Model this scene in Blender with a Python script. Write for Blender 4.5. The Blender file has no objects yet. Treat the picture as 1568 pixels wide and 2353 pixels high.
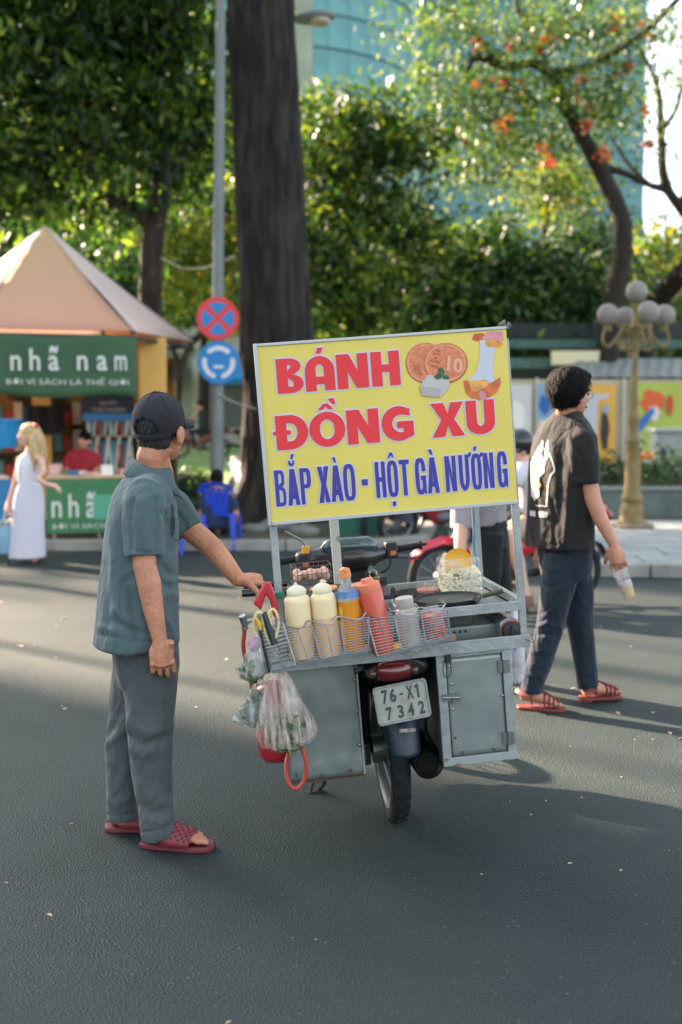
import bpy, bmesh, math, random
import numpy as np
from mathutils import Vector, Matrix, noise
from mathutils.bvhtree import BVHTree
random.seed(7); RNG = np.random.default_rng(7)
SC = bpy.context.scene; COL = SC.collection
R = math.radians
# ---------------------------------------------------------------- camera
FPX, CXP, CYP, HC = 2585., 784., 1176.5, 1.55          # survey: focal length in pixels of a 1568x2353 frame, eye height
PITCH = math.atan(211.5/FPX)
cam = bpy.data.cameras.new('camera'); camo = bpy.data.objects.new('camera', cam); COL.objects.link(camo)
camo.location = (0, 0, HC); camo.rotation_euler = (math.pi/2-PITCH, 0, 0)
cam.sensor_fit = 'VERTICAL'; cam.sensor_height = 36; cam.lens = 36*FPX/2353; cam.clip_end = 600
cam.dof.use_dof = True; cam.dof.focus_distance = 4.15; cam.dof.aperture_fstop = 1.7; cam.dof.aperture_blades = 9
SC.camera = camo
# ---------------------------------------------------------------- sky, sun, exposure
SUN_EL, SUN_AZ = R(27), math.atan2(-.79, .61)           # sun stands behind-left: direction (-.79, .61)
w = bpy.data.worlds.new('World'); SC.world = w; w.use_nodes = True
wn = w.node_tree; bg = wn.nodes['Background']
sky = wn.nodes.new('ShaderNodeTexSky'); sky.sky_type = 'NISHITA'; sky.sun_disc = False
sky.sun_elevation = SUN_EL; sky.sun_rotation = SUN_AZ; sky.air_density = 1.0; sky.dust_density = 2.2; sky.ozone_density = 1.3
hz_ = wn.nodes.new('ShaderNodeHueSaturation'); hz_.inputs['Saturation'].default_value = .42   # humid city haze: a paler sky all round
wn.links.new(sky.outputs[0], hz_.inputs['Color']); wn.links.new(hz_.outputs[0], bg.inputs[0]); bg.inputs[1].default_value = 0.10
sl = bpy.data.lights.new('sun', 'SUN'); sl.energy = 5.0; sl.angle = R(1.2); sl.color = (1, .75, .57)
so = bpy.data.objects.new('sun', sl); COL.objects.link(so); so.location = (-20, 16, 20)
SD = Vector((-.79, .61, 0)).normalized()*math.cos(SUN_EL) + Vector((0, 0, math.sin(SUN_EL)))
so.rotation_euler = SD.to_track_quat('Z', 'Y').to_euler()
SC.view_settings.view_transform = 'Standard'; SC.view_settings.look = 'None'
SC.view_settings.exposure = 2.7; SC.view_settings.gamma = 1.0
try:
    SC.cycles.max_bounces = 8; SC.cycles.transparent_max_bounces = 16; SC.cycles.use_denoising = True
    SC.cycles.caustics_reflective = False; SC.cycles.caustics_refractive = False
except Exception: pass
# ---------------------------------------------------------------- survey helpers
_fw = Vector((0, math.cos(PITCH), -math.sin(PITCH))); _up = Vector((0, math.sin(PITCH), math.cos(PITCH))); EYE = Vector((0, 0, HC))
def ray(u, v): return Vector((1, 0, 0))*((u-CXP)/FPX) - _up*((v-CYP)/FPX) + _fw
def at(u, v, y): r = ray(u, v); return EYE + r*(y/r.y)
def gr(u, v, z=0.): r = ray(u, v); return EYE + r*((z-HC)/r.z)
def pix(P):                                              # numpy (n,3) -> (n,2)
    q = np.asarray(P)-np.array(EYE); d = q@np.array(_fw)
    return np.stack([CXP+FPX*q[:, 0]/d, CYP-FPX*(q@np.array(_up))/d], 1)
BIKE = gr(908, 1878)
MC = Matrix.Translation(BIKE) @ Matrix.Rotation(R(6.5), 4, 'Z') @ Matrix.Rotation(R(-4.5), 4, 'Y')   # the cart leans on its stand
MCI = MC.inverted(); MC3 = MCI.to_3x3()
def cl(u, v, yl):
    r = MC3 @ ray(u, v); o = MCI @ EYE; return o + r*((yl-o.y)/r.y)
# ---------------------------------------------------------------- materials
def lin(h, k=1.):
    h = h.lstrip('#'); o = []
    for i in (0, 2, 4):
        x = int(h[i:i+2], 16)/255; o.append(min(1, (x/12.92 if x <= .04045 else ((x+.055)/1.055)**2.4)*k))
    return (*o, 1)
MATS = {}
def mat(name, col, rough=.6, metal=0., var=0., scale=6., bump=0., bscale=80., spec=.5, sss=0., col2=None, trans=0., alpha=1., emit=0., coat=0., sheen=0., stretch=None, thr=None, detail=4):
    if name in MATS: return MATS[name]
    m = bpy.data.materials.new(name); m.use_nodes = True; MATS[name] = m
    nt = m.node_tree; N = nt.nodes; Lk = nt.links; b = N['Principled BSDF']
    c = lin(col) if isinstance(col, str) else (*col[:3], 1)
    b.inputs['Base Color'].default_value = c; b.inputs['Roughness'].default_value = rough; b.inputs['Metallic'].default_value = metal
    b.inputs['Specular IOR Level'].default_value = spec
    if sss: b.inputs['Subsurface Weight'].default_value = sss; b.inputs['Subsurface Radius'].default_value = (.012, .005, .003); b.inputs['Subsurface Scale'].default_value = 1
    if trans: b.inputs['Transmission Weight'].default_value = trans
    if alpha < 1: b.inputs['Alpha'].default_value = alpha
    if coat: b.inputs['Coat Weight'].default_value = coat; b.inputs['Coat Roughness'].default_value = .08
    if sheen: b.inputs['Sheen Weight'].default_value = sheen
    if emit: b.inputs['Emission Color'].default_value = c; b.inputs['Emission Strength'].default_value = emit
    if var or bump or col2:
        tc = N.new('ShaderNodeTexCoord'); src = tc.outputs['Object']
        if stretch:
            mp = N.new('ShaderNodeMapping'); mp.inputs['Scale'].default_value = stretch; Lk.new(src, mp.inputs[0]); src = mp.outputs[0]
    if var or col2:
        n = N.new('ShaderNodeTexNoise'); n.inputs['Scale'].default_value = scale; n.inputs['Detail'].default_value = detail; Lk.new(src, n.inputs['Vector'])
        rp = N.new('ShaderNodeValToRGB'); Lk.new(n.outputs['Fac'], rp.inputs[0])
        e = rp.color_ramp.elements
        if col2:
            t0, t1 = thr or (.45, .6)
            e[0].position = t0; e[1].position = t1; e[0].color = c; e[1].color = lin(col2) if isinstance(col2, str) else (*col2[:3], 1)
        else:
            e[0].position = .3; e[1].position = .7
            e[0].color = (*[x*(1-var) for x in c[:3]], 1); e[1].color = (*[min(1, x*(1+var)) for x in c[:3]], 1)
        Lk.new(rp.outputs[0], b.inputs['Base Color'])
    if bump:
        n2 = N.new('ShaderNodeTexNoise'); n2.inputs['Scale'].default_value = bscale; n2.inputs['Detail'].default_value = 3; Lk.new(src, n2.inputs['Vector'])
        bp = N.new('ShaderNodeBump'); bp.inputs['Strength'].default_value = bump; bp.inputs['Distance'].default_value = .02; Lk.new(n2.outputs['Fac'], bp.inputs['Height']); Lk.new(bp.outputs[0], b.inputs['Normal'])
    return m
def leafmat(name, cols, trans=.45, tcol=None):
    if name in MATS: return MATS[name]
    m = bpy.data.materials.new(name); m.use_nodes = True; MATS[name] = m
    nt = m.node_tree; N = nt.nodes; Lk = nt.links; b = N['Principled BSDF']; out = N['Material Output']
    g = N.new('ShaderNodeNewGeometry'); rp = N.new('ShaderNodeValToRGB'); Lk.new(g.outputs['Random Per Island'], rp.inputs[0])
    e = rp.color_ramp.elements
    while len(e) < len(cols): e.new(.5)
    for i, c in enumerate(cols): e[i].position = i/(len(cols)-1); e[i].color = lin(c)
    tc = N.new('ShaderNodeTexCoord'); nz = N.new('ShaderNodeTexNoise'); nz.inputs['Scale'].default_value = 1.1; nz.inputs['Detail'].default_value = 2; Lk.new(tc.outputs['Object'], nz.inputs['Vector'])
    r2 = N.new('ShaderNodeValToRGB'); Lk.new(nz.outputs['Fac'], r2.inputs[0]); r2.color_ramp.elements[0].position = .36; r2.color_ramp.elements[1].position = .66; r2.color_ramp.elements[0].color = (.55, .6, .62, 1); r2.color_ramp.elements[1].color = (1.25, 1.2, 1.0, 1)   # young and old growth
    gv = N.new('ShaderNodeMix'); gv.data_type = 'RGBA'; gv.blend_type = 'MULTIPLY'; gv.inputs[0].default_value = 1; Lk.new(rp.outputs[0], gv.inputs[6]); Lk.new(r2.outputs[0], gv.inputs[7]); rp = gv
    RO = gv.outputs[2]; Lk.new(RO, b.inputs['Base Color']); b.inputs['Roughness'].default_value = .42
    t = N.new('ShaderNodeBsdfTranslucent'); mx = N.new('ShaderNodeMixShader'); mx.inputs[0].default_value = trans
    gm = N.new('ShaderNodeMix'); gm.data_type = 'RGBA'; gm.blend_type = 'MULTIPLY'; gm.inputs[0].default_value = 1
    Lk.new(RO, gm.inputs[6]); gm.inputs[7].default_value = tcol or (1.35, 1.25, .45, 1); Lk.new(gm.outputs[2], t.inputs[0])
    Lk.new(b.outputs[0], mx.inputs[1]); Lk.new(t.outputs[0], mx.inputs[2]); Lk.new(mx.outputs[0], out.inputs[0])
    return m
def fabric(name, col, var=.1, fold=.45, fscale=8., weave=420., rough=.9, sheen=.12, fade=None):      # woven cloth: soft creases, weave and uneven dye
    m = mat(name, col, rough, var=var, scale=5, sheen=sheen); nt = m.node_tree; N = nt.nodes; Lk = nt.links; b = N['Principled BSDF']
    tc = N.new('ShaderNodeTexCoord'); mp = N.new('ShaderNodeMapping'); mp.inputs['Scale'].default_value = (1, 1, .55); mp.inputs['Rotation'].default_value = (.3, .5, .2); Lk.new(tc.outputs['Object'], mp.inputs[0])
    n = N.new('ShaderNodeTexNoise'); n.inputs['Scale'].default_value = fscale; n.inputs['Detail'].default_value = 3; n.inputs['Distortion'].default_value = 1.6; Lk.new(mp.outputs[0], n.inputs['Vector'])
    n2 = N.new('ShaderNodeTexNoise'); n2.inputs['Scale'].default_value = weave; Lk.new(tc.outputs['Object'], n2.inputs['Vector'])
    p1 = N.new('ShaderNodeBump'); p1.inputs['Strength'].default_value = fold; p1.inputs['Distance'].default_value = .05; Lk.new(n.outputs['Fac'], p1.inputs['Height'])
    p2 = N.new('ShaderNodeBump'); p2.inputs['Strength'].default_value = .25; p2.inputs['Distance'].default_value = .004; Lk.new(n2.outputs['Fac'], p2.inputs['Height']); Lk.new(p1.outputs[0], p2.inputs['Normal']); Lk.new(p2.outputs[0], b.inputs['Normal'])
    return m
def filmmat(name, col, clear=.6, rough=.2, nbump=.6, scale=30, stretch=(1, 1, 1)):     # thin clear plastic film
    if name in MATS: return MATS[name]
    m = bpy.data.materials.new(name); m.use_nodes = True; MATS[name] = m
    nt = m.node_tree; N = nt.nodes; Lk = nt.links; b = N['Principled BSDF']; out = N['Material Output']
    b.inputs['Base Color'].default_value = lin(col); b.inputs['Roughness'].default_value = rough; b.inputs['Specular IOR Level'].default_value = .9
    tc = N.new('ShaderNodeTexCoord'); mp = N.new('ShaderNodeMapping'); mp.inputs['Scale'].default_value = stretch; Lk.new(tc.outputs['Object'], mp.inputs[0])
    n = N.new('ShaderNodeTexNoise'); n.inputs['Scale'].default_value = scale; n.inputs['Detail'].default_value = 3; Lk.new(mp.outputs[0], n.inputs['Vector'])
    bp = N.new('ShaderNodeBump'); bp.inputs['Strength'].default_value = nbump; bp.inputs['Distance'].default_value = .02; Lk.new(n.outputs['Fac'], bp.inputs['Height']); Lk.new(bp.outputs[0], b.inputs['Normal'])
    rp = N.new('ShaderNodeMapRange'); rp.inputs[1].default_value = .35; rp.inputs[2].default_value = .65; rp.inputs[3].default_value = min(1, clear+.22); rp.inputs[4].default_value = max(0, clear-.3); Lk.new(n.outputs['Fac'], rp.inputs[0])
    t = N.new('ShaderNodeBsdfTransparent'); mx = N.new('ShaderNodeMixShader'); Lk.new(rp.outputs[0], mx.inputs[0])
    Lk.new(b.outputs[0], mx.inputs[1]); Lk.new(t.outputs[0], mx.inputs[2]); Lk.new(mx.outputs[0], out.inputs[0])
    return m
# ---------------------------------------------------------------- mesh builder
def arc(cx, cy, rx, ry, a0, a1, n=8): return [(cx+rx*math.cos(R(a0+(a1-a0)*i/n)), cy+ry*math.sin(R(a0+(a1-a0)*i/n))) for i in range(n+1)]
def rot(axis, deg): return Matrix.Rotation(R(deg), 3, axis)
class MB:
    def __init__(s): s.v = []; s.f = []
    def add(s, vs, fs):
        o = len(s.v); s.v += [tuple(p) for p in vs]; s.f += [tuple(i+o for i in f) for f in fs]; return s
    def box(s, c, d, M=None):
        c = Vector(c); h = Vector(d)/2; vs = []
        for x in (-1, 1):
            for y in (-1, 1):
                for z in (-1, 1):
                    p = Vector((x*h.x, y*h.y, z*h.z)); vs.append((M@p if M else p)+c)
        return s.add(vs, [(0, 1, 3, 2), (4, 6, 7, 5), (0, 4, 5, 1), (2, 3, 7, 6), (0, 2, 6, 4), (1, 5, 7, 3)])
    def bar(s, p0, p1, wd, th=None, upv=(0, 0, 1)):
        p0, p1 = Vector(p0), Vector(p1); d = p1-p0; L = d.length; d.normalize(); u = Vector(upv)
        if abs(d.dot(u)) > .98: u = Vector((0, 1, 0))
        a = d.cross(u).normalized(); b = a.cross(d); th = th or wd
        return s.box((p0+p1)/2, (wd, L, th), Matrix((a, d, b)).transposed())
    def loft(s, rings, caps=True, close=True):
        n = len(rings[0]); o = len(s.v)
        for r in rings: s.v += [tuple(p) for p in r]
        for i in range(len(rings)-1):
            for j in range(n if close else n-1):
                k = (j+1) % n; s.f.append((o+i*n+j, o+i*n+k, o+(i+1)*n+k, o+(i+1)*n+j))
        if caps:
            s.f.append(tuple(o+j for j in reversed(range(n)))); e = o+(len(rings)-1)*n; s.f.append(tuple(e+j for j in range(n)))
        return s
    def tube(s, path, r, n=8, caps=True, closed=False, flat=1.):
        P = [Vector(p) for p in path]; m = len(P); rs = r if isinstance(r, (list, tuple)) else [r]*m
        rings = []; T0 = None; U = None
        for i in range(m):
            if closed: t = P[(i+1) % m]-P[i-1]
            else: t = P[min(i+1, m-1)]-P[max(i-1, 0)]
            t.normalize()
            if U is None:
                U = t.orthogonal().normalized() if flat == 1 else (Vector((0, 0, 1))-t*t.z).normalized()
            else:
                U = U-t*U.dot(t); U.normalize()
            W = t.cross(U); ra = rs[i] if isinstance(rs[i], (tuple, list)) else (rs[i], rs[i]*flat)
            rings.append([P[i]+U*ra[0]*math.cos(2*math.pi*j/n)+W*ra[1]*math.sin(2*math.pi*j/n) for j in range(n)])
        if closed: rings.append(rings[0]); return s.loft(rings, False)
        return s.loft(rings, caps)
    def cyl(s, p0, p1, r0, r1=None, n=16, caps=True): return s.tube([p0, p1], [r0, r0 if r1 is None else r1], n, caps)
    def lathe(s, prof, n=20, c=(0, 0, 0), M=None, caps=True):
        c = Vector(c); rings = []
        for r, z in prof:
            ring = [Vector((r*math.cos(2*math.pi*j/n), r*math.sin(2*math.pi*j/n), z)) for j in range(n)]
            rings.append([(M@p if M else p)+c for p in ring])
        return s.loft(rings, caps)
    def ell(s, c, r, n=14, m=9, M=None, e=1.):
        prof = []; c = Vector(c); rings = []
        for i in range(1, m):
            a = -math.pi/2+math.pi*i/m
            ring = []
            for j in range(n):
                t = 2*math.pi*j/n; p = Vector((r[0]*math.cos(a)*math.cos(t), r[1]*math.cos(a)*math.sin(t), r[2]*math.sin(a)))
                ring.append((M@p if M else p)+c)
            rings.append(ring)
        s.loft(rings, False); o = len(s.v)-n*(m-1)
        b = Vector((0, 0, -r[2])); t = Vector((0, 0, r[2])); s.v += [tuple((M@b if M else b)+c), tuple((M@t if M else t)+c)]
        k = len(s.v)
        for j in range(n):
            s.f.append((k-2, o+(j+1) % n, o+j)); e0 = o+(m-2)*n; s.f.append((k-1, e0+j, e0+(j+1) % n))
        return s
    def prism(s, poly, z0, z1, M=None, c=(0, 0, 0)):                     # polygon in xy, extruded along z
        c = Vector(c); f = lambda p, z: (M@Vector((p[0], p[1], z)) if M else Vector((p[0], p[1], z)))+c
        return s.loft([[f(p, z0) for p in poly], [f(p, z1) for p in poly]])
    def mesh(s, name):
        m = bpy.data.meshes.new(name); m.from_pydata(s.v, [], s.f); m.update(); return m
    def build(s, name, mt, parent=None, smooth=40, bevel=0., M=None, fix=True):
        m = s.mesh(name)
        if fix:
            bm = bmesh.new(); bm.from_mesh(m); bmesh.ops.recalc_face_normals(bm, faces=bm.faces); bm.to_mesh(m); bm.free()
        return link(name, m, mt, parent, smooth, bevel, M)
WP = {}
def wthing(name, label, cat, base, group=None):           # Empty at a thing's base whose parts are given in world coordinates
    o = thing(name, label, cat, Vector(base), group); WP[o.name] = Matrix.Translation(-Vector(base)); return o
def link(name, m, mt, parent=None, smooth=40, bevel=0., M=None):
    if mt is not None and not m.materials:
        for x in (mt if isinstance(mt, list) else [mt]): m.materials.append(x)
    o = bpy.data.objects.new(name, m); COL.objects.link(o)
    if smooth:
        m.polygons.foreach_set('use_smooth', [True]*len(m.polygons))
        if smooth < 180: m.set_sharp_from_angle(angle=R(smooth))
    if bevel:
        b = o.modifiers.new('bevel', 'BEVEL'); b.width = bevel; b.segments = 2; b.limit_method = 'ANGLE'; b.angle_limit = R(50)
    if parent:
        o.parent = parent
        if parent.name in WP: o.matrix_parent_inverse = WP[parent.name]
    elif M is not None: o.matrix_world = M
    return o
def tag(o, label, cat=None, group=None, kind=None):
    if label: o['label'] = label
    if cat: o['category'] = cat
    if group: o['group'] = group
    if kind: o['kind'] = kind
    return o
def thing(name, label, cat, M=None, group=None):
    o = bpy.data.objects.new(name, None); COL.objects.link(o); o.empty_display_size = .1
    if M is not None: o.matrix_world = M if isinstance(M, Matrix) else Matrix.Translation(M)
    return tag(o, label, cat, group)
def cartM(p, Mr=None):
    m = MC @ Matrix.Translation(p); return m @ Mr.to_4x4() if Mr is not None else m
def copy_tree(o, parent=None):
    c = o.copy(); COL.objects.link(c); c.parent = parent
    for ch in o.children: copy_tree(ch, c)
    return c
# text with the built-in font
def text_mesh(body, size=1., sx=1., off=0., res=3):
    c = bpy.data.curves.new('lettering', 'FONT'); c.body = body; c.size = size; c.offset = off; c.resolution_u = res; c.fill_mode = 'BOTH'; c.align_x = 'CENTER'
    o = bpy.data.objects.new('lettering', c); COL.objects.link(o); bpy.context.view_layer.update()
    m = bpy.data.meshes.new_from_object(o.evaluated_get(bpy.context.evaluated_depsgraph_get()))
    bpy.data.objects.remove(o); bpy.data.curves.remove(c)
    for v in m.vertices: v.co.x *= sx
    return m
def text(body, mt, parent, c, size, xdir=(1, 0, 0), ydir=(0, 0, 1), sx=1., off=0., name='lettering', M=None):
    m = text_mesh(body, size, sx, off); X = Vector(xdir).normalized(); Y = Vector(ydir).normalized(); c = Vector(c)
    for v in m.vertices: v.co = c+X*v.co.x+Y*v.co.y
    m.materials.clear(); return link(name, m, mt, parent, 0, 0, M)
# closed organic surfaces: overlapping solids fused into one skin
def organic(name, mb, voxel, mt, parent, it=4, fac=.5, folds=None, wr=0., wscale=(9, 9, 5), M=None, fk=1., fwd=1.):
    m = mb.mesh(name); o = bpy.data.objects.new(name, m); COL.objects.link(o)
    r = o.modifiers.new('r', 'REMESH'); r.mode = 'VOXEL'; r.voxel_size = voxel; r.adaptivity = 0
    if it: sm = o.modifiers.new('s', 'SMOOTH'); sm.factor = fac; sm.iterations = it
    bpy.context.view_layer.update()
    m2 = bpy.data.meshes.new_from_object(o.evaluated_get(bpy.context.evaluated_depsgraph_get()))
    bpy.data.objects.remove(o); bpy.data.meshes.remove(m)
    if folds or wr:
        n = len(m2.vertices); co = np.empty(n*3); m2.vertices.foreach_get('co', co); co = co.reshape(-1, 3)
        no = np.empty(n*3); m2.vertex_normals.foreach_get('vector', no); no = no.reshape(-1, 3); d = np.zeros(n)
        if wr:
            for i in range(n):
                p = co[i]; a = noise.noise((p[0]*wscale[0], p[1]*wscale[1], p[2]*wscale[2])); b2 = noise.noise((p[0]*wscale[0]*2.3+7, p[1]*wscale[1]*2.3, p[2]*wscale[2]*2.3))
                c2 = noise.noise((p[0]*wscale[0]*1.5-3, p[1]*wscale[1]*1.5+9, p[2]*wscale[2]*1.1)); d[i] += wr*(a+.5*b2+.9*(.35-abs(c2)*1.6))
        if folds:
            q = pix(co); vw = np.array(EYE)-co; vw /= np.linalg.norm(vw, axis=1)[:, None]; face = np.clip((no*vw).sum(1)*3, 0, 1)
            for line, wd, dep in folds:
                best = np.full(n, 1e9)
                for a, b in zip(line[:-1], line[1:]):
                    a = np.array(a, float); b = np.array(b, float); ab = b-a; t = np.clip(((q-a)@ab)/(ab@ab), 0, 1)
                    best = np.minimum(best, np.linalg.norm(q-(a+t[:, None]*ab), axis=1))
                d += fk*dep*np.exp(-(best/(wd*fwd))**2)*face
        co = co+no*d[:, None]; m2.vertices.foreach_set('co', co.ravel()); m2.update()
    m2.materials.clear(); return link(name, m2, mt, parent, 180, 0, M)
# leaves: many small kite-shaped blades in clumps
def leaves(name, mt, blobs, n, size, parent=None, seed=1, clump=.28, per=45, droop=0., shape=.42, kind=None):
    g = np.random.default_rng(seed); vol = np.array([b[1]*b[2]*b[3] for b in blobs]); pr = vol/vol.sum()
    nc = max(1, n//per); bi = g.choice(len(blobs), nc, p=pr); d = g.normal(size=(nc, 3)); d /= np.linalg.norm(d, axis=1)[:, None]
    rad = g.random(nc)**.45; B = np.array([b[0] for b in blobs]); S = np.array([[b[1], b[2], b[3]] for b in blobs])
    cc = B[bi]+d*rad[:, None]*S[bi]
    sg = clump*(.6+.8*g.random(nc)); li = np.repeat(np.arange(nc), per); N = len(li)
    off = g.normal(size=(N, 3))*sg[li][:, None]*np.array([1, 1, .6]); p = cc[li]+off
    ax = g.normal(size=(N, 3)); ax[:, 2] -= droop; ax /= np.linalg.norm(ax, axis=1)[:, None]
    up = g.normal(size=(N, 3))*.8+np.array([0, 0, 1.]); sd = np.cross(ax, up); sd /= np.linalg.norm(sd, axis=1)[:, None]+1e-9
    L = size*(.6+.8*g.random(N)); w2 = L*shape*.5
    V = np.empty((N, 4, 3)); V[:, 0] = p-ax*L[:, None]*.5; V[:, 1] = p+sd*w2[:, None]; V[:, 2] = p+ax*L[:, None]*.5; V[:, 3] = p-sd*w2[:, None]
    m = bpy.data.meshes.new(name); m.vertices.add(N*4); m.vertices.foreach_set('co', V.ravel()); m.loops.add(N*4); m.loops.foreach_set('vertex_index', np.arange(N*4, dtype=np.int32))
    m.polygons.add(N); m.polygons.foreach_set('loop_start', np.arange(0, N*4, 4, dtype=np.int32)); m.update(calc_edges=True); m.validate()
    o = link(name, m, mt, parent, 0)
    if kind: o['kind'] = kind
    return o
# ================================================================ THE SETTING
def asphalt():
    m = bpy.data.materials.new('asphalt'); m.use_nodes = True; nt = m.node_tree; N = nt.nodes; Lk = nt.links; b = N['Principled BSDF']
    tc = N.new('ShaderNodeTexCoord')
    def nz(sc, det=4, rough=.6):
        n = N.new('ShaderNodeTexNoise'); n.inputs['Scale'].default_value = sc; n.inputs['Detail'].default_value = det; n.inputs['Roughness'].default_value = rough; Lk.new(tc.outputs['Object'], n.inputs['Vector']); return n
    big = nz(.55, 5); fine = nz(170, 3, .75); vo = N.new('ShaderNodeTexVoronoi'); vo.inputs['Scale'].default_value = 150; Lk.new(tc.outputs['Object'], vo.inputs['Vector'])
    r1 = N.new('ShaderNodeValToRGB'); Lk.new(big.outputs['Fac'], r1.inputs[0]); e = r1.color_ramp.elements
    e[0].position = .32; e[1].position = .68; e[0].color = (.011, .0215, .0213, 1); e[1].color = (.026, .0370, .0355, 1)
    r2 = N.new('ShaderNodeValToRGB'); Lk.new(fine.outputs['Fac'], r2.inputs[0]); e = r2.color_ramp.elements
    e[0].position = .38; e[1].position = .68; e[0].color = (.2, .2, .2, 1); e[1].color = (2.9, 2.85, 2.75, 1)
    mx = N.new('ShaderNodeMix'); mx.data_type = 'RGBA'; mx.blend_type = 'MULTIPLY'; mx.inputs[0].default_value = 1; Lk.new(r1.outputs[0], mx.inputs[6]); Lk.new(r2.outputs[0], mx.inputs[7])
    r3 = N.new('ShaderNodeValToRGB'); Lk.new(vo.outputs['Color'], r3.inputs[0]); e = r3.color_ramp.elements
    e[0].position = .90; e[1].position = .96; e[0].color = (0, 0, 0, 1); e[1].color = (1, 1, 1, 1)
    m2 = N.new('ShaderNodeMix'); m2.data_type = 'RGBA'; Lk.new(r3.outputs[0], m2.inputs[0]); Lk.new(mx.outputs[2], m2.inputs[6]); m2.inputs[7].default_value = (.10, .115, .11, 1)
    Lk.new(m2.outputs[2], b.inputs['Base Color']); b.inputs['Roughness'].default_value = .68; b.inputs['Specular IOR Level'].default_value = .26
    bp = N.new('ShaderNodeBump'); bp.inputs['Strength'].default_value = .8; bp.inputs['Distance'].default_value = .006; Lk.new(vo.outputs['Distance'], bp.inputs['Height']); Lk.new(bp.outputs[0], b.inputs['Normal'])
    return m
tag(MB().add([(-300, -60, 0), (300, -60, 0), (300, 420, 0), (-300, 420, 0)], [(0, 1, 2, 3)]).build('road', asphalt(), None, 0), 'dark grey asphalt road', None, kind='structure')
M_kerb = mat('kerb_stone', '8b8a82', .85, var=.25, scale=3, bump=.3)
M_slab = mat('slab', '8d9490', .85, var=.22, scale=2.2, bump=.25, bscale=40)
M_soil = mat('soil', '4a463a', .95, var=.4, scale=2)
M_grass = mat('lawn', '6f8a4c', .9, var=.35, scale=1.4, bump=.6, bscale=40)
# left pavement and park ground
pv = MB().prism([(-30, 13.5), (.3, 13.5), (.9, 14.1), (1.2, 16.5), (1.2, 60), (-30, 60)], -.05, .12).build('pavement', M_soil, None, 30); tag(pv, None, kind='structure')
kb = [(-30, 13.36), (.36, 13.36), (1.02, 14.0), (1.35, 16.5)]
for a, b in zip(kb[:-1], kb[1:]):
    a, b = Vector((*a, 0)), Vector((*b, 0)); n = max(1, int((b-a).length/1.0))
    for i in range(n):
        p, q = a.lerp(b, i/n), a.lerp(b, (i+.985)/n)
        if p.x > -6.5: MB().bar(p+Vector((0, 0, .06)), q+Vector((0, 0, .06)), .16, .13).build('kerb_block', M_kerb, pv, 30, .012)
ln = MB().add([(-30, 18.2, .128), (1.1, 18.2, .128), (1.1, 58, .6), (-30, 58, .6)], [(0, 1, 2, 3)]).build('lawn', M_grass, None, 0); tag(ln, None, kind='structure')
pt = MB().add([(-4.5, 20.6, .175), (.5, 20.2, .17), (.5, 21.4, .185), (-5, 22.2, .20)], [(0, 1, 2, 3)]).build('path', mat('path', 'b3a893', .9, var=.2), None, 0); tag(pt, None, kind='structure')
# right pavement with slabs
rp = MB().prism([(2.35, 11.3), (14, 10.2), (30, 10.2), (30, 60), (2.0, 60)], -.05, .115).build('pavement', M_soil, None, 30); tag(rp, None, kind='structure')
a, b = Vector((2.33, 11.18, .06)), Vector((9, 10.55, .06))
for i in range(9): MB().bar(a.lerp(b, i/9), a.lerp(b, (i+.98)/9), .2, .14).build('kerb_block', M_kerb, rp, 30, .015)
sm_ = None
for j in range(7):
    for i in range(7):
        x = 2.62+i*.92+(.4 if j % 2 else 0); y = 11.55+j*.72-.095*(x-2.4)
        if sm_ is None: sm_ = MB().box((0, 0, 0), (.9, .7, .05)).mesh('slab'); sm_.materials.append(M_slab)
        o = bpy.data.objects.new('slab', sm_); COL.objects.link(o); o.parent = rp; o.location = (x, y, .105+random.uniform(-.006, .006)); o.rotation_euler = (random.uniform(-.006, .006), random.uniform(-.006, .006), R(-5.4))
# planter with clipped hedge
pl = wthing('planter', 'long low concrete planter holding a clipped hedge behind the lamp post', 'planter', (6, 16.6, .12))
mb = MB(); mb.box((8, 16.6, .32), (13, .22, .42)); mb.build('wall', mat('planter_wall', '5c6763', .9, var=.3, scale=2, bump=.3), pl, 30, .01)
mb = MB(); mb.box((8, 16.6, .545), (13.06, .3, .05)); mb.build('coping', mat('coping', '77807a', .9, var=.2), pl, 30, .01)
LM_dark = leafmat('leaf_dark', ['16301c', '27482a', '3a5c30', '567538'], .38)
LM_mid = leafmat('leaf_mid', ['16301c', '274a25', '4a6c2e', '8a9742'], .45)
LM_yel = leafmat('leaf_yellow', ['244a26', '48702f', '7c903c', 'aea24a'], .5)
LM_far = leafmat('leaf_far', ['1b3626', '2d5036', '46693a', '748c44'], .42)
hd = leaves('hedge', LM_dark, [(Vector((x, 16.95, .78)), .9, .32, .3) for x in np.arange(2.6, 12, .9)], 9000, .09, pl, 3, .16)
fl = leaves('flower', leafmat('marigold', ['e8772a', 'f2a13a', 'f6c04f'], .3, (1, 1, 1, 1)), [(Vector((x, 16.72, 1.02)), .12, .08, .07) for x in (3.6, 4.45, 5.55, 6.2)], 160, .1, pl, 5, .06, 10, shape=.9)

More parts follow.
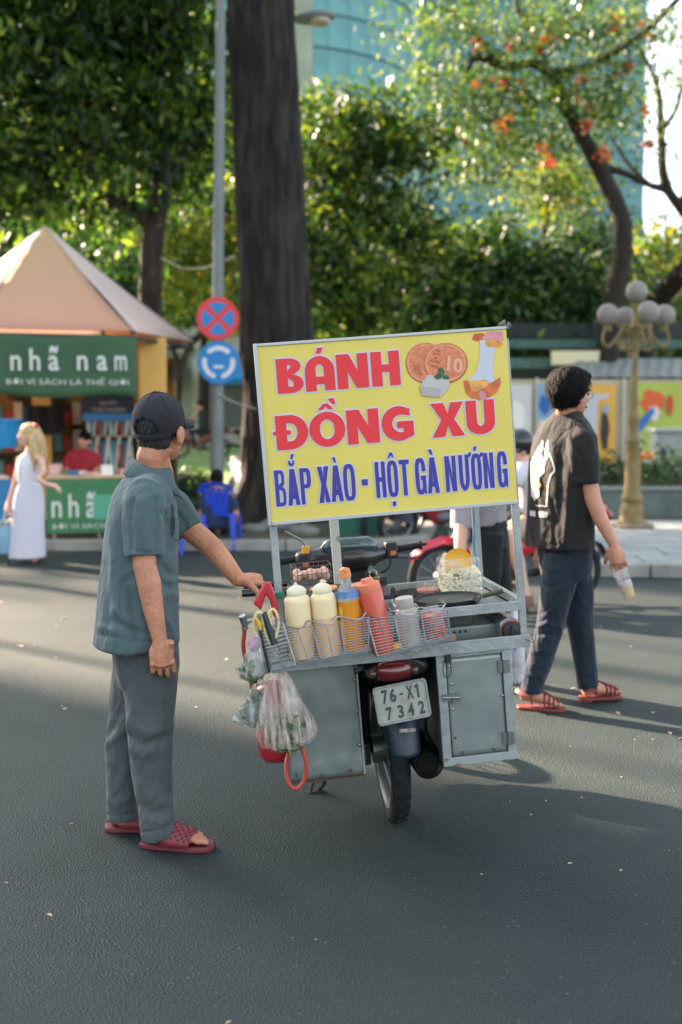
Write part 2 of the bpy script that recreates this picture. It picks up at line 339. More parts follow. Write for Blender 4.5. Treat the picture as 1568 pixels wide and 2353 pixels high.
# ---------------------------------------------------------------- trees
M_bark = mat('bark', '100f0d', .95, col2='3d362e', thr=(.40, .75), scale=8, bump=1., bscale=16, stretch=(1, 1, .22), detail=10)
M_bark2 = mat('bark_warm', '332b24', .95, var=.5, scale=5, bump=.8, bscale=20, stretch=(1, 1, .3))
DK = 1.                                                  # trees behind the shed stand further back
def limb(mb, pts, n=10): mb.tube([at(u, v, y*DK) for u, v, y, r in pts], [r*DK for *_, r in pts], n)
def limbk(mb, pts): limb(mb, [(u, v, y, r*1.0+.006) for u, v, y, r in pts])
def smoothpts(pts, k=4):
    P = [np.array(p, float) for p in pts]; out = []
    for i in range(len(P)-1):
        a = P[max(i-1, 0)]; b = P[i]; c = P[i+1]; d = P[min(i+2, len(P)-1)]
        for t in np.arange(k)/k: out.append(tuple(.5*((2*b)+(c-a)*t+(2*a-5*b+4*c-d)*t*t+(3*b-a-3*c+d)*t**3)))
    out.append(tuple(P[-1])); return out
def B(u, v, y, r, rz=None): return (at(u, v, y*DK), r*DK, r*DK, (rz or r*.8)*DK)
# giant trunk beside the pole: fluted bark, flared foot
tr = wthing('giant_tree', 'huge dark fluted tree trunk rising behind the yellow sign', 'tree', gr(645, 1218, .12))
prof = [(1232, 640, .80), (1205, 640, .66), (1150, 640, .56), (1050, 638, .515), (900, 640, .50), (780, 634, .495), (600, 626, .475), (400, 617, .46), (200, 608, .445), (0, 600, .43), (-200, 592, .42), (-420, 586, .40)]
prof = smoothpts(prof, 7); rings = []; ph = 16.0
for k, (v, u, r) in enumerate(prof):
    c = at(u, v, ph); ring = []
    for j in range(150):
        t = 2*math.pi*j/150; z = c.z
        f = 1+.035*noise.noise((math.cos(t)*6, math.sin(t)*6, z*.55))+.10*abs(noise.noise((math.cos(t)*13, math.sin(t)*13, z*.9)))+.035*math.sin(t*5+.4*z)+.03*noise.noise((math.cos(t)*30, math.sin(t)*30, z*2.2))
        fl_ = max(0, (.75-z))*.55*max(0, math.cos(t*3+1))
        ring.append(c+Vector((math.cos(t), math.sin(t), 0))*r*(f+fl_))
    rings.append(ring)
MB().loft(rings).build('trunk', M_bark, tr, 60)
leaves('crown', LM_dark, [(Vector((-2.5, 16, 9.6)), 2.6, 2.5, 1.2), (Vector((.2, 17.5, 10.2)), 2.6, 2.5, 1.3), (Vector((-3.9, 18, 9)), 2, 2, 1.3)], 9000, .2, tr, 12, .35)
# left tree, drooping dense foliage
tr = wthing('leafy_tree', 'dense dark drooping tree standing behind the book kiosk', 'tree', gr(352, 1120, .12))
mb = MB(); limb(mb, smoothpts([(352, 1120, 19.5, .26), (350, 900, 19.5, .22), (346, 700, 19.5, .2), (350, 560, 19.5, .19), (368, 440, 19.5, .17), (380, 300, 19.5, .13), (360, 100, 19.5, .08)]))
limb(mb, smoothpts([(352, 520, 19.5, .13), (300, 480, 19.3, .11), (235, 440, 19, .09), (190, 330, 18.8, .06), (140, 200, 18.6, .04)])); limb(mb, smoothpts([(368, 430, 19.5, .1), (440, 330, 19.7, .08), (470, 200, 20, .05)])); limb(mb, smoothpts([(250, 450, 19, .07), (215, 470, 19, .05), (208, 520, 19, .03)]))
mb.build('trunk', M_bark, tr, 60)
leaves('crown', leafmat('leaf_gloss', ['12291a', '22421f', '3c6229', '7a9444'], .5, (2.1, 1.9, .8, 1)), [B(60, 60, 18, 1.25), B(170, 140, 18.2, 1.25), B(60, 260, 18, 1.15), B(150, 330, 18.3, 1.1), B(40, 420, 18.2, .9), B(260, 60, 19, 1.2), B(290, 220, 19.4, 1.3), B(380, 120, 20, 1.2), B(440, 260, 20.2, 1.15), B(330, 360, 20, 1.1), B(470, 60, 20.5, 1.0), B(250, 430, 19.5, .85), B(100, 500, 19, .7), B(430, 400, 20.6, .8), B(180, 560, 20, .6), B(-60, 150, 18, 1.2), B(-80, 350, 18.5, 1.2), B(20, -60, 18, 1.3), B(300, -60, 19, 1.4)], 30000, .21, tr, 21, .27, droop=.9, shape=.38)
tr = wthing('slim_tree', 'slim bare-stemmed tree with forked dark trunk behind the kiosk corner', 'tree', gr(395, 1110, .15))
mb = MB(); limb(mb, smoothpts([(395, 1110, 21.5, .1), (402, 980, 21.5, .09), (412, 880, 21.5, .08), (432, 800, 21.5, .07), (470, 760, 21.5, .06), (500, 700, 21.5, .05)])); limb(mb, smoothpts([(414, 860, 21.5, .06), (398, 800, 21.5, .05), (380, 740, 21.5, .04)])); mb.build('trunk', M_bark, tr, 60)
leaves('crown', LM_yel, [B(430, 660, 24, .85), B(500, 600, 24.5, .8), B(540, 720, 24, .7), B(400, 540, 24, .8), B(470, 500, 25, .9), B(530, 480, 25, .7)], 8000, .16, tr, 31, .25)
# middle trees
def tree(name, label, trunk, blobs, n, size, lm, seed, bark=None, cat='tree', clump=.32, grp=None, **k):
    t = wthing(name, label, cat, gr(trunk[0][0], trunk[0][1], .1), grp)
    mb = MB(); limb(mb, smoothpts(trunk), 8); mb.build('trunk', bark or M_bark2, t, 60); leaves('crown', lm, blobs, n, size, t, seed, clump, **k); return t
tree('bushy_tree', 'bushy yellow-green tree right beside the giant trunk', [(790, 1075, 25, .14), (795, 900, 25, .12), (805, 740, 25, .1), (812, 600, 25, .07)],
     [B(740, 290, 24.5, .8, .5), B(840, 265, 25, .9, .5), B(800, 370, 25, 1.2, .7), B(910, 330, 25.5, 1.1, .6), B(730, 480, 24.5, .9), B(860, 480, 25.5, 1.1, .7), B(950, 560, 26, .9, .6), B(760, 620, 24.5, 1.0), B(890, 640, 26, .9), B(720, 720, 24.5, .8), B(820, 730, 25, .9)], 14000, .22, LM_mid, 41, clump=.4)
tree('shade_tree', 'dark shady tree above the sign in front of the glass tower', [(1015, 1060, 29, .16), (1010, 900, 29, .14), (1060, 760, 29, .12), (1000, 600, 29, .08)],
     [B(980, 600, 28, 1.1, .7), B(1100, 560, 28, 1.0, .6), B(1190, 620, 28, 1.1, .7), B(1060, 700, 28, 1.3), B(1180, 730, 28, 1.2), B(1280, 640, 28, 1.0, .6), B(1340, 560, 28.5, .9, .5), B(1330, 720, 28, 1.1), B(960, 740, 28, 1.1), B(1400, 660, 28, .8)], 14000, .24, LM_far, 42, clump=.42)
tree('pale_tree', 'slender pale-barked tree behind the flame tree', [(1245, 1060, 30, .1), (1262, 800, 30, .09), (1250, 560, 30, .08), (1268, 380, 30, .05)],
     [B(1240, 430, 30, 1.1, .7), B(1310, 500, 30, 1., .6), B(1340, 420, 30, .9, .6)], 3000, .16, LM_yel, 43)
# flame tree with orange blossom
DK = 1.34
tr = wthing('flame_tree', 'spreading flame tree with orange blossom and curved dark trunk', 'tree', gr(1392, 1010, .12))
mb = MB()
limbk(mb, smoothpts([(1385, 1100, 19, .25), (1392, 860, 19, .2), (1408, 700, 19, .17), (1432, 570, 19, .15), (1425, 490, 19, .14), (1375, 380, 19, .125), (1310, 260, 19, .11), (1268, 172, 19, .1)]))
limbk(mb, smoothpts([(1268, 172, 19, .085), (1225, 145, 19, .075), (1160, 152, 18.8, .07), (1095, 130, 18.5, .055), (1072, 168, 18.3, .03)])); limbk(mb, smoothpts([(1275, 165, 19, .07), (1345, 155, 18.8, .06), (1425, 112, 18.5, .05), (1500, 58, 18.2, .045), (1565, -10, 18, .04)]))
limbk(mb, smoothpts([(1255, 150, 19, .06), (1225, 80, 19.2, .05), (1190, 20, 19.3, .045), (1185, -60, 19.3, .04)])); limbk(mb, smoothpts([(1140, 150, 18.8, .04), (1108, 95, 18.8, .035), (1050, 40, 18.8, .03), (1000, 10, 18.8, .02)]))
limbk(mb, smoothpts([(1375, 380, 19, .06), (1440, 400, 19.2, .05), (1490, 425, 19.3, .04), (1530, 440, 19.3, .03)])); limbk(mb, smoothpts([(1190, 25, 19.2, .04), (1260, 48, 19, .04), (1330, 35, 18.8, .035), (1350, -30, 18.8, .03)])); limbk(mb, smoothpts([(1240, 100, 19, .03), (1290, 60, 19, .02), (1300, 10, 19, .02)]))
mb.build('trunk', mat('bark_flame', '29231d', .95, var=.5, scale=5, bump=.8, bscale=20, stretch=(1, 1, .3)), tr, 60)
fb = [B(u, v, y, r, r*.35) for u, v, y, r in [(980, 60, 19, .7), (1060, 30, 18, .7), (1040, 200, 19, .8), (1120, 260, 19.5, .9), (1180, 100, 18.5, .7), (1250, 30, 18, .8), (1340, 90, 18.5, .8), (1200, 330, 20, .9), (1300, 320, 20, .8), (1400, 260, 19, .8), (1450, 60, 18, .7), (1350, 200, 18.5, .7), (1440, 180, 18.5, .6), (1020, 330, 20, .8), (1100, 400, 20.5, .8), (1420, 330, 19.5, .5), (1530, 90, 18.5, .5), (1540, 190, 19, .45), (950, 200, 20, .6), (1250, 220, 19, .8), (1330, 420, 20.5, .7), (1150, 180, 19, .7)]]
leaves('crown', leafmat('leaf_feather', ['2b5030', '42683a', '5f7f42', '88904c'], .42), fb, 13000, .15, tr, 51, .42, 26)
g_ = random.Random(5); bl_ = [(1230, 115), (1270, 95), (1325, 232), (1366, 250), (1180, 270), (1430, 30), (1490, 90), (1435, 160), (1150, 290), (1190, 212), (1255, 345), (1330, 190), (1280, 210), (1130, 250), (1415, 285), (1160, 180), (1350, 290), (1260, 375)]+[(g_.uniform(1080, 1500), g_.uniform(20, 380)) for _ in range(16)]
leaves('blossom', leafmat('blossom', ['c04a2c', 'd96a3c', 'e09055'], .35, (1.0, .9, .7, 1)), [B(u, v, 18.3, r_, r_) for u, v, r_ in [(u, v, g_.uniform(.05, .11)) for u, v in bl_]], 420, .12, tr, 52, .08, 8, shape=.8)
# tree on the right edge
DK = 1.36
tr = wthing('gnarled_tree', 'gnarled sparse tree leaning across the bright sky beside the lamp globes', 'tree', gr(1470, 1020, .12))
mb = MB(); limb(mb, smoothpts([(1462, 1100, 21, .3), (1470, 860, 21, .26), (1488, 740, 21, .22), (1530, 670, 20.5, .19), (1575, 620, 20, .17), (1620, 540, 20, .15), (1575, 490, 20, .1), (1528, 420, 20, .085), (1520, 320, 20, .07), (1512, 200, 20, .05), (1470, 110, 20, .03)]))
limb(mb, smoothpts([(1522, 300, 20, .05), (1555, 250, 20, .04), (1568, 200, 20, .035), (1600, 150, 20, .03)])); limb(mb, smoothpts([(1530, 430, 20, .05), (1490, 420, 20, .04), (1440, 370, 20, .03), (1400, 310, 20, .02)])); limb(mb, smoothpts([(1565, 470, 20, .06), (1590, 380, 20, .05), (1600, 280, 20, .04)]))
mb.build('trunk', M_bark2, tr, 60)
leaves('crown', LM_mid, [B(1540, 330, 20, .5, .4), B(1560, 150, 20, .5, .4), B(1500, 500, 20.5, .45, .4), B(1560, 560, 20, .5), B(1500, 620, 21, .6), B(1540, 720, 21.5, .7), B(1600, 400, 20, .6), B(1490, 260, 20, .35, .3), B(1470, 700, 22, .5)], 2600, .13, tr, 61, .32, 16)
DK = 1.
# background wood behind everything
for i, (nm, lb, u, y, bl, lm) in enumerate([
    ('tall_tree', 'tall dark tree behind the blue roundabout sign', 470, 40, [(430, 560), (520, 640), (470, 420), (560, 520), (420, 700), (560, 300), (480, 250)], LM_far),
    ('broad_tree', 'broad bright-edged tree low behind the yellow sign', 900, 38, [(760, 700), (850, 740), (960, 700), (800, 600), (900, 620), (1050, 760), (740, 820), (850, 860), (960, 860)], LM_yel),
    ('round_tree', 'round dark tree behind the young man in black', 1230, 38, [(1120, 700), (1220, 720), (1320, 700), (1280, 800), (1150, 820), (1380, 760), (1060, 860), (1200, 640), (1330, 880), (1180, 900)], LM_dark),
    ('edge_tree', 'tree with sunlit yellow leaves behind the lamp globes', 1540, 42, [(1480, 640), (1560, 600), (1520, 740), (1600, 680), (1450, 760), (1560, 820), (1480, 860), (1640, 780)], LM_yel),
    ('corner_tree', 'tall tree filling the corner behind the kiosk roof', 60, 36, [(40, 420), (120, 560), (0, 620), (220, 640), (-100, 500), (150, 300), (300, 520), (320, 680), (40, 760)], LM_far)]):
    tree(nm, lb, [(u, 1010, y, .22), (u, 850, y, .2), (u+10, 650, y, .12)], [B(a, b, y+random.uniform(-1.5, 1.5), 1.6) for a, b in bl], 8000, .34, lm, 70+i, clump=.6)
tree('park_tree', 'broad park tree past the end of the market shed', [(1830, 1010, 33, .3), (1825, 800, 33, .25), (1835, 600, 33, .15)], [B(1740, 620, 33, 1.8), B(1850, 560, 33, 1.9), B(1940, 660, 33, 1.7), B(1800, 760, 33, 1.7), B(1900, 820, 33, 1.6)], 6000, .3, LM_far, 85, clump=.5)
tree('park_tree', 'tall park tree on the lawn left of the kiosk', [(-330, 1040, 30, .3), (-320, 800, 30, .25), (-330, 500, 30, .15)], [B(-420, 400, 30, 1.9), B(-280, 300, 30, 1.9), B(-200, 480, 30, 1.7), B(-380, 620, 30, 1.6), B(-300, 120, 30, 1.8)], 6000, .3, LM_mid, 86, clump=.5)
# shrubs
for (lb, u, v, y, rx, rz, sd) in [('round clipped dark shrub behind the seated man', 425, 1130, 16.8, .42, .36, 81), ('low dark shrub at the foot of the round clipped shrub', 400, 1175, 16, .5, .16, 82)]:
    t = wthing('shrub', lb, 'shrub', gr(u, v+20, .12)); c = at(u, v, y)
    mb = MB(); mb.ell(c, (rx*.9, rx*.9, rz*.85), 14, 9); mb.build('stem_core', mat('shrub_core', '1e3320', .9, var=.3), t, 180)
    leaves('foliage', LM_dark, [(c, rx, rx, rz)], 3500, .07, t, sd, .08)
# unseen street trees and terrace, put sun-side beyond the frame to shade the road
for i, (lb, t0, q, r0, h, n) in enumerate([('tall slim street tree first in the row beside the terrace', 16, 4.6, .05, 11, 900), ('tall thick street tree past the gap in the row', 17, 6.4, .10, 11, 900), ('tall leaning street tree in the middle of the row', 19, 7.3, .05, 11.5, 900), ('tall street tree last in the row', 18, 8.4, .09, 12, 900), ('low loose street tree set back behind the row', 27, 7.6, .10, 8.5, 420)]):
    x, y = -.79*t0+.61*q, .61*t0+.79*q; t = wthing('street_tree', lb, 'tree', (x, y, .1)); mb = MB(); mb.tube([(x, y, 0), (x+.15*math.sin(i*2), y+.1*math.cos(i), h*.5), (x+.2*math.cos(i*3), y+.1, h)], [r0*1.2, r0, r0*.5], 10); mb.build('trunk', M_bark, t, 60)
    leaves('crown', LM_mid, [(Vector((x, y, h)), 1.9, 1.9, 1.1), (Vector((x+.8, y+.9, h+.9)), 1.3, 1.3, .8)], n, .3, t, 90+i, .5)
tb = wthing('shade_terrace', 'unseen long rendered terrace added beyond the frame to shade the near road', 'building', (-27, 5, 0))
S2, N2 = Vector((-.79, .61, 0)).normalized(), Vector((.61, .79, 0)).normalized()
c0 = S2*26+N2*4.05; c1 = c0-N2*34; dp = S2*8
MB().prism([tuple((p.x, p.y)) for p in (c0, c1, c1+dp, c0+dp)], 0, 14).build('wall', mat('render_cream', 'c9bda6', .9, var=.1), tb, 30)
MB().prism([tuple((p.x, p.y)) for p in (c0-S2*.4+N2*.1, c1-S2*.4, c1+dp, c0+dp+N2*.1)], 14, 14.4).build('roof', mat('roof_tile', '7a4a3c', .9, var=.2), tb, 30)
for k in range(9):
    for zz in (2.2, 5.6, 9.0, 12):
        p = c0-N2*(2+k*3.6)-S2*.03; MB().bar(p+Vector((0, 0, zz-.8)), p+Vector((0, 0, zz+.8)), 1.3, .08, S2).build('window', mat('dark_glass', '2c3a40', .15), tb, 0)
# ---------------------------------------------------------------- glass tower
M_gl = mat('teal_glass', (.085, .255, .26), .3, var=.25, scale=.25, spec=.35); M_gl2 = mat('teal_glass_pale', (.11, .26, .265), .3, var=.2, scale=.2, spec=.35)
M_mull = mat('mullion', '2f6670', .5); M_strip = mat('tower_strip', '7d8a78', .6, var=.2, scale=.5)
gt = wthing('glass_tower', 'round teal glass tower with curved floor bands behind the giant trunk', 'building', (-2, 82, 0))
tc_ = at(640, 965, 84); Rt = 10.0; fh = 2.15
mb = MB(); mb.lathe([(Rt-.12, 0), (Rt-.12, 46)], 64, (tc_.x, tc_.y, 0)); mb.build('core', M_mull, gt, 60)
pane = None; na = 40
for k in range(19):
    for j in range(na):
        an = 2*math.pi*j/na
        if not (-math.pi*.62 < math.atan2(math.sin(an), math.cos(an)) < math.pi*.08): continue
        if pane is None:
            pm = MB(); w_ = 2*math.pi*Rt/na*.985
            pm.box((0, 0, 0), (.1, w_, fh-.14)); pane = pm.mesh('pane'); pane.materials.append(M_gl)
        o = bpy.data.objects.new('pane', pane); COL.objects.link(o); o.parent = gt; o.matrix_parent_inverse = WP[gt.name]
        o.location = (tc_.x+Rt*math.cos(an), tc_.y+Rt*math.sin(an), 5+k*fh); o.rotation_euler = (0, 0, an)
a_ = R(-78); q = Vector((tc_.x+(Rt+.1)*math.cos(a_), tc_.y+(Rt+.1)*math.sin(a_), 0))
mb = MB(); mb.box(q+Vector((0, 0, 23)), (.25, 1.5, 46), rot('Z', -78)); mb.build('stone_strip', M_strip, gt, 30)
a_ = R(-14); q = Vector((tc_.x+(Rt+.1)*math.cos(a_), tc_.y+(Rt+.1)*math.sin(a_), 0)); mb = MB(); mb.box(q+Vector((0, 0, 23)), (.3, .9, 46), rot('Z', -14)); mb.build('metal_strip', mat('pale_strip', 'a9c6c4', .4), gt, 30)
gb = wthing('office_block', 'flat teal glass office block behind the flame tree', 'building', (10, 98, 0))
x0, x1 = at(930, 500, 98).x, at(1478, 500, 98).x; yb = 98
MB().box(((x0+x1)/2, yb+7, 25), (x1-x0, 14, 50)).build('core', M_mull, gb, 30)
nx = 11; pw = (x1-x0)/nx; pane = None
for k in range(18):
    for j in range(nx):
        if pane is None: pane = MB().box((0, 0, 0), (pw*.985, .1, 2.35)).mesh('pane'); pane.materials.append(M_gl2)
        o = bpy.data.objects.new('pane', pane); COL.objects.link(o); o.parent = gb; o.matrix_parent_inverse = WP[gb.name]; o.location = (x0+pw*(j+.5), yb-.05, 3+k*2.5)
# pale old building far left
ob = wthing('old_building', 'pale plaster building with blue awnings behind the traffic signs', 'building', (-9, 46, 0))
MB().box((-13, 50, 7), (26, 8, 15)).build('wall', mat('plaster', 'a9aaa2', .9, var=.15, scale=.6), ob, 30)
for i in range(6):
    x = -18.2+i*2.75
    for z in (2.3, 6.0, 9.6): MB().box((x, 45.97, z), (1.1, .12, 2.0)).build('window', mat('old_glass', '59615e', .3), ob, 0)
    MB().box((x+1.37, 45.9, 7), (.34, .3, 15)).build('pilaster', mat('plaster_light', 'b9b8ae', .9), ob, 0)
    aw = MB(); aw.loft([[(x-.85, 45.9, 3.75+.1), (x+.85, 45.9, 3.85), (x+.85, 45.0, 3.2), (x-.85, 45.0, 3.2)], [(x-.85, 45.9, 3.7), (x+.85, 45.9, 3.7), (x+.85, 45.04, 2.95), (x-.85, 45.04, 2.95)]]); aw.build('awning', mat('awning_blue', '2f8fce', .7), ob, 0)
for z in (4.4, 8.0, 14.4): MB().box((-13, 45.85, z), (26.1, .35, .28)).build('cornice', MATS['plaster_light'], ob, 0)
# ---------------------------------------------------------------- sheds, poster wall on the right
sh = wthing('market_shed', 'low market shed with green fascia and grey corrugated roof behind the poster hoarding', 'shed', (8, 26, .1))
def fr(u0, u1, v0, v1, y, d=.1):
    a, b = at(u0, v1, y), at(u1, v0, y); return ((a.x+b.x)/2, y+d/2, (a.z+b.z)/2), (b.x-a.x, d, b.z-a.z)
for nm, m_, a in [('beam', mat('beam_dark', '2b332f', .8), (1150, 1700, 742, 778, 26.4, .4)), ('fascia', mat('fascia_green', '41635a', .7, var=.25), (1150, 1700, 780, 800, 26, .3)), ('fascia', MATS['fascia_green'], (1150, 1700, 822, 846, 25.6, .2)),
                  ('sign_light', mat('light_box', 'cfc9a0', .5), (1268, 1392, 806, 838, 25.3, .1)), ('back_wall', mat('shed_wall', '3b4440', .9, var=.3), (1150, 1700, 846, 1090, 27, .2))]:
    MB().box(*fr(*a)).build(nm, m_, sh, 30)
p0, p1 = at(1300, 868, 24.2), at(1452, 832, 24.2)
mb = MB(); nn = 26; zt, zb = at(1300, 826, 25.5).z, at(1300, 868, 24).z
for i in range(nn):
    xa, xb = p0.x+(p1.x+2.0-p0.x)*i/nn, p0.x+(p1.x+2.0-p0.x)*(i+1)/nn; h = .03 if i % 2 else 0
    mb.add([(xa, 24, zb+h), (xb, 24, zb+.03-h), (xb+.5, 25.5, zt+.03-h), (xa+.5, 25.5, zt+h)], [(0, 1, 2, 3)])
mb.build('corrugated_roof', mat('corrugated', '787f7c', .6, var=.2), sh, 0)
hd_ = wthing('poster_hoarding', 'pale hoarding carrying large bright posters behind the parked motorbikes', 'hoarding', at(1400, 1100, 22.6))
MB().box(*fr(1160, 1700, 872, 1092, 22.6, .12)).build('panel', mat('hoarding_pale', 'b3aa90', .8, var=.12, scale=1), hd_, 30)
for u in (1232, 1296, 1432, 1450): MB().box(*fr(u-3, u+5, 868, 1092, 22.52, .06)).build('post', mat('hoarding_post', 'cfcabd', .8), hd_, 30)
def poster(label, u0, u1, v0, v1, colr, shapes):
    c, d = fr(u0, u1, v0, v1, 22.5, .03); t = MB().box(c, d).build('poster', mat('poster_'+colr, colr, .7, var=.06, scale=2), None, 0)
    tag(t, label, 'poster')
    for k, (poly, cc) in enumerate(shapes):
        P = [at(a, b, 22.49-.008*k) for a, b in poly]; mb = MB(); mb.loft([[p for p in P], [p+Vector((0, .004, 0)) for p in P]]); mb.build('print', mat('print_'+cc, cc, .7), t, 0)
def blob(cx, cy, rx, ry, s=0, n=14): return [(cx+rx*math.cos(2*math.pi*i/n)*(1+.18*math.sin(3*i+s)), cy+ry*math.sin(2*math.pi*i/n)*(1+.18*math.cos(2*i+s))) for i in range(n)]
poster('white poster with pale grey figures beside the yellow sign', 1170, 1222, 884, 1060, 'c9c9c4', [(blob(1190, 960, 15, 40), 'e6e2da'), (blob(1200, 1010, 14, 22, 2), 'b9a9a2')])
poster('narrow blue poster behind the young man\'s head', 1234, 1270, 882, 1040, '7da3c0', [(blob(1252, 930, 13, 22), '2f5fa8'), (blob(1250, 980, 14, 18, 1), 'd9c8b0')])
poster('orange-yellow poster with pale column lettering and dark figures', 1300, 1416, 884, 1066, 'dba540', [([(1310, 905), (1400, 905), (1400, 915), (1375, 920), (1370, 1050), (1338, 1050), (1336, 920), (1310, 915)], 'b9bcc0'), (blob(1390, 990, 10, 45, 1), '2c3030'), (blob(1308, 1000, 10, 40, 2), '3a3630'), (blob(1350, 1005, 14, 10), 'c78d92'), (blob(1393, 940, 8, 10), '8da2b8')])
poster('lime green poster with red-haired cartoon-coloured shapes and blue arm', 1452, 1600, 880, 1070, 'a9b850', [(blob(1500, 925, 27, 30), 'd8602f'), (blob(1503, 950, 13, 18, 1), 'd9cfc4'), ([(1455, 985), (1480, 955), (1500, 935), (1506, 945), (1486, 975), (1470, 995)], '2f6fb4'), (blob(1462, 1015, 12, 30, 2), 'b7a3c6'), (blob(1480, 1050, 30, 15, 1), '9fb6bd'), ([(1496, 1000), (1560, 1000), (1560, 1006), (1496, 1006)], 'd08a3a'), (blob(1540, 930, 7, 25, 1), 'c8402f')])
ub = wthing('utility_cabinet', 'tall grey street cabinet with dark round sticker behind the hedge', 'cabinet', at(1540, 1095, 18.5))
MB().box(*fr(1508, 1600, 992, 1092, 18.3, .45)).build('body', mat('cabinet_grey', '8b938f', .7, var=.15, scale=2), ub, 30, .02)
MB().box(*fr(1504, 1604, 984, 993, 18.24, .55)).build('lid', mat('cabinet_lid', '9aa19c', .7), ub, 30, .01)
P = [at(a, b, 18.295) for a, b in blob(1524, 1040, 7, 14)]; MB().loft([P, [p+Vector((0, -.004, 0)) for p in P]]).build('sticker', mat('sticker_dark', '33383a', .6), ub, 0)
# ---------------------------------------------------------------- ornate lamp post
lp = thing('lamp_post', 'ornate gold-painted lamp post with frosted globes on scrolled arms', 'lamp post', Vector((3.84, 14.8, .12)))
M_gold = mat('gold_paint', '736338', .55, var=.25, scale=8, bump=.2, metal=.15); M_globe = mat('frosted_globe', '7f7b72', .5, var=.06, scale=3, spec=.4)
px = 1/174.7
prof = [(.26, 0), (.27, .05), (.25, .09), (.2, .12), (.19, .2), (.2, .26), (.17, .3), (.15, .34), (.185, .38), (.185, .42), (.15, .46), (.135, .6), (.125, .9), (.10, 1.1), (.125, 1.14), (.125, 1.18), (.09, 1.22), (.085, 1.35), (.11, 1.42), (.09, 1.5), (.075, 1.55), (.06, 1.75), (.05, 2.3), (.047, 2.52), (.075, 2.56), (.075, 2.68), (.05, 2.72), (.045, 2.86), (.07, 2.9), (.07, 2.94)]
mb = MB(); mb.lathe([(r_*.78, z_) for r_, z_ in prof], 20); mb.build('post', M_gold, lp, 50)
mb = MB(); mb.lathe([(.3, 0), (.3, .05), (.27, .07)], 8); mb.build('plinth', mat('plinth_stone', '6d675a', .9, var=.3), lp, 30)
for k in range(4):
    A = rot('Z', 90*k+8); arm = smoothpts([(.05, 0, 2.58), (.14, 0, 2.66), (.26, 0, 2.48), (.37, 0, 2.38), (.45, 0, 2.46), (.42, 0, 2.58), (.37, 0, 2.6)], 4); arm2 = smoothpts([(.05, 0, 2.4), (.16, 0, 2.33), (.24, 0, 2.4), (.22, 0, 2.47), (.17, 0, 2.45)], 4)
    mb = MB(); mb.tube([A@Vector(p) for p in arm], .022, 8); mb.tube([A@Vector(p) for p in arm2], .016, 8); mb.lathe([(.05, 2.58), (.06, 2.61), (.045, 2.65)], 12, A@Vector((.385, 0, 0))); mb.build('arm', M_gold, lp, 60)
    mb = MB(); mb.ell(A@Vector((.385, 0, 2.79)), (.142, .142, .142), 22, 14); mb.build('globe', M_globe, lp, 180)
mb = MB(); mb.ell((0, 0, 3.09), (.142, .142, .142), 22, 14); mb.build('globe', M_globe, lp, 180)
# ---------------------------------------------------------------- traffic pole, signs, street light
po = wthing('street_pole', 'tall grey steel pole carrying two round traffic signs', 'pole', gr(498, 1206, .12)); dP = 15.2
mb = MB(); mb.tube([at(498, 1206, dP), at(500, 1000, dP), at(502, 600, dP), at(506, 200, dP), at(509, -150, dP)], [.095, .09, .075, .068, .06], 18); mb.build('shaft', mat('pole_grey', '69726f', .5, var=.12, scale=3), po, 60)
mb = MB(); c = at(498, 1204, dP); mb.box(c, (.34, .34, .03)); mb.lathe([(.13, 0), (.12, .25), (.1, .3)], 16, c); mb.build('base', MATS['pole_grey'], po, 40)
M_red = mat('sign_red', 'cc3436', .5, var=.06); M_blue = mat('sign_blue', '1377b4', .5, var=.06); M_white = mat('sign_white', 'c9cdd2', .5)
RF = Matrix(((1, 0, 0), (0, 0, -1), (0, 1, 0)))        # xy plane -> facing -y
def disc(mb, c, r, d, n=36): mb.lathe([(r, 0), (r, d)], n, c, RF)
def sign(label, u, v, ru):
    r = ru*dP/FPX; c = at(u, v, dP-.13); t = thing('traffic_sign', label, 'sign', c, 'round signs on the street pole')
    return t, r
t, r = sign('round red and blue no-stopping sign with diagonal cross', 501, 732, 48)
mb = MB(); disc(mb, (0, 0, 0), r, .012); mb.build('plate', M_red, t, 40)
for k in range(4):
    a = 45+90*k; pts = arc(0, 0, r*.76, r*.76, a-45+11.5, a+45-11.5, 8); s_ = r*.15; q = Vector((math.cos(R(a)), math.sin(R(a)))); MB().prism([(q.x*s_, q.y*s_)]+pts, .014, .018, RF @ rot('Z', 45)).build('field', M_blue, t, 0)
mb = MB(); mb.box((0, .05, 0), (.2, .05, .05)); mb.build('bracket', MATS['pole_grey'], t, 0)
t, r = sign('round blue roundabout sign with white curved arrows', 503, 833, 48)
mb = MB(); disc(mb, (0, 0, 0), r, .012); mb.build('plate', M_blue, t, 40)
for a in (48, 168, 288):
    out = arc(0, 0, r*.78, r*.78, a-6, a+84, 10); inn = arc(0, 0, r*.56, r*.56, a+84, a-6, 10); MB().prism(out+[(r*.67*math.cos(R(a+92)), r*.67*math.sin(R(a+92)))]+inn, .014, .018, RF).build('arrow', M_white, t, 0)
MB().prism([(-r*.24, -r*.27), (r*.24, -r*.27), (r*.24, -r*.13), (-r*.24, -r*.13)], .014, .018, RF).build('arrow_stub', M_white, t, 0)
mb = MB(); mb.box((0, .05, 0), (.2, .05, .05)); mb.build('bracket', MATS['pole_grey'], t, 0)
sl_ = wthing('street_light', 'grey cobra-head street light reaching out past the giant trunk', 'street light', at(600, 1190, 18.5))
mb = MB(); mb.ell(at(722, 40, 17.6), (.34, .2, .09), 20, 10, rot('Y', -4)); mb.build('head', mat('lamp_shell', '70797a', .5), sl_, 180)
mb = MB(); mb.ell(at(735, 49, 17.55), (.17, .14, .07), 16, 8); mb.build('diffuser', mat('lamp_glass', 'b7ae93', .3), sl_, 180)
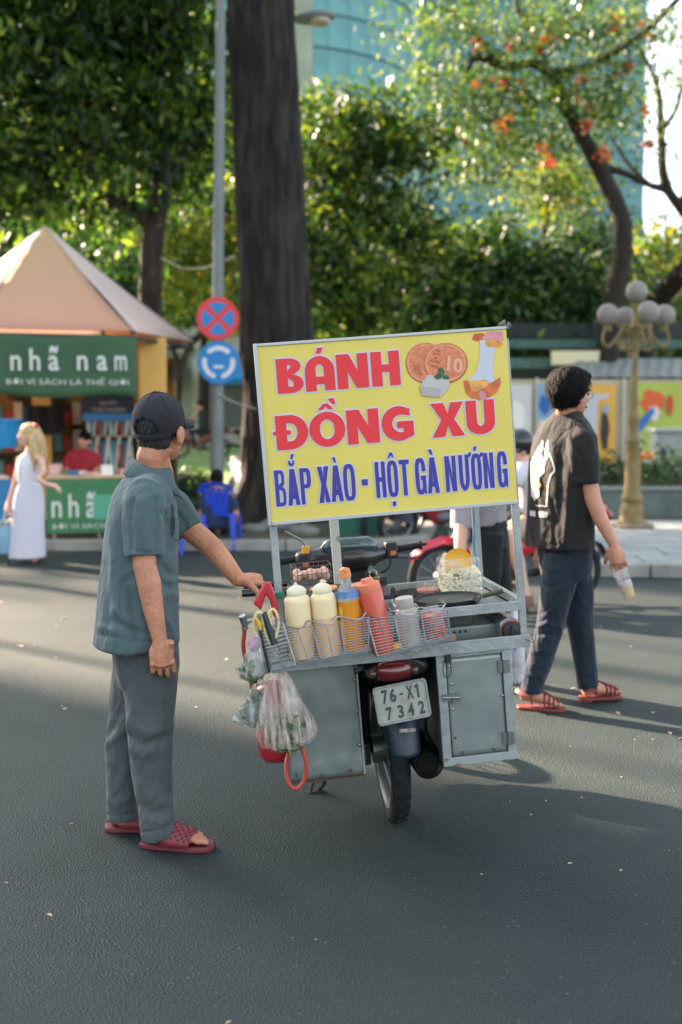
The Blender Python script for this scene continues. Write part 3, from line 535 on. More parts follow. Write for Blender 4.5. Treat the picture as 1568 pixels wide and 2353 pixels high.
mb = MB(); mb.tube([at(610, 1200, 18.5), at(614, 60, 18.5), at(640, 30, 18.2), at(700, 36, 17.7)], [.08, .06, .035, .03], 10); mb.build('pole', MATS['pole_grey'], sl_, 60)
for lb, a in [('thin cable sagging between the leafy tree and the street pole', smoothpts([(372, 592, 18), (420, 616, 17), (470, 615, 16), (500, 605, 15.25), (540, 588, 15.3)])), ('thin cable strung from the street pole toward the giant trunk', smoothpts([(500, 905, 15.1), (540, 925, 15.2), (590, 940, 15.3)]))]:
    tag(MB().tube([at(*p) for p in a], .012, 6).build('cable', mat('cable_pale', '8f8f80', .7), None, 60), lb, 'cable')
# ================================================================ BOOK KIOSK
KM = Matrix.Translation((-3.99, 15.45, .12)) @ Matrix.Rotation(R(15.5), 4, 'Z'); KI = KM.inverted()
def kl(u, v, yl):                                        # pixel -> kiosk-local point on the plane y = yl
    r = KI.to_3x3() @ ray(u, v); o = KI @ EYE; return o + r*((yl-o.y)/r.y)
def canvas(name, c_top, c_bot):
    m = bpy.data.materials.new(name); m.use_nodes = True; nt = m.node_tree; N = nt.nodes; b = N['Principled BSDF']; b.inputs['Roughness'].default_value = .75
    tc = N.new('ShaderNodeTexCoord'); sp = N.new('ShaderNodeSeparateXYZ'); nt.links.new(tc.outputs['Generated'], sp.inputs[0]); rp = N.new('ShaderNodeValToRGB'); nt.links.new(sp.outputs['Z'], rp.inputs[0])
    rp.color_ramp.elements[0].color = lin(c_bot); rp.color_ramp.elements[1].color = lin(c_top); nt.links.new(rp.outputs[0], b.inputs['Base Color'])
    t = N.new('ShaderNodeBsdfTranslucent'); nt.links.new(rp.outputs[0], t.inputs[0]); mx = N.new('ShaderNodeMixShader'); mx.inputs[0].default_value = .38
    nt.links.new(b.outputs[0], mx.inputs[1]); nt.links.new(t.outputs[0], mx.inputs[2]); nt.links.new(mx.outputs[0], N['Material Output'].inputs[0]); return m
kk = thing('book_kiosk', 'hexagonal book kiosk with pointed orange canvas roof and yellow columns', 'kiosk', KM)
VX = [Vector((2.0*math.cos(R(a)), 2.0*math.sin(R(a)), 2.53)) for a in (-120, -60, 0, 60, 120, 180)]; AP = Vector((0, 0, 4.05))
cw = [canvas('canvas_orange', 'd0b78c', 'dcac92'), canvas('canvas_skylit', 'ece4de', 'e6d2c8')]  # paler alternate panels: sun and sky sheen painted into the canvas colour
for i in range(6):
    a, b = VX[i], VX[(i+1) % 6]; n = 8; rows = []
    for k in range(n+1):
        t = k/n; t2 = t*.998; l, r_ = a.lerp(AP, t2), b.lerp(AP, t2); sag = -.05*math.sin(math.pi*t)
        rows.append([l.lerp(r_, j/6)+Vector((0, 0, sag*(1-abs(j/3-1)*.3))) for j in range(7)])
    mb = MB(); mb.loft(rows, False, False); o = mb.build('roof_panel', cw[i % 2], kk, 180, fix=False)
    s_ = o.modifiers.new('s', 'SOLIDIFY'); s_.thickness = .012
    mb = MB(); mb.bar(a*.97-Vector((0, 0, .0)), b*.97-Vector((0, 0, .0)), .04, .045); mb.build('eave_beam', mat('eave_dark', '3a3f3a', .8), kk, 30)
    mb = MB(); mb.bar(a-Vector((0, 0, .03)), AP-Vector((0, 0, .1)), .04); mb.build('rafter', MATS['eave_dark'], kk, 30)
MY = mat('yellow_render', 'd6a75a', .85, var=.1, scale=2)
for wx, wy, wd in [(-2.5, 14.95, .36), (-5.4, 14.3, .36), (-2.9, 16.6, .34), (-4.55, 17.0, .34), (-5.6, 16.0, .34), (-4.32, 16.3, .26)]:
    p = KI @ Vector((wx, wy, .12)); MB().box((p.x, p.y, 1.25), (wd, wd*.8, 2.5)).build('column', MY, kk, 30, .01)
M_bw = mat('kiosk_back', '4a4232', .9, col2='8f7440', thr=(.5, .56), scale=1.6)
for i in (2, 3, 4):                                      # rear walls with half-height stock shelving
    a, b = VX[i]*.86, VX[(i+1) % 6]*.86; a.z = b.z = 1.15; MB().bar(a, b, .06, 2.3).build('rear_wall', M_bw, kk, 30)
    for z in (.55, .95, 1.35):
        p_, q_ = a*.93, b*.93; p_.z = q_.z = z; MB().bar(p_, q_, .2, .03).build('shelf', mat('shelf_dark', '6e5a3e', .8), kk, 30)
        for k in range(11):
            o_ = p_.lerp(q_, .06+.088*k); hh = .2+.06*((k*7) % 3); c = ('b5463e', 'd8cfc0', '3a5f86', 'c9a24d', '45705a', '5d9aa0')[(k*5+i) % 6]
            MB().bar(o_+Vector((0, 0, .02)), o_+Vector((0, 0, .02+hh)), .11, .12, (b-a)).build('stock', mat('stock_'+c, c, .7), kk, 0)
M_ban = mat('banner_green', '35573b', .8, var=.12, scale=1.2); M_let = mat('banner_white', 'c3c8c0', .8)
yb_ = -1.70; a_, b_ = kl(-75, 775, yb_), kl(316, 912, yb_); rows = []
for k in range(9):
    t = k/8; rows.append([Vector((a_.x+(b_.x-a_.x)*j/24, yb_+.02*math.sin(j*.7+3*t)*t*(1-t)*2, 2.46+(b_.z-2.46)*t+.02*math.sin(j*.4))) for j in range(25)])
bn = tag(MB().loft(rows, False, False).build('hanging_banner', M_ban, None, 180, M=KM, fix=False), 'long green cloth banner with white lettering hung under the kiosk eave', 'banner'); bn.modifiers.new('s', 'SOLIDIFY').thickness = .006
def ktext(body, u, v, hpx, yl, mt, par, wpx=None, off=0.):
    c = kl(u, v, yl); sz = hpx*14/FPX/.72
    m = text_mesh(body, sz, 1., off); xs = [q.co.x for q in m.vertices]; w0 = max(xs)-min(xs)
    if wpx:
        k = (wpx*14.0/FPX)/w0
        for q in m.vertices: q.co.x *= k
    for q in m.vertices: q.co = c+Vector((q.co.x, 0, q.co.y))
    m.materials.clear(); return link('lettering', m, mt, par, 0)
def spaced(txt, us, v, hpx, yl, mt, par, wpx):
    for ch, u in zip(txt, us):
        if ch == 'ã': ktext('~', u, v-30, hpx*.9, yl, mt, par, wpx*.8, .02); ch = 'a'
        ktext(ch, u, v, hpx, yl, mt, par, wpx*(1.2 if ch == 'm' else 1), .006 if ch in 'nhma' else 0)
spaced('nhã nam'.replace(' ', ''), (37, 81, 124, 190, 235, 278), 850, 49, yb_-.045, M_let, bn, 23)
for ch, u in zip('nhnm', (37, 81, 190, 278)): pass
ktext('BỞI VÌ SÁCH LÀ THẾ GIỚI', 158, 884, 12, yb_-.045, M_let, bn, 268)
sg = MB().box(*[(lambda a, b: (((a.x+b.x)/2, 0.02, (a.z+b.z)/2), (b.x-a.x, .03, b.z-a.z)))(kl(190, 968, 0.02), kl(309, 914, 0.02))][0]).build('counter_sign', mat('sign_navy', '2d2f3c', .6), None, 0, M=KM); tag(sg, 'dark counter sign with white lettering and blue lower edge inside the kiosk', 'sign')
ktext('QUẦY', 250, 930, 9, -.01, M_let, sg, 44); ktext('THU NGÂN', 250, 946, 11, -.01, M_let, sg, 84)
a, b = kl(190, 967, -.005), kl(309, 950, -.005); MB().box(((a.x+b.x)/2, -.005, (a.z+b.z)/2), (b.x-a.x, .01, b.z-a.z)).build('lower_band', mat('band_blue', '3d7fb5', .6), sg, 0)
dr = MB(); a, b = kl(62, 935, .6), kl(150, 985, .6); dr.loft([[Vector((a.x+(b.x-a.x)*j/12, .6+.04*math.sin(j*1.3), z-(.09*math.sin(math.pi*j/12) if z < b.z+.1 else 0))) for j in range(13)] for z in (a.z+.02, (a.z+b.z)/2, b.z)], False, False); o = dr.build('drape', mat('drape_black', '1d1f1f', .9), None, 180, M=KM, fix=False); tag(o, 'black cloth drape gathered across the kiosk opening', 'drape')
p = kl(100, 775, -1.2); l_ = tag(MB().box((p.x, -1.2, p.z), (.14, .08, .07)).build('work_light', mat('lit_panel', 'f2f6f4', .4, emit=3.), None, 30, .015, M=KM), 'small lit white lamp under the kiosk roof', 'lamp')
# counter tables, books
def table(label, x0, x1, y0, h, banner):
    t = thing('counter_table', label, 'table', KM); xc = (x0+x1)/2; wd = x1-x0
    MB().box((xc, y0+.3, h), (wd, .62, .04)).build('tabletop', mat('table_wood', 'b39a78', .7, var=.15), t, 30, .006)
    for x in (x0+.08, xc, x1-.08):
        for y in (y0+.06, y0+.54): MB().box((x, y, h/2), (.035, .035, h)).build('leg', mat('table_leg', '9a8f86', .5), t, 30)
    if banner:
        q = MB().box((xc, y0-.012, h-.35), (wd+.02, .012, .65)).build('front_banner', mat('banner_green_bright', '39704a', .8, var=.12), t, 0); return t, q
    MB().box((xc, y0-.012, h-.32), (wd+.02, .012, .66)).build('cloth', mat('cloth_blue', '2c6f9a', .8), t, 0); return t, None
y0 = -2.02
t, q = table('kiosk counter table piled with books behind a green front banner', kl(108, 1150, y0).x, kl(345, 1150, y0).x, y0, .74, True)
spaced('nhã', (131, 170, 210), 1188, 54, y0-.022, M_let, q, 22)
ktext('BỞI VÌ SÁCH LÀ', 200, 1214, 11, y0-.022, M_let, q, 150)
a = kl(226, 1165, y0-.02); MB().box((a.x+.15, y0-.021, a.z), (.42, .004, .3)).build('print', mat('print_teal', '4f9a7d', .8), q, 0)
table('blue-clothed kiosk table beside the woman in white', -1.6, kl(24, 1150, y0).x, y0, .72, False)
bc = ['b5463e', 'd8cfc0', '3a5f86', 'c9a24d', '7a8c84', 'e0ddd6', '8b5a74', '45705a', 'cfa49a']
for i in range(24):
    x = -1.45+i*.105+random.uniform(-.02, .02); y = y0+random.choice((.12, .3, .48)); n = random.randint(1, 4)
    if kl(26, 1150, y0).x-.05 < x < kl(112, 1150, y0).x+.05: continue
    h = .03*n; c = random.choice(bc)
    tag(MB().box((0, 0, h/2), (.13, .18, h)).build('book', mat('book_'+c, c, .6), None, 30, M=KM @ Matrix.Translation((x, y, .76 if x > -.3 else .74)) @ Matrix.Rotation(random.uniform(-.3, .3), 4, 'Z')), {'b5463e': 'red', 'd8cfc0': 'cream', '3a5f86': 'blue', 'c9a24d': 'mustard', '7a8c84': 'grey-green', 'e0ddd6': 'white', '8b5a74': 'plum', '45705a': 'green', 'cfa49a': 'pink'}[c]+' paperback book lying on a kiosk counter table', 'book', 'books on the kiosk counter tables')
shf = thing('book_rack', 'open rack of upright books and teal boards inside the kiosk', 'rack', KM)
xl, xr = kl(196, 1000, .3).x, kl(312, 1000, .3).x
MB().box(((xl+xr)/2, .62, .95), (xr-xl, .03, 1.7)).build('back', mat('rack_back', '2a3532', .8), shf, 0)
for z in (.72, 1.2, 1.62): MB().box(((xl+xr)/2, .5, z), (xr-xl, .26, .03)).build('shelf', mat('rack_wood', 'a9987c', .7), shf, 0)
for i in range(13):
    x = xl+.05+(xr-xl-.1)*i/12; c = ['c9d6d2', '5d9aa0', 'd7d0c2', 'b4534a', '3f7f8c', 'e3e0da'][i % 6]
    for z in (.735, 1.215): MB().box((x, .45, z+.17+.03*(i % 3)), (.045, .16, .34+.06*(i % 3)), rot('Y', (-6, 0, 8)[i % 3])).build('book', mat('spine_'+c, c, .6), shf, 0)
tub = thing('blue_tub', 'round blue plastic tub stacked beside the kiosk', 'tub', KM @ Matrix.Translation(kl(6, 1010, -1.2)-Vector((0, 0, .1))))
mb = MB(); mb.lathe([(.17, 0), (.24, .32), (.26, .33), (.26, .36), (.235, .35)], 20); mb.build('bowl', mat('plastic_blue', '1d7fb5', .4), tub, 50)
# ================================================================ MOTORBIKES behind
M_tyre = mat('tyre', '16191a', .85, var=.3, scale=30, bump=.3); M_rim = mat('rim', '8d9290', .35, metal=.7); M_blk = mat('black_plastic', '17191b', .5, var=.2); M_chr = mat('chrome', 'b5b8b6', .2, metal=.9)
def torus(mb, c, Rr, r, axis='X', n=32, k=10):
    pts = []
    for i in range(n):
        a = 2*math.pi*i/n; pts.append(Vector(c)+(Vector((0, Rr*math.cos(a), Rr*math.sin(a))) if axis == 'X' else Vector((Rr*math.cos(a), Rr*math.sin(a), 0)) if axis == 'Z' else Vector((Rr*math.cos(a), 0, Rr*math.sin(a)))))
    mb.tube(pts, r, k, closed=True)
def wheel(par, y, rad=.285, name='wheel', tw=.038):
    t = MB(); torus(t, (0, y, rad), rad-tw, tw); w_ = t.build('tyre', M_tyre, None, 60)
    e = bpy.data.objects.new(name, None); COL.objects.link(e); e.parent = par; w_.parent = e
    m = MB(); torus(m, (0, y, rad), rad-.07, .016); m.cyl((-.05, y, rad), (.05, y, rad), .04)
    for i in range(12):
        a = 2*math.pi*i/12; m.cyl((.02*(1 if i % 2 else -1), y, rad), (0, y+(rad-.07)*math.cos(a), rad+(rad-.07)*math.sin(a)), .004, n=5)
    m.build('rim', M_rim, e, 60); return e
def motorbike(label, colr, M, group='motorbikes parked and passing behind the cart', seat='1a1b1c', dark='202326'):
    t = thing('motorbike', label, 'motorbike', M, group); C1 = mat('paint_'+colr, colr, .3, coat=.5); D1 = mat('trim_'+dark, dark, .45)
    wheel(t, -.6, name='rear_wheel'); wheel(t, .62, name='front_wheel')
    m = MB(); m.loft([[Vector((x*wd, y, z+(0 if abs(x) < .5 else -.05))) for x in (-1, -.6, 0, .6, 1)] for y, z, wd in [(.36, .52, .04), (.48, .6, .05), (.62, .615, .055), (.78, .57, .05), (.88, .48, .035)]], False, False); o = m.build('front_fender', C1, t, 60, fix=False); o.modifiers.new('s', 'SOLIDIFY').thickness = .012
    m = MB(); m.tube([(.0, .3, .98), (0, .46, .62), (0, .6, .3)], [.05, .045, .03], 10); m.cyl((.06, .48, .6), (.06, .62, .28), .02); m.cyl((-.06, .48, .6), (-.06, .62, .28), .02); m.build('fork', D1, t, 60)
    m = MB(); m.loft([[Vector((sx*wd, y+.06*abs(sx), z)) for sx in (-1, -.5, 0, .5, 1)]+[Vector((sx*wd*.95, y-.05, z)) for sx in (1, .5, 0, -.5, -1)] for z, y, wd in [(.28, .12, .12), (.42, .26, .19), (.6, .34, .21), (.78, .36, .19), (.92, .32, .12)]]); m.build('leg_shield', C1, t, 50)
    m = MB(); m.loft([[Vector((wd*math.cos(a), y, z+h*math.sin(a))) for a in np.linspace(0, 2*math.pi, 14, endpoint=False)] for y, z, wd, h in [(.25, .42, .07, .08), (.05, .42, .09, .1), (-.1, .52, .11, .13), (-.35, .63, .13, .12), (-.6, .7, .12, .1), (-.85, .78, .07, .06), (-.92, .8, .03, .03)]]); m.build('body', C1, t, 60)
    m = MB(); m.loft([[Vector((wd*math.cos(a), y, z+.055*math.sin(a))) for a in np.linspace(0, 2*math.pi, 12, endpoint=False)] for y, z, wd in [(.12, .7, .06), (.0, .74, .12), (-.3, .77, .13), (-.55, .82, .13), (-.8, .84, .09), (-.85, .84, .05)]]); m.build('seat', mat('seat_'+seat, seat, .6), t, 60)
    m = MB(); m.ell((0, -.93, .74), (.08, .05, .05), 12, 8); m.build('tail_light', mat('tail_red', '8c1f22', .3, coat=.5), t, 180)
    m = MB(); m.ell((0, .3, 1.0), (.13, .12, .1), 14, 9); m.build('headlight_cowl', C1, t, 180)
    m = MB(); m.ell((0, .395, 1.0), (.085, .04, .07), 14, 9); m.build('headlight', mat('lens', 'c9cfd0', .15, coat=.6), t, 180)
    m = MB(); m.tube([(-.34, .16, 1.04), (-.2, .22, 1.03), (0, .26, 1.02), (.2, .22, 1.03), (.34, .16, 1.04)], .016, 8); m.cyl((.24, .2, 1.03), (.35, .15, 1.04), .021); m.cyl((-.24, .2, 1.03), (-.35, .15, 1.04), .021); m.build('handlebar', M_blk, t, 60)
    for s_ in (-1, 1):
        m = MB(); m.tube([(s_*.2, .24, 1.04), (s_*.26, .26, 1.15), (s_*.3, .25, 1.2)], .007, 6); m.ell((s_*.31, .25, 1.23), (.055, .02, .04), 12, 7); m.build('mirror', M_blk, t, 60)
    m = MB(); m.ell((0, .0, .33), (.13, .17, .11), 12, 8); m.cyl((0, .08, .36), (0, .24, .4), .07, .06); m.build('engine', mat('engine_grey', '5b6062', .5, metal=.5), t, 60)
    m = MB(); m.tube([(.1, .2, .3), (.12, -.1, .24), (.13, -.4, .28), (.14, -.95, .38)], [.02, .025, .05, .045], 10); m.build('exhaust', mat('exhaust_dark', '3a3d3f', .4, metal=.6), t, 60)
    m = MB(); m.loft([[Vector((x*.06, y, z)) for x in (-1, 0, 1)] for y, z in [(-.4, .56), (-.6, .6), (-.85, .5), (-.95, .36)]], False, False); o = m.build('rear_fender', M_blk, t, 60, fix=False); o.modifiers.new('s', 'SOLIDIFY').thickness = .01
    m = MB(); m.tube([(-.08, .0, .2), (-.22, -.06, .0)], .012, 6); m.build('side_stand', M_blk, t, 60); return t
def bikeM(u, v, rz, lean=0, z=0.): return Matrix.Translation(gr(u, v, z)) @ Matrix.Rotation(R(rz), 4, 'Z') @ Matrix.Rotation(R(lean), 4, 'Y')
# heading is local +Y; rz = 90 points left
motorbike('red motorbike ridden by the helmeted rider behind the cart', 'b8283a', bikeM(1165, 1348, 112, 0))
motorbike('red and black motorbike parked with its front wheel beside the green bin', 'b02a34', bikeM(905, 1238, 150, -6))
motorbike('dark red motorbike parked behind the sign\'s right post', '8e2732', bikeM(1010, 1246, 115, -7))
motorbike('grey-white motorbike parked against the giant trunk', '9aa6a6', bikeM(560, 1188, 200, -7, .12))
for i, (lb, c, u, v, rz) in enumerate([('blue motorbike parked behind the hedge near the lamp post', '2f6f9f', 1405, 1100, 30), ('black motorbike parked behind the hedge', '2a2d30', 1345, 1100, 20), ('silver motorbike parked behind the hedge by the cabinet', 'a7adad', 1480, 1100, 25), ('black scooter parked before the orange poster', '232628', 1440, 1085, 160), ('white motorbike parked before the pale posters', 'c9cbc6', 1290, 1090, 30)]):
    motorbike(lb, c, bikeM(u, v, rz, -5, .1))
gb_ = thing('green_bin', 'dark green plastic bin behind the cart\'s centre post', 'bin', gr(815, 1246)); mb = MB()
mb.loft([[Vector((x*wd, y*wd*.8, z)) for x, y in ((-1, -1), (1, -1), (1, 1), (-1, 1))] for z, wd in ((0, .3), (.62, .38))]); mb.build('body', mat('bin_green', '1d5a48', .5, var=.15), gb_, 30, .02); mb = MB(); mb.box((0, 0, .66), (.82, .68, .06)); mb.build('lid', mat('bin_lid', '1a4f40', .5), gb_, 30, .02)
# stones at the foot of the giant tree
for i, (u, v, r) in enumerate([(640, 1222, .2), (700, 1232, .16), (585, 1225, .14)]):
    c = gr(u, v, .1); m = MB(); m.ell((0, 0, r*.4), (r*1.3, r, r*.55), 12, 8); o = m.build('rock', mat('rock', '6f726d', .9, var=.3, scale=6, bump=.5, bscale=20), None, 180, M=Matrix.Translation(c))
    for q in o.data.vertices: q.co += q.co.normalized()*.03*noise.noise(q.co*9+Vector((i, 0, 0)))
    tag(o, ['largest pale rock at the foot of the giant trunk', 'pale rock right of the giant trunk foot near the kerb', 'small pale rock by the blue chair'][i], 'rock')
# ================================================================ STREET-FOOD MOTORBIKE CART  (cart-local: x right, y ahead, z up)
from mathutils.geometry import tessellate_polygon
M_alu = mat('aluminium', '969d9c', .42, metal=.35, var=.16, scale=14, bump=.12, bscale=60)
M_post = mat('worn_white_post', 'b9bbb4', .6, col2='55504a', scale=20, thr=(.62, .68), stretch=(1, 1, .5))
M_sheet = mat('galvanised_sheet', '858e8b', .34, metal=.45, var=.12, scale=2.5, bump=.1, bscale=9, detail=9)
M_rust = mat('worn_frame', '98a09d', .5, metal=.3, col2='6a5540', scale=26, thr=(.60, .68))
M_steel = mat('steel', 'a9aeae', .3, metal=.7, var=.1); M_iron = mat('cast_iron', '1c1d1d', .55, var=.3, bump=.3); M_bolt = mat('bolt', '8f9290', .3, metal=.8)
ct = thing('food_cart_rack', 'aluminium food rack with tray, posts and two metal side boxes on the motorbike', 'food cart', MC)
def cbar(nm, p, q, w_=.03, t_=.03, m_=None, bev=.002): return MB().bar(p, q, w_, t_).build(nm, m_ or M_alu, ct, 30, bev)
cbar('tray_rail', (-.475, -.425, .742), (.468, -.425, .742), .012, .045); cbar('tray_rail', (-.46, .26, .742), (.455, .26, .742), .02, .04)
cbar('tray_rail', (-.465, -.418, .742), (-.465, .25, .742), .02, .04); cbar('tray_rail', (.455, -.418, .742), (.455, .25, .742), .02, .04)
MB().box((0, -.08, .728), (.9, .66, .008)).build('tray_deck', M_sheet, ct, 0)
cbar('post', (-.398, -.40, .74), (-.398, -.40, 1.80), .026, .02); cbar('post', (.452, -.405, .74), (.452, -.405, 1.80), .026, .02); cbar('post', (.447, .2, .74), (.447, .2, 1.7), .028, .024)
MB().bar((-.108, .4, .35), (-.108, .4, 1.66), .036, .03, (0, 1, 0)).build('centre_post', M_post, ct, 30, .003)
cbar('brace', (-.108, .4, 1.60), (-.108, -.385, 1.60), .02, .02); cbar('brace', (.447, .19, 1.66), (.45, -.39, 1.66), .02, .02)
cbar('upper_rail', (.03, -.42, .868), (.447, -.42, .868), .012, .034); cbar('upper_rail', (.455, -.40, .872), (.449, .19, .872), .02, .03); cbar('upper_rail', (.05, .2, .872), (.435, .2, .872), .02, .03); cbar('upper_rail', (.03, -.41, .868), (.03, .2, .868), .02, .03)
MB().box((.24, -.10, .851), (.40, .56, .004)).build('upper_shelf', M_sheet, ct, 0)
# left side box
lb = bpy.data.objects.new('side_box', None); COL.objects.link(lb); lb.parent = ct
def pnl(nm, c, d, m_, par, bev=.002): return MB().box(c, d).build(nm, m_, par, 30, bev)
def dent(u0, u1, z0, z1, y, amp, seed):
    rows = []; n = 22
    for i in range(n+1):
        rows.append([Vector((u0+(u1-u0)*j/n, y+amp*noise.noise((j*.22, i*.22, seed))-(amp*1.6*math.exp(-((i-2.2)/1.4)**2)*(1+math.sin(j*.9))*.5), z0+(z1-z0)*i/n)) for j in range(n+1)])
    return MB().loft(rows, False, False)
o = dent(-.405, -.14, .288, .722, -.305, .0035, 3).build('rear_panel', M_sheet, lb, 180, fix=False); o.modifiers.new('s', 'SOLIDIFY').thickness = .003
pnl('shell', (-.273, -.05, .505), (.258, .49, .42), mat('box_dark', '4a5252', .5, metal=.3), lb); pnl('edge_trim', (-.139, -.306, .505), (.006, .008, .43), M_alu, lb, 0); pnl('bottom_lip', (-.273, -.29, .284), (.268, .04, .006), mat('rust_lip', '4d3f35', .8), lb, 0)
for x, z in [(-.15, .64), (-.15, .52), (-.15, .40), (-.385, .315), (-.29, .30), (-.19, .31), (-.385, .6)]:
    m = MB(); m.lathe([(.0065, 0), (.0065, .003), (.003, .006)], 10, (x, -.311, z), RF); m.build('bolt', M_bolt if z > .35 else mat('rust_bolt', '5c4636', .8), lb, 50)
# right side box with framed door
rb = bpy.data.objects.new('side_box', None); COL.objects.link(rb); rb.parent = ct
pnl('shell', (.265, -.14, .52), (.262, .5, .40), MATS['box_dark'], rb)
for c, d, m_ in [((.148, -.402, .522), (.032, .02, .41), M_alu), ((.385, -.402, .522), (.032, .02, .41), M_alu), ((.266, -.402, .331), (.268, .024, .03), M_rust), ((.266, -.400, .714), (.26, .02, .02), M_alu)]: pnl('frame_bar', c, d, m_, rb)
o = dent(.168, .366, .349, .702, -.404, .0012, 9).build('door', mat('door_sheet', '8a928e', .36, metal=.4, var=.16, scale=3.5, bump=.1, bscale=9, detail=9), rb, 180, fix=False); o.modifiers.new('s', 'SOLIDIFY').thickness = .004
for z in (.655, .395):
    m = MB(); m.box((.36, -.411, z), (.018, .005, .044)); m.box((.384, -.414, z), (.016, .005, .044)); m.cyl((.372, -.416, z-.024), (.372, -.416, z+.024), .005); m.build('hinge', M_bolt, rb, 30)
m = MB(); m.box((.158, -.416, .565), (.024, .006, .026)); m.box((.188, -.411, .563), (.036, .006, .03)); m.cyl((.142, -.419, .567), (.205, -.419, .562), .005); m.box((.185, -.420, .55), (.012, .008, .018)); m.build('latch', M_bolt, rb, 30)
for x, z in [(.176, .675), (.18, .61), (.178, .52), (.182, .415), (.205, .36), (.318, .36), (.36, .55)]:
    m = MB(); m.lathe([(.005, 0), (.005, .003), (.002, .005)], 8, (x, -.408, z), RF); m.build('bolt', MATS['rust_bolt'] if z < .5 else M_bolt, rb, 50)
m = MB(); m.tube(smoothpts([(.16, -.42, .70), (.15, -.43, .66), (.165, -.435, .64), (.18, -.43, .665), (.175, -.425, .70)]), .0018, 5); m.box((.172, -.42, .708), (.018, .03, .03)); m.build('wire_tie', M_blk, rb, 40)
m = MB(); m.tube(smoothpts([(.45, -.43, .75), (.475, -.45, .74), (.485, -.44, .755), (.47, -.45, .77), (.478, -.44, .735)]), .0016, 5); m.build('wire_tie', mat('wire_grey', '6b6a62', .5, metal=.5), ct, 40)
m = MB(); m.tube([(-.398, -.415, z) for z in (.975, .985, .995)], .019, 8); m.build('cord_tie', mat('cord_green', '2f7d67', .7), ct, 60)
# ---------------------------------------------------------------- the motorbike itself
bk = thing('cart_motorbike', 'old black step-through motorbike carrying the food rack, leaning on its stand', 'motorbike', MC)
def treadtyre():
    t = MB(); n = 60; prof = [(-.036, -.052), (-.038, -.03), (-.033, -.012), (-.02, -.002), (-.006, .0), (.006, .0), (.02, -.002), (.033, -.012), (.038, -.03), (.036, -.052)]; rings = []
    for i in range(n):
        a = 2*math.pi*i/n; rings.append([Vector((x, math.cos(a)*(.283+r), .283+math.sin(a)*(.283+r))) for x, r in prof])
    rings.append(rings[0]); t.loft(rings, False, False)
    for i in range(n):
        a = 2*math.pi*i/n
        for x, sk in ((-.024, .3), (-.008, -.3), (.008, .3), (.024, -.3)):
            if (i+int(x*1000)) % 2: continue
            Rm = rot('X', math.degrees(a)-90)
            rr = .283+(.0015 if abs(x) < .01 else -.003); t.box((x, math.cos(a)*rr, .283+math.sin(a)*rr), (.011, .021, .006), Rm @ rot('Z', 18 if sk > 0 else -18))
    return t
rw = bpy.data.objects.new('rear_wheel', None); COL.objects.link(rw); rw.parent = bk
treadtyre().build('tyre', M_tyre, rw, 40)
m = MB(); n = 48; rg = []
for i in range(n):
    a = 2*math.pi*i/n; rg.append([Vector((x, math.cos(a)*r, .283+math.sin(a)*r)) for x, r in [(-.036, .236), (-.03, .222), (-.012, .214), (.012, .214), (.03, .222), (.036, .236), (.02, .228), (-.02, .228)]])
rg.append(rg[0]); m.loft(rg, False); m.cyl((-.07, 0, .283), (.07, 0, .283), .055)
for i in range(18):
    a = 2*math.pi*i/18; m.cyl((.035*(1 if i % 2 else -1), .04*math.cos(a), .283+.04*math.sin(a)), (0, .218*math.cos(a+.15), .283+.218*math.sin(a+.15)), .003, n=5)
m.build('rim', mat('rim_worn', '777c7a', .35, metal=.7, var=.2), rw, 40)
fw_ = wheel(bk, 1.2, name='front_wheel')
def fend(pts, wd, name, m_, edge=.35):
    mb = MB(); mb.loft([[Vector((sx*w_, y-(abs(sx)**2)*dy, z-(abs(sx)**2)*dz)) for sx in (-1, -.75, -.4, 0, .4, .75, 1)] for y, z, w_, dy, dz in pts], False, False); o = mb.build(name, m_, bk, 60, fix=False); o.modifiers.new('s', 'SOLIDIFY').thickness = .006; return o
M_fend = mat('fender_blueblack', '1d2c36', .45, var=.2, scale=10)
fend([(.25, .56, .07, 0, .05), (0, .615, .075, 0, .05), (-.2, .60, .08, 0, .05), (-.33, .55, .07, -.02, .03), (-.40, .49, .058, -.04, 0), (-.425, .43, .054, -.045, 0), (-.44, .385, .05, -.04, 0), (-.442, .372, .042, -.035, 0)], .07, 'rear_fender', M_fend)
m = MB(); m.loft([[Vector((wd*math.cos(a), y, z+h*math.sin(a))) for a in np.linspace(0, 2*math.pi, 18, endpoint=False)] for y, z, wd, h in [(.3, .56, .1, .1), (.1, .60, .13, .11), (-.15, .645, .135, .085), (-.3, .668, .125, .06), (-.39, .685, .11, .045), (-.415, .688, .09, .03)]]); m.build('tail_body', M_blk, bk, 60)
tl = cl(915, 1540, -.43)
m = MB(); m.loft([[Vector((tl.x-.012+sx*wd, y+.03*abs(sx)**2.2, z)) for sx in np.linspace(-1, 1, 11)] + [Vector((tl.x-.012+sx*wd, -.38, z)) for sx in np.linspace(1, -1, 11)] for z, y, wd in [(.645, -.425, .05), (.655, -.445, .062), (.69, -.45, .066), (.712, -.435, .062), (.72, -.41, .055)]]); m.build('tail_light', mat('tail_lens_red', '5a1518', .25, coat=.7, var=.25, scale=12), bk, 60)
for sx in (-1, 1):
    m = MB(); m.ell((tl.x-.012+sx*.074, -.385, .676), (.022, .04, .022), 12, 8); m.build('indicator', mat('lens_amber', '4d4030', .3, coat=.6), bk, 180)
m = MB(); m.tube([(-.13, -.36, .722), (-.02, -.37, .728), (.1, -.36, .722)], .012, 8); m.tube([(-.10, -.3, .70), (-.14, -.42, .70), (-.16, -.425, .695)], .01, 6); m.build('tail_bracket', M_blk, bk, 60)
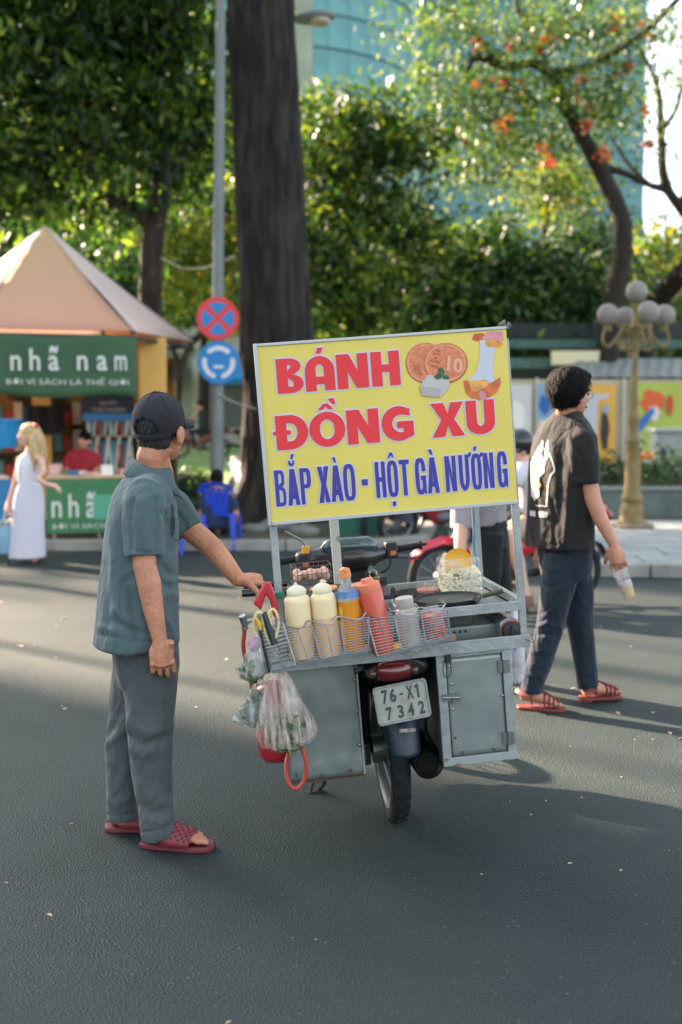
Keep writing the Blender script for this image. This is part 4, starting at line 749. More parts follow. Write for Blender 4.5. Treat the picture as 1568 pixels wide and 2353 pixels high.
# number plate
pc = (cl(856, 1582, -.45)+cl(991, 1643, -.45))/2; pl_ = bpy.data.objects.new('licence_plate', None); COL.objects.link(pl_); pl_.parent = bk
P4 = [cl(*q) for q in ((873, 1668, -.445), (991, 1643, -.445), (975, 1558, -.45), (856, 1582, -.45))]
ex = ((P4[1]-P4[0])+(P4[2]-P4[3])).normalized(); ez = ((P4[3]-P4[0])+(P4[2]-P4[1])); ez = (ez-ex*ez.dot(ex)).normalized(); pc = sum(P4, Vector())/4; en = ex.cross(ez)*-1
if en.y > 0: en = -en
PW, PH = .189, .139
def rrect(w_, h_, r, n=5): return sum([arc(sx*(w_/2-r), sy*(h_/2-r), r, r, a, a+90, n) for sx, sy, a in ((1, -1, -90), (1, 1, 0), (-1, 1, 90), (-1, -1, 180))], [])
PMx = Matrix((ex, ez, en)).transposed()
MB().prism(rrect(PW, PH, .012), 0, .004, PMx, pc).build('plate', mat('plate_face', '9ea097', .5, var=.12, scale=25, col2='8b897c', thr=(.5, .7)), pl_, 0)
m = MB(); rr = [pc+PMx@Vector((x, y, .0045)) for x, y in rrect(PW-.006, PH-.006, .011)]; m.tube(rr, .0045, 6, closed=True); m.build('rim', mat('plate_rim', 'a4a7a1', .4, metal=.4, bump=.6, bscale=250), pl_, 60)
M_dig = mat('plate_digits', '3b4a48', .6, var=.2, scale=40)
def ptxt(ch, x, y, hgt, wd):
    m = text_mesh(ch, 1, 1, .035); xs = [v.co.x for v in m.vertices]; ys = [v.co.y for v in m.vertices]; x0, x1, y0_, y1 = min(xs), max(xs), min(ys), max(ys)
    for v in m.vertices: v.co = pc+PMx@Vector((x+(v.co.x-(x0+x1)/2)/(x1-x0)*wd, y+((v.co.y-y0_)/(y1-y0_)-.5)*hgt, .0055))
    m.materials.clear(); link('digit', m, M_dig, pl_, 0)
for ch, x in zip('76', (-.056, -.028)): ptxt(ch, x, .031, .050, .022)
ptxt('-', .002, .03, .007, .013); ptxt('X', .032, .031, .050, .025); MB().prism([(.057, .006), (.0645, .006), (.0645, .056), (.059, .056), (.050, .047), (.050, .040), (.057, .045)], .0048, .0056, PMx, pc).build('digit', M_dig, pl_, 0)
for ch, x in zip('7342', (-.05, -.01, .027, .065)): ptxt(ch, x, -.031, .048, .021)
a = cl(937, 1678, -.46); m = MB(); m.box(a, (.058, .004, .012), rot('Y', 2)); m.build('fender_badge', mat('badge', 'a39a90', .35, metal=.5, var=.5, scale=90), bk, 0)
# exhaust, swingarm, chain guard, stand
me = cl(987, 1757, -.33); m = MB(); ax = Vector((-.06, 1, .05)).normalized()
Mx = ax.to_track_quat('Z', 'Y').to_matrix(); m.lathe([(.040, .015), (.052, .0), (.056, .004), (.056, .3), (.052, .34), (.03, .40), (.02, .6)], 24, me, Mx, False); m.lathe([(.05, .02), (.049, .2)], 24, me, Mx); m.build('exhaust', mat('exhaust_black', '131415', .35, metal=.4), bk, 50)
m = MB(); m.bar((.07, .02, .283), (.075, .5, .33), .03, .045); m.bar((-.075, .02, .283), (-.075, .5, .33), .03, .045); m.cyl((.09, .0, .29), (.1, -.1, .58), .022); m.cyl((-.09, .0, .29), (-.1, -.1, .58), .022); m.build('swingarm', M_blk, bk, 40)
m = MB(); m.loft([[Vector((-.085, y, z)), Vector((-.105, y, z)), Vector((-.105, y, z2)), Vector((-.085, y, z2))] for y, z, z2 in [(-.08, .25, .33), (.0, .22, .36), (.3, .27, .38), (.5, .29, .38)]]); m.build('chain_guard', mat('guard_dark', '202426', .4, metal=.3), bk, 40)
m = MB(); m.ell((0, .6, .36), (.14, .2, .13), 14, 9); m.build('engine', mat('engine_dark', '2f3233', .5, metal=.4), bk, 60)
m = MB(); m.loft([[Vector((sx*wd, y+.05*abs(sx), z)) for sx in (-1, -.5, 0, .5, 1)]+[Vector((sx*wd*.9, y-.05, z)) for sx in (1, .5, 0, -.5, -1)] for z, y, wd in [(.3, .72, .12), (.5, .86, .18), (.7, .92, .19), (.84, .92, .12)]]); m.build('leg_shield', mat('bike_black', '17171c', .3, coat=.4), bk, 50)
m = MB(); m.loft([[Vector((wd*math.cos(a), y, z+.05*math.sin(a))) for a in np.linspace(0, 2*math.pi, 12, endpoint=False)] for y, z, wd in [(.5, .64, .06), (.35, .67, .11), (0, .68, .12), (-.28, .685, .1)]]); m.build('seat', M_blk, bk, 60)
sg_ = MCI @ gr(728, 1821); m = MB(); a = cl(752, 1770, .3); m.tube([a, sg_+Vector((.03, 0, .03)), sg_], [.011, .011, .009], 8); m.tube([a+Vector((-.045, 0, -.01)), sg_+Vector((-.025, 0, .008)), sg_+Vector((.0, 0, .006))], .005, 6); m.box(sg_+Vector((0, 0, .004)), (.07, .03, .008)); m.build('stand', mat('stand_brown', '3a3a36', .5, metal=.4), bk, 40)
# handlebar, cowl, column
hb = bpy.data.objects.new('handlebar', None); COL.objects.link(hb); hb.parent = bk; M_cowl = mat('cowl_aubergine', '1d1a20', .3, coat=.4, var=.2)
def H(u, v, y=.9): return cl(u, v, y)
def sec(u, vt, vb, d, y=.9):
    t_, b_ = H(u, vt, y), H(u, vb, y); h = (t_.z-b_.z)/2; c = (t_+b_)/2
    return [c+Vector((0, -d*math.cos(a)*(abs(math.cos(a))**-.3 if abs(math.cos(a)) > .05 else 1), h*math.sin(a)*(1 if abs(math.sin(a)) < .9 else 1))) for a in np.linspace(0, 2*math.pi, 16, endpoint=False)]
m = MB(); m.loft([sec(*q) for q in [(680, 1275, 1312, .03), (686, 1268, 1318, .035), (712, 1262, 1318, .04), (735, 1255, 1312, .05), (752, 1246, 1318, .07), (775, 1243, 1322, .085), (830, 1240, 1315, .09), (850, 1244, 1308, .08), (866, 1252, 1295, .055), (890, 1249, 1284, .045), (905, 1247, 1280, .04), (912, 1252, 1276, .03)]]); m.build('cowl', M_cowl, hb, 50)
m = MB(); m.loft([sec(*q, .86) for q in [(738, 1256, 1268, .01), (748, 1242, 1276, .03), (760, 1236, 1280, .04), (848, 1231, 1274, .04), (862, 1238, 1270, .03), (868, 1250, 1262, .01)]]); m.build('meter_cover', mat('meter_glass', '2a4347', .2, coat=.7, var=.2), hb, 50)
for us, nm in (((628, 690), 0), ((906, 966), 1)):
    a, b = H(us[0], 1293 if not nm else 1262), H(us[1], 1284 if not nm else 1252); m = MB(); d = (b-a).normalized(); m.cyl(a, b, .016, n=14)
    for k in range(8): m.cyl(a.lerp(b, k/8+.02), a.lerp(b, k/8+.07), .0175, n=14)
    e_ = a if not nm else b; m.cyl(e_-d*.006, e_+d*.006, .024, n=14)
    if nm: m.cyl(b, b+d*.03, .007)
    m.build('grip', mat('grip_rubber', '14191b', .8, var=.2), hb, 40)
for u, v, w_ in ((698, 1290, 1), (898, 1263, 1)):
    c = H(u, v, .88); m = MB(); m.box(c, (.055, .07, .075)); m.build('switch_box', M_blk, hb, 40, .008); m = MB(); m.box(c+Vector((.005, -.037, -.012)), (.026, .008, .02)); m.build('switch', mat('switch_orange', 'c06a3e', .5), hb, 30, .002)
m = MB(); m.tube([H(892, 1278, .9), H(930, 1278, .93), H(948, 1283, .94), H(954, 1280, .94)], [.007, .009, .007, .009], 8); m.build('brake_lever', mat('lever_grey', '4d5557', .4, metal=.4), hb, 50)
m = MB(); m.tube(smoothpts([H(898, 1285, .88), H(892, 1305, .87), H(868, 1322, .87), H(840, 1330, .87), H(800, 1335, .88)]), .006, 6); m.build('cable', M_blk, hb, 60)
m = MB(); m.tube([H(703, 1268, .88), H(702, 1250, .88), H(690, 1240, .88), H(655, 1221, .88)], [.006, .006, .006, .006], 8); m.build('mirror_stem', mat('stem_metal', '868482', .35, metal=.7), hb, 50)
m = MB(); c = H(703, 1262, .88)
for k in range(4): torus(m, c+Vector((0, 0, -.014+.008*k)), .014, .006, 'Z', 14, 6)
m.build('rubber_bands', mat('band_yellow', 'd99a2b', .6), hb, 60)
m = MB(); m.loft([[Vector((x0+sx, y, z)) for sx, y in ((-wd, .84), (wd, .84), (wd, .96), (-wd, .96))] for x0, z, wd in [(.02, .95, .055), (.02, .86, .05), (.02, .7, .07)]]); m.build('column', M_cowl, bk, 40, .012)
c = H(853, 1308, .83); m = MB(); m.cyl(c, c+Vector((0, -.012, 0)), .018); torus(m, c+Vector((.005, -.02, -.02)), .018, .0018, 'Y', 16, 5); m.build('ignition', M_chr, bk, 50)
m = MB()
for k in range(5): m.box(c+Vector((-.015+.008*k, -.025, -.05-.004*(k % 2))), (.006, .01, .03))
m.build('keys', mat('brass', '8f8560', .4, metal=.6), bk, 0)

# ================================================================ SIGN BOARD
BX0, BX1, BZ0, BZ1 = -.405, .453, 1.238, 1.832; YF = -.432
bd = thing('sign_board', 'large yellow sign board with red and blue Vietnamese lettering above the cart', 'sign', MC)
M_yel = mat('board_yellow', 'dac75e', .6, var=.05, scale=3, detail=6)
MB().box(((BX0+BX1)/2, YF+.008, (BZ0+BZ1)/2), (BX1-BX0, .016, BZ1-BZ0)).build('panel', M_yel, bd, 0)
M_edge = mat('board_edge', 'b4b6b4', .45, metal=.2)
for c, d in [((BX0-.004, YF+.006, 1.535), (.012, .026, BZ1-BZ0+.02)), (((BX0+BX1)/2+.002, YF+.006, BZ0-.004), (BX1-BX0-.002, .026, .012)), (((BX0+BX1)/2+.002, YF+.008, BZ1+.004), (BX1-BX0-.002, .026, .01))]: MB().box(c, d).build('edge_strip', M_edge, bd, 30, .002)
c = Vector((BX1+.002, YF+.01, BZ1+.012)); m = MB()
for k in range(6): m.tube(smoothpts([c+Vector((random.uniform(-.02, .015), random.uniform(-.012, .012), random.uniform(-.01, .015))) for _ in range(4)]), .005, 6)
m.bar(c+Vector((-.075, .01, -.012)), c, .012, .008); m.build('knotted_tie', mat('tie_grey', '6e7268', .8, var=.3, scale=60), bd, 60)
RED = mat('paint_sign_red', 'dc2a30', .5, var=.04, scale=4); BLU = mat('paint_sign_blue', '33308f', .5, var=.05, scale=4); WHT = mat('paint_sign_white', 'c9c6d4', .5)
def glyph(ch, W, s, t):
    if ch == 'N': a = s*1.18; k = .5 if s > .2 else .36; return [[(0, 0), (0, 1), (a, 1), (W-s, k), (W-s, 1), (W, 1), (W, 0), (W-a, 0), (s, 1-k), (s, 0)]]
    if ch == 'H': return [[(0, 0), (0, 1), (s, 1), (s, .5+t*.55), (W-s, .5+t*.55), (W-s, 1), (W, 1), (W, 0), (W-s, 0), (W-s, .5-t*.45), (s, .5-t*.45), (s, 0)]]
    if ch == 'X': a = s*1.22; return [[(0, 0), (W*.5-s*.62, .5), (0, 1), (a, 1), (W/2, .68), (W-a, 1), (W, 1), (W*.5+s*.62, .5), (W, 0), (W-a, 0), (W/2, .32), (a, 0)]]
    if ch == 'U': r = W/2; return [[(0, 1)]+arc(r, .34, r, .35, 180, 360, 16)+[(W, 1), (W-s, 1)]+arc(r, .4, r-s, .4-t, 360, 180, 12)+[(s, 1)]]
    if ch == 'A': r = W/2; q = W/2-s; return [[(0, 0)]+arc(r, .58, r, .42, 180, 0, 16)+[(W, 0), (W-s, 0), (W-s, .19), (s, .19), (s, 0)], [(s, .41)]+arc(r, .63, q, .14, 180, 0, 8)+[(W-s, .41)]]
    if ch == 'a': f = s*1.02; d = s*.62; return [[(0, 0), (W/2-d, 1), (W/2+d, 1), (W, 0), (W-f, 0), (W-f-.025, .18), (f+.025, .18), (f, 0)], [(f+.045, .32), (W/2, .84), (W-f-.045, .32)]]
    if ch == 'T': return [[(0, 1), (W, 1), (W, 1-t), (W/2+s/2, 1-t), (W/2+s/2, 0), (W/2-s/2, 0), (W/2-s/2, 1-t), (0, 1-t)]]
    if ch == '-': return [[(0, .38), (0, .55), (W, .55), (W, .38)]]
    def se(cx, cy, rx, ry, a0, a1, n, e): 
        o = []
        for i in range(n+1):
            a = R(a0+(a1-a0)*i/n); c, s_ = math.cos(a), math.sin(a); o.append((cx+rx*math.copysign(abs(c)**e, c), cy+ry*math.copysign(abs(s_)**e, s_)))
        return o
    e = 1. if s > .2 else .62
    if ch == 'O': return [se(W/2, .5, W/2, .51, 0, 360, 32, e)[:-1], se(W/2, .5, W/2-s, .51-t*.95, 0, 360, 32, e if s < .2 else .95)[:-1]]
    if ch == 'B':
        rx = W*.47; m_ = .53; x2 = W*.93
        return [[(0, 0), (0, 1)]+se(x2-rx, (1+m_)/2, rx, (1-m_)/2, 90, -80, 10, e)+se(W-rx, m_/2, rx, m_/2, 80, -90, 10, e), [(s, m_+t*.42)]+[(s, 1-t*.92)]+se(x2-rx*.95, (1+m_)/2+.0, max(.03, x2-rx*.05-s-(x2-rx)+.0)*.0+max(.05, (x2-s*.98)-(x2-rx*.95)), (1-m_)/2-t*.8, 85, -85, 8, e), [(s, t*.92), (s, m_-t*.42)]+se(W-rx*.95, m_/2, max(.05, (W-s)-(W-rx*.95)), m_/2-t*.8, 85, -85, 8, e)]
    if ch == 'P': rx = W*.5; return [[(0, 0), (0, 1)]+se(W-rx, .72, rx, .28, 90, -90, 12, e)+[(s, .44), (s, 0)], [(s, .44+t*.9), (s, 1-t*.9)]+se(W-rx, .72, rx-s, .28-t*.9, 85, -85, 8, e)]
    if ch == 'D': rx = W*.56; return [[(0, 0), (0, .44), (-.085, .44), (-.085, .555), (0, .555), (0, 1)]+se(W-rx, .5, rx, .5, 90, -90, 18, 1.), [(s, t), (s, .435), (s+.12, .435), (s+.12, .56), (s, .56), (s, 1-t)]+se(W-rx, .5, rx-s, .5-t, 90, -90, 14, 1.)]
    if ch == 'G':
        o_ = se(W/2, .5, W/2, .51, 42, 318, 26, e); i_ = se(W/2+s*.05, .5, W/2-s, .51-t, 308, 52, 20, e)
        if s > .2: return [[(W*.90, .97-.02), ]+se(W*.54, .5, W*.54, .51, 55, 305, 26, 1.)+[(W*.9, .08), (W, .13), (W, .56), (W*.48, .56), (W*.48, .36), (W*.68, .36), (W*.68, .245)]+se(W*.62, .5, W*.62-s, .26, 275, 80, 16, 1.)+[(W*.9, .71)]]
        return [[(W, .63)]+se(W/2, .5, W/2, .51, 20, 270, 26, e)+[(W*.68, .0), (W*.78, .07), (W*.82, .0), (W, .0), (W, .52), (W*.52, .52), (W*.52, .39), (W-s, .39), (W-s, .22)]+se(W/2, .5, W/2-s, .51-t, 320, 10, 20, e)+[(W-s, .63)]]
def face(contours, y, name, mt, par=None):
    P = [[Vector((x, 0, z)) for x, z in c] for c in contours]; flat = [p for c in P for p in c]
    tris = tessellate_polygon([[Vector((p.x, p.z, 0)) for p in c] for c in P]); m = bpy.data.meshes.new(name); m.from_pydata([(p.x, y, p.z) for p in flat], [], [tuple(t) for t in tris]); m.update()
    return link(name, m, mt, par or bd, 0)
LYR = [0]
def outline(contours, y, wd, par):
    m = MB()
    for c in contours:
        n = len(c); A, B_ = [], []
        for i in range(n):
            p0, p, p1 = Vector(c[i-1]), Vector(c[i]), Vector(c[(i+1) % n]); d0, d1 = (p-p0), (p1-p)
            d0 = d0.normalized() if d0.length > 1e-6 else Vector((1, 0)); d1 = d1.normalized() if d1.length > 1e-6 else d0
            n0, n1 = Vector((-d0.y, d0.x)), Vector((-d1.y, d1.x)); b_ = n0+n1; b_ = b_.normalized() if b_.length > 1e-3 else n0; k = min(1.9, 1/max(.3, b_.dot(n0)))
            A.append((p.x+b_.x*wd*k, y, p.y+b_.y*wd*k)); B_.append((p.x-b_.x*wd*k, y, p.y-b_.y*wd*k))
        for i in range(n): j = (i+1) % n; m.add([A[i], A[j], B_[j], B_[i]], [(0, 1, 2, 3)])
    m.build('letter_outline', WHT, par, 0, fix=False)
def put(contours, mt, wd=.0048):
    LYR[0] += 1; e = .00004*LYR[0]
    o = face(contours, YF-.0032-e*.5, 'letter', mt); outline(contours, YF-.0012-e, wd, o)
def zmap(ox, oy, f): return lambda x, y: (lambda p: (p.x, p.z))(cl(ox+f*x, oy+f*y, YF))
Z1, Z2, Z3, Z4 = zmap(585.9, 775.4, .2491), zmap(861.6, 746.7, .2198), zmap(517, 1005, .2198), zmap(517, 689.3, .4762)
def row(items, z0, z1, s, t, mt):
    h = z1-z0
    for ch, a, b in items:
        W = (b-a)/h; put([[(a+x*h, z0+z*h) for x, z in c] for c in glyph(ch, W, s, t)], mt, .0048 if s > .2 else .004)
X = lambda Z, x, y: Z(x, y)[0]
zb = np.mean([Z1(215, 520)[1], Z1(768, 478)[1], Z1(1348, 438)[1]]); zt = np.mean([Z1(190, 200)[1], Z1(745, 160)[1], Z1(1320, 120)[1]])
row([('B', X(Z1, 215, 520), X(Z1, 453, 430)), ('A', X(Z1, 475, 498), X(Z1, 748, 480)), ('N', X(Z1, 768, 478), X(Z1, 1058, 458)), ('H', X(Z1, 1085, 452), X(Z1, 1348, 438))], zb, zt, .315, .22, RED)
zb = np.mean([Z1(208, 1040)[1], Z1(862, 990)[1], Z2(603, 1182)[1]]); zt = np.mean([Z1(183, 725)[1], Z1(840, 672)[1], Z2(575, 828)[1]])
row([('D', X(Z1, 208, 1040), X(Z1, 492, 850)), ('O', X(Z1, 500, 840), X(Z1, 835, 840)), ('N', X(Z1, 862, 990), X(Z1, 1157, 968)), ('G', X(Z1, 1168, 795), X(Z1, 1468, 860)), ('X', X(Z2, 603, 1182), X(Z2, 945, 1157)), ('U', X(Z2, 955, 980), X(Z2, 1253, 960))], zb, zt, .315, .235, RED)
zb = np.mean([Z3(542, 725)[1], Z3(990, 688)[1], Z4(733, 955)[1]]); zt = np.mean([Z3(512, 345)[1], Z3(965, 308)[1], Z4(720, 783)[1]])
row([('B', X(Z3, 542, 725), X(Z3, 645, 640)), ('a', X(Z3, 668, 715), X(Z3, 792, 705)), ('P', X(Z3, 806, 702), X(Z3, 898, 430)), ('X', X(Z3, 990, 688), X(Z3, 1110, 680)), ('a', X(Z3, 1120, 678), X(Z3, 1245, 668)), ('O', X(Z3, 1240, 470), X(Z3, 1363, 470)), ('-', X(Z3, 1433, 500), X(Z3, 1495, 495)),
     ('H', X(Z4, 733, 955), X(Z4, 782, 950)), ('O', X(Z4, 784, 865), X(Z4, 836, 862)), ('T', X(Z4, 838, 780), X(Z4, 886, 775)), ('G', X(Z4, 919, 855), X(Z4, 970, 850)), ('a', X(Z4, 981, 938), X(Z4, 1038, 933)), ('N', X(Z4, 1069, 928), X(Z4, 1122, 925)), ('U', X(Z4, 1131, 850), X(Z4, 1180, 848)), ('O', X(Z4, 1190, 845), X(Z4, 1240, 842)), ('N', X(Z4, 1253, 912), X(Z4, 1303, 909)), ('G', X(Z4, 1314, 825), X(Z4, 1363, 822))], zb, zt, .108, .125, BLU)
for Z, poly, mt in [(Z1, [(570, 97), (628, 92), (603, 150), (560, 153)], RED), (Z1, [(577, 672), (628, 612), (672, 607), (727, 660), (680, 663), (652, 640), (625, 668)], RED), (Z1, [(670, 565), (725, 558), (747, 612), (713, 617)], RED),
                    (Z3, [(660, 245), (680, 243), (684, 266), (694, 272), (704, 266), (706, 240), (727, 238), (726, 272), (712, 298), (694, 304), (675, 298), (662, 278)], BLU), (Z3, [(690, 175), (722, 170), (705, 230), (684, 232)], BLU), (Z3, [(1118, 208), (1148, 205), (1163, 262), (1143, 265)], BLU),
                    (Z4, [(783, 763), (795, 735), (805, 735), (815, 758), (805, 760), (799, 748), (793, 762)], BLU), (Z4, [(809, 972), (826, 970), (827, 993), (811, 995)], BLU), (Z4, [(978, 722), (993, 720), (1003, 745), (992, 748)], BLU),
                    (Z4, [(1174, 736), (1187, 734), (1187, 750), (1177, 759), (1171, 757)], BLU), (Z4, [(1230, 736), (1243, 734), (1241, 752), (1231, 760), (1226, 756)], BLU), (Z4, [(1201, 706), (1214, 704), (1208, 727), (1196, 728)], BLU)]:
    put([[Z(*p) for p in poly]], mt, .0045 if mt is RED else .0036)
# printed pictures: two coin breads, rice cake with mint, stretched cheese bread
def pic(pts, col, y, nm='print', Z=Z2, var=.0, sc=20): return face([[Z(*p) for p in pts]], YF-y, nm, mat('sp_'+col, col, .5, var=var, scale=sc))
def circ(cx, cy, rx, ry, n=32, s=0.): return [(cx+rx*math.cos(2*math.pi*i/n)*(1+s*math.sin(5*i)), cy+ry*math.sin(2*math.pi*i/n)*(1+s*math.cos(7*i))) for i in range(n)]
for cx, cy, rx, ry, y in ((530, 398, 208, 212, .0012), (740, 398, 230, 212, .0024)):
    pic(circ(cx, cy, rx, ry, 40), 'a8482c', y); pic(circ(cx-2, cy-5, rx*.97, ry*.97, 40), 'd07a52', y+.0003, var=.22, sc=60)
    for i in range(44):
        a = 2*math.pi*i/44
        x_, y_ = cx+rx*.88*math.cos(a), cy+ry*.88*math.sin(a)
        if cx < 600 and x_ > 560: continue
        pic(circ(x_, y_, 9, 9, 7), 'e2a684', y+.0006)
for body, x, y, hh, wpx, c_ in [('10', 815, 480, 150, 165, 'e2a684')] + [(b_, 655-8*k, 280+38*k, 26, w_, '8f4630') for k, (b_, w_) in enumerate([('THE', 55), ('BANK', 80), ('OF', 40), ('KOREA', 100)])] + [('1993', 615, 448, 34, 85, '8f4630')] + [(b_, 430+16*k, 445+34*k, 24, 75, '8f4630') for k, b_ in enumerate(['THE', 'BANK', 'OF KR'])]:
    m = text_mesh(body, 1, 1, .03 if body == '10' else .0); xs = [v.co.x for v in m.vertices]; k = wpx/(max(xs)-min(xs)); ca, sa = math.cos(R(14)), math.sin(R(14))
    for v in m.vertices:
        gx, gy = v.co.x*k, v.co.y*hh/.73; q = Z2(x+gx*ca+gy*sa*.3, y+gx*sa-gy*ca); v.co = (q[0], YF-.0036-(.0004 if body == '10' else 0), q[1])
    m.materials.clear(); link('print', m, mat('sp_'+c_, c_, .5), bd, 0)
pic([(545, 520), (690, 540), (775, 565), (775, 640), (740, 690), (680, 755), (500, 745), (470, 660), (485, 620)], 'bdb6b2', .0042, var=.06, sc=15); pic([(500, 640), (640, 655), (690, 690), (680, 755), (500, 745), (470, 662)], 'a9a29f', .0046, var=.05, sc=15)
for q in ([(665, 450), (700, 442), (728, 480), (722, 530), (690, 545), (655, 520)], [(610, 540), (650, 515), (700, 535), (690, 562), (640, 570)], [(700, 545), (745, 520), (782, 552), (760, 572), (715, 568)]): pic(q, '2c5a3a', .005, var=.3, sc=40)
pic([(1015, 150), (1035, 95), (1110, 85), (1160, 100), (1130, 150), (1090, 175)], 'c2542e', .0012, var=.25, sc=40); pic([(1120, 140), (1165, 80), (1230, 65), (1338, 70), (1342, 170), (1250, 150), (1180, 160)], 'd58a94', .0016, var=.15, sc=30); pic([(1150, 180), (1200, 155), (1290, 165), (1340, 195), (1300, 235), (1180, 225)], 'd9923f', .002, var=.25, sc=40)
pic([(1095, 160), (1150, 160), (1165, 215), (1260, 230), (1235, 400), (1235, 520), (1260, 580), (1180, 620), (1060, 620), (985, 575), (1060, 490), (1100, 340)], 'c0c3cc', .0014, var=.04, sc=10)
pic([(925, 590), (960, 570), (1000, 640), (1060, 590), (1150, 570), (1210, 610), (1310, 545), (1318, 610), (1280, 700), (1190, 760), (1090, 785), (1000, 760), (950, 710)], 'c8652f', .002, var=.35, sc=40); pic([(975, 585), (1100, 570), (1200, 600), (1170, 640), (1060, 700), (1010, 690)], 'dfa04a', .0024, var=.3, sc=40); pic([(1085, 700), (1120, 680), (1160, 720), (1168, 775), (1100, 782)], 'cc7f88', .0028)
# ================================================================ GOODS ON THE CART
def tilt(dx): return Matrix.Rotation(R(dx), 3, 'Y')
M_wire = mat('basket_wire', 'aab0b0', .3, metal=.8)
def lerp4(c4, s, t): a, b, c, d = c4; return (a.lerp(b, s)).lerp(d.lerp(c, s), t)
def basket(label, tl_, tr_, br_, bl_, depth, cells, nh, plate=True):
    """hung wire basket: front quad given in cart-local space, depth ahead of it"""
    base = (bl_+br_)/2; t = thing('wire_basket', label, 'basket', cartM(base)); D = Vector((0, depth, 0)); q = [p-base for p in (tl_, tr_, br_, bl_)]
    m = MB(); r = .00105
    for i in range(nh+1):
        f = i/nh; a, b = q[0].lerp(q[3], f), q[1].lerp(q[2], f); m.tube([a, b, b+D, a+D], r, 5, closed=True)
    nv = cells*2
    for i in range(nv+1):
        f = i/nv; a, b = q[0].lerp(q[1], f), q[3].lerp(q[2], f); m.tube([a+D, a, b, b+D], r*1.15, 5)
    for i in range(1, 7): m.tube([q[3]+D*(i/7), q[2]+D*(i/7)], r, 5)
    m.build('wire_grid', M_wire, t, 60)
    m = MB(); up_ = (q[0]-q[3]).normalized(); pts = []
    for c in range(cells):
        for f, h in ((.06, .018), (.5, -.002), (.72, -.002), (.94, .018)): pts.append(q[0].lerp(q[1], (c+f)/cells)+up_*h)
    m.tube(pts, .0024, 6)
    for c in range(cells+1): f = min(.99, max(.01, c/cells)); m.tube([q[0].lerp(q[1], f)+up_*.018, q[0].lerp(q[1], f)+D+up_*.018], .0022, 6); m.tube([q[0].lerp(q[1], f), q[3].lerp(q[2], f)], .0022, 6)
    m.build('rim', M_wire, t, 60)
    if plate: m = MB(); m.bar(q[3]-Vector((0, 0, .006))+D*.5, q[2]-Vector((0, 0, .006))+D*.5, depth, .007); m.build('base_strip', mat('basket_base', '6f797a', .5, metal=.4), t, 30)
    return t
YB = -.535
basket('three-bay wire basket holding the two cream bottles and oil bottle', cl(648, 1448, YB), cl(850, 1418, YB), cl(848, 1492, YB), cl(682, 1524, YB), .085, 3, 13)
basket('three-bay wire basket holding the red sauce bottle and two jars', cl(842, 1424, YB), cl(1030, 1400, YB), cl(1036, 1464, YB), cl(866, 1508, YB), .085, 3, 12)
basket('narrow white wire caddy stuffed with scissors and knives', cl(592, 1448, YB-.02), cl(650, 1430, YB-.02), cl(680, 1528, YB-.02), cl(626, 1542, YB-.02), .075, 1, 11)
M_cream = mat('cream_sauce', 'd9b489', .45, var=.04, sss=.1); M_bot = mat('bottle_cloudy', 'e4d0a2', .35, var=.05, scale=5, sss=.15, coat=.2); M_cap = mat('cap_cloudy', 'd8d2b4', .4, sss=.2)
def stand(name, label, cat, ub, vb, ut, vt, y, group=None):
    b, t = cl(ub, vb, y), cl(ut, vt, y); ax = (t-b); h = ax.length; Mr = ax.to_track_quat('Z', 'Y').to_matrix()
    return thing(name, label, cat, cartM(b, Mr), group), h
for lbl, ub, vb, ut, vt, fill in [('cream squeeze bottle nearly full, first in the basket', 696, 1512, 679, 1338, .46), ('cream squeeze bottle half full beside the oil bottle', 757, 1506, 738, 1333, .52)]:
    t, h = stand('squeeze_bottle', lbl, 'bottle', ub, vb, ut, vt, -.49, 'cream squeeze bottles'); r = .044
    m = MB(); m.lathe([(r*.92, 0), (r, .006), (r, h*fill)], 26); m.build('lower_body', M_cream, t, 50)
    m = MB(); m.lathe([(r*1.0, h*fill), (r*1.005, h*.74), (r*.99, h*.78), (r*.93, h*.80), (r*.72, h*.835), (r*.70, h*.84)], 26); m.build('upper_body', M_bot, t, 60)
    m = MB(); m.lathe([(r*.74, h*.84), (r*.76, h*.845), (r*.74, h*.90), (r*.55, h*.935), (r*.3, h*.955), (r*.12, h*.97), (r*.09, h)], 22); m.build('cap', M_cap, t, 50)
t, h = stand('oil_bottle', 'clear cooking-oil bottle with amber oil and orange cap', 'bottle', 814, 1494, 792, 1308, -.49); r = .039
M_oil = mat('oil', 'd68a1e', .15, var=.1, scale=9, coat=.5, sss=.2); M_clr = filmmat('clear_pet', 'cfd3cf', .88, .1, .15, 14)
m = MB(); m.lathe([(r*.9, 0), (r, .008), (r*.96, h*.2), (r, h*.3), (r, h*.62)], 26); m.build('lower_body', M_oil, t, 50)
m = MB(); m.lathe([(r*1.01, h*.62), (r*1.0, h*.68), (r*.8, h*.76), (r*.5, h*.82), (r*.42, h*.86), (r*.42, h*.95)], 26); m.build('upper_body', M_clr, t, 60)
m = MB(); m.lathe([(r*.5, h*.90), (r*.52, h*.95), (r*.45, h*.985)], 18); m.ell((-.006, 0, h*.985), (.025, .019, .010), 14, 8, rot('Y', -8)); m.tube(smoothpts([(-.03, 0, h*.965), (-.012, -.006, h*1.0), (.016, 0, h*1.005), (.02, .006, h*.97)]), .007, 8); m.build('cap', mat('cap_orange', 'd78a4a', .5), t, 60)
def band(r, z0, z1, a0, a1, m_, par, nm, n=12): return MB().loft([[Vector((r*math.cos(R(a0+(a1-a0)*i/n)), r*math.sin(R(a0+(a1-a0)*i/n)), z)) for i in range(n+1)] for z in (z0, z1)], False, False).build(nm, m_, par, 180, fix=False)
band(r*1.025, h*.66, h*.745, 0, 355, mat('label_blue', '5a86b4', .5, var=.25, scale=40), t, 'neck_label', 24).data
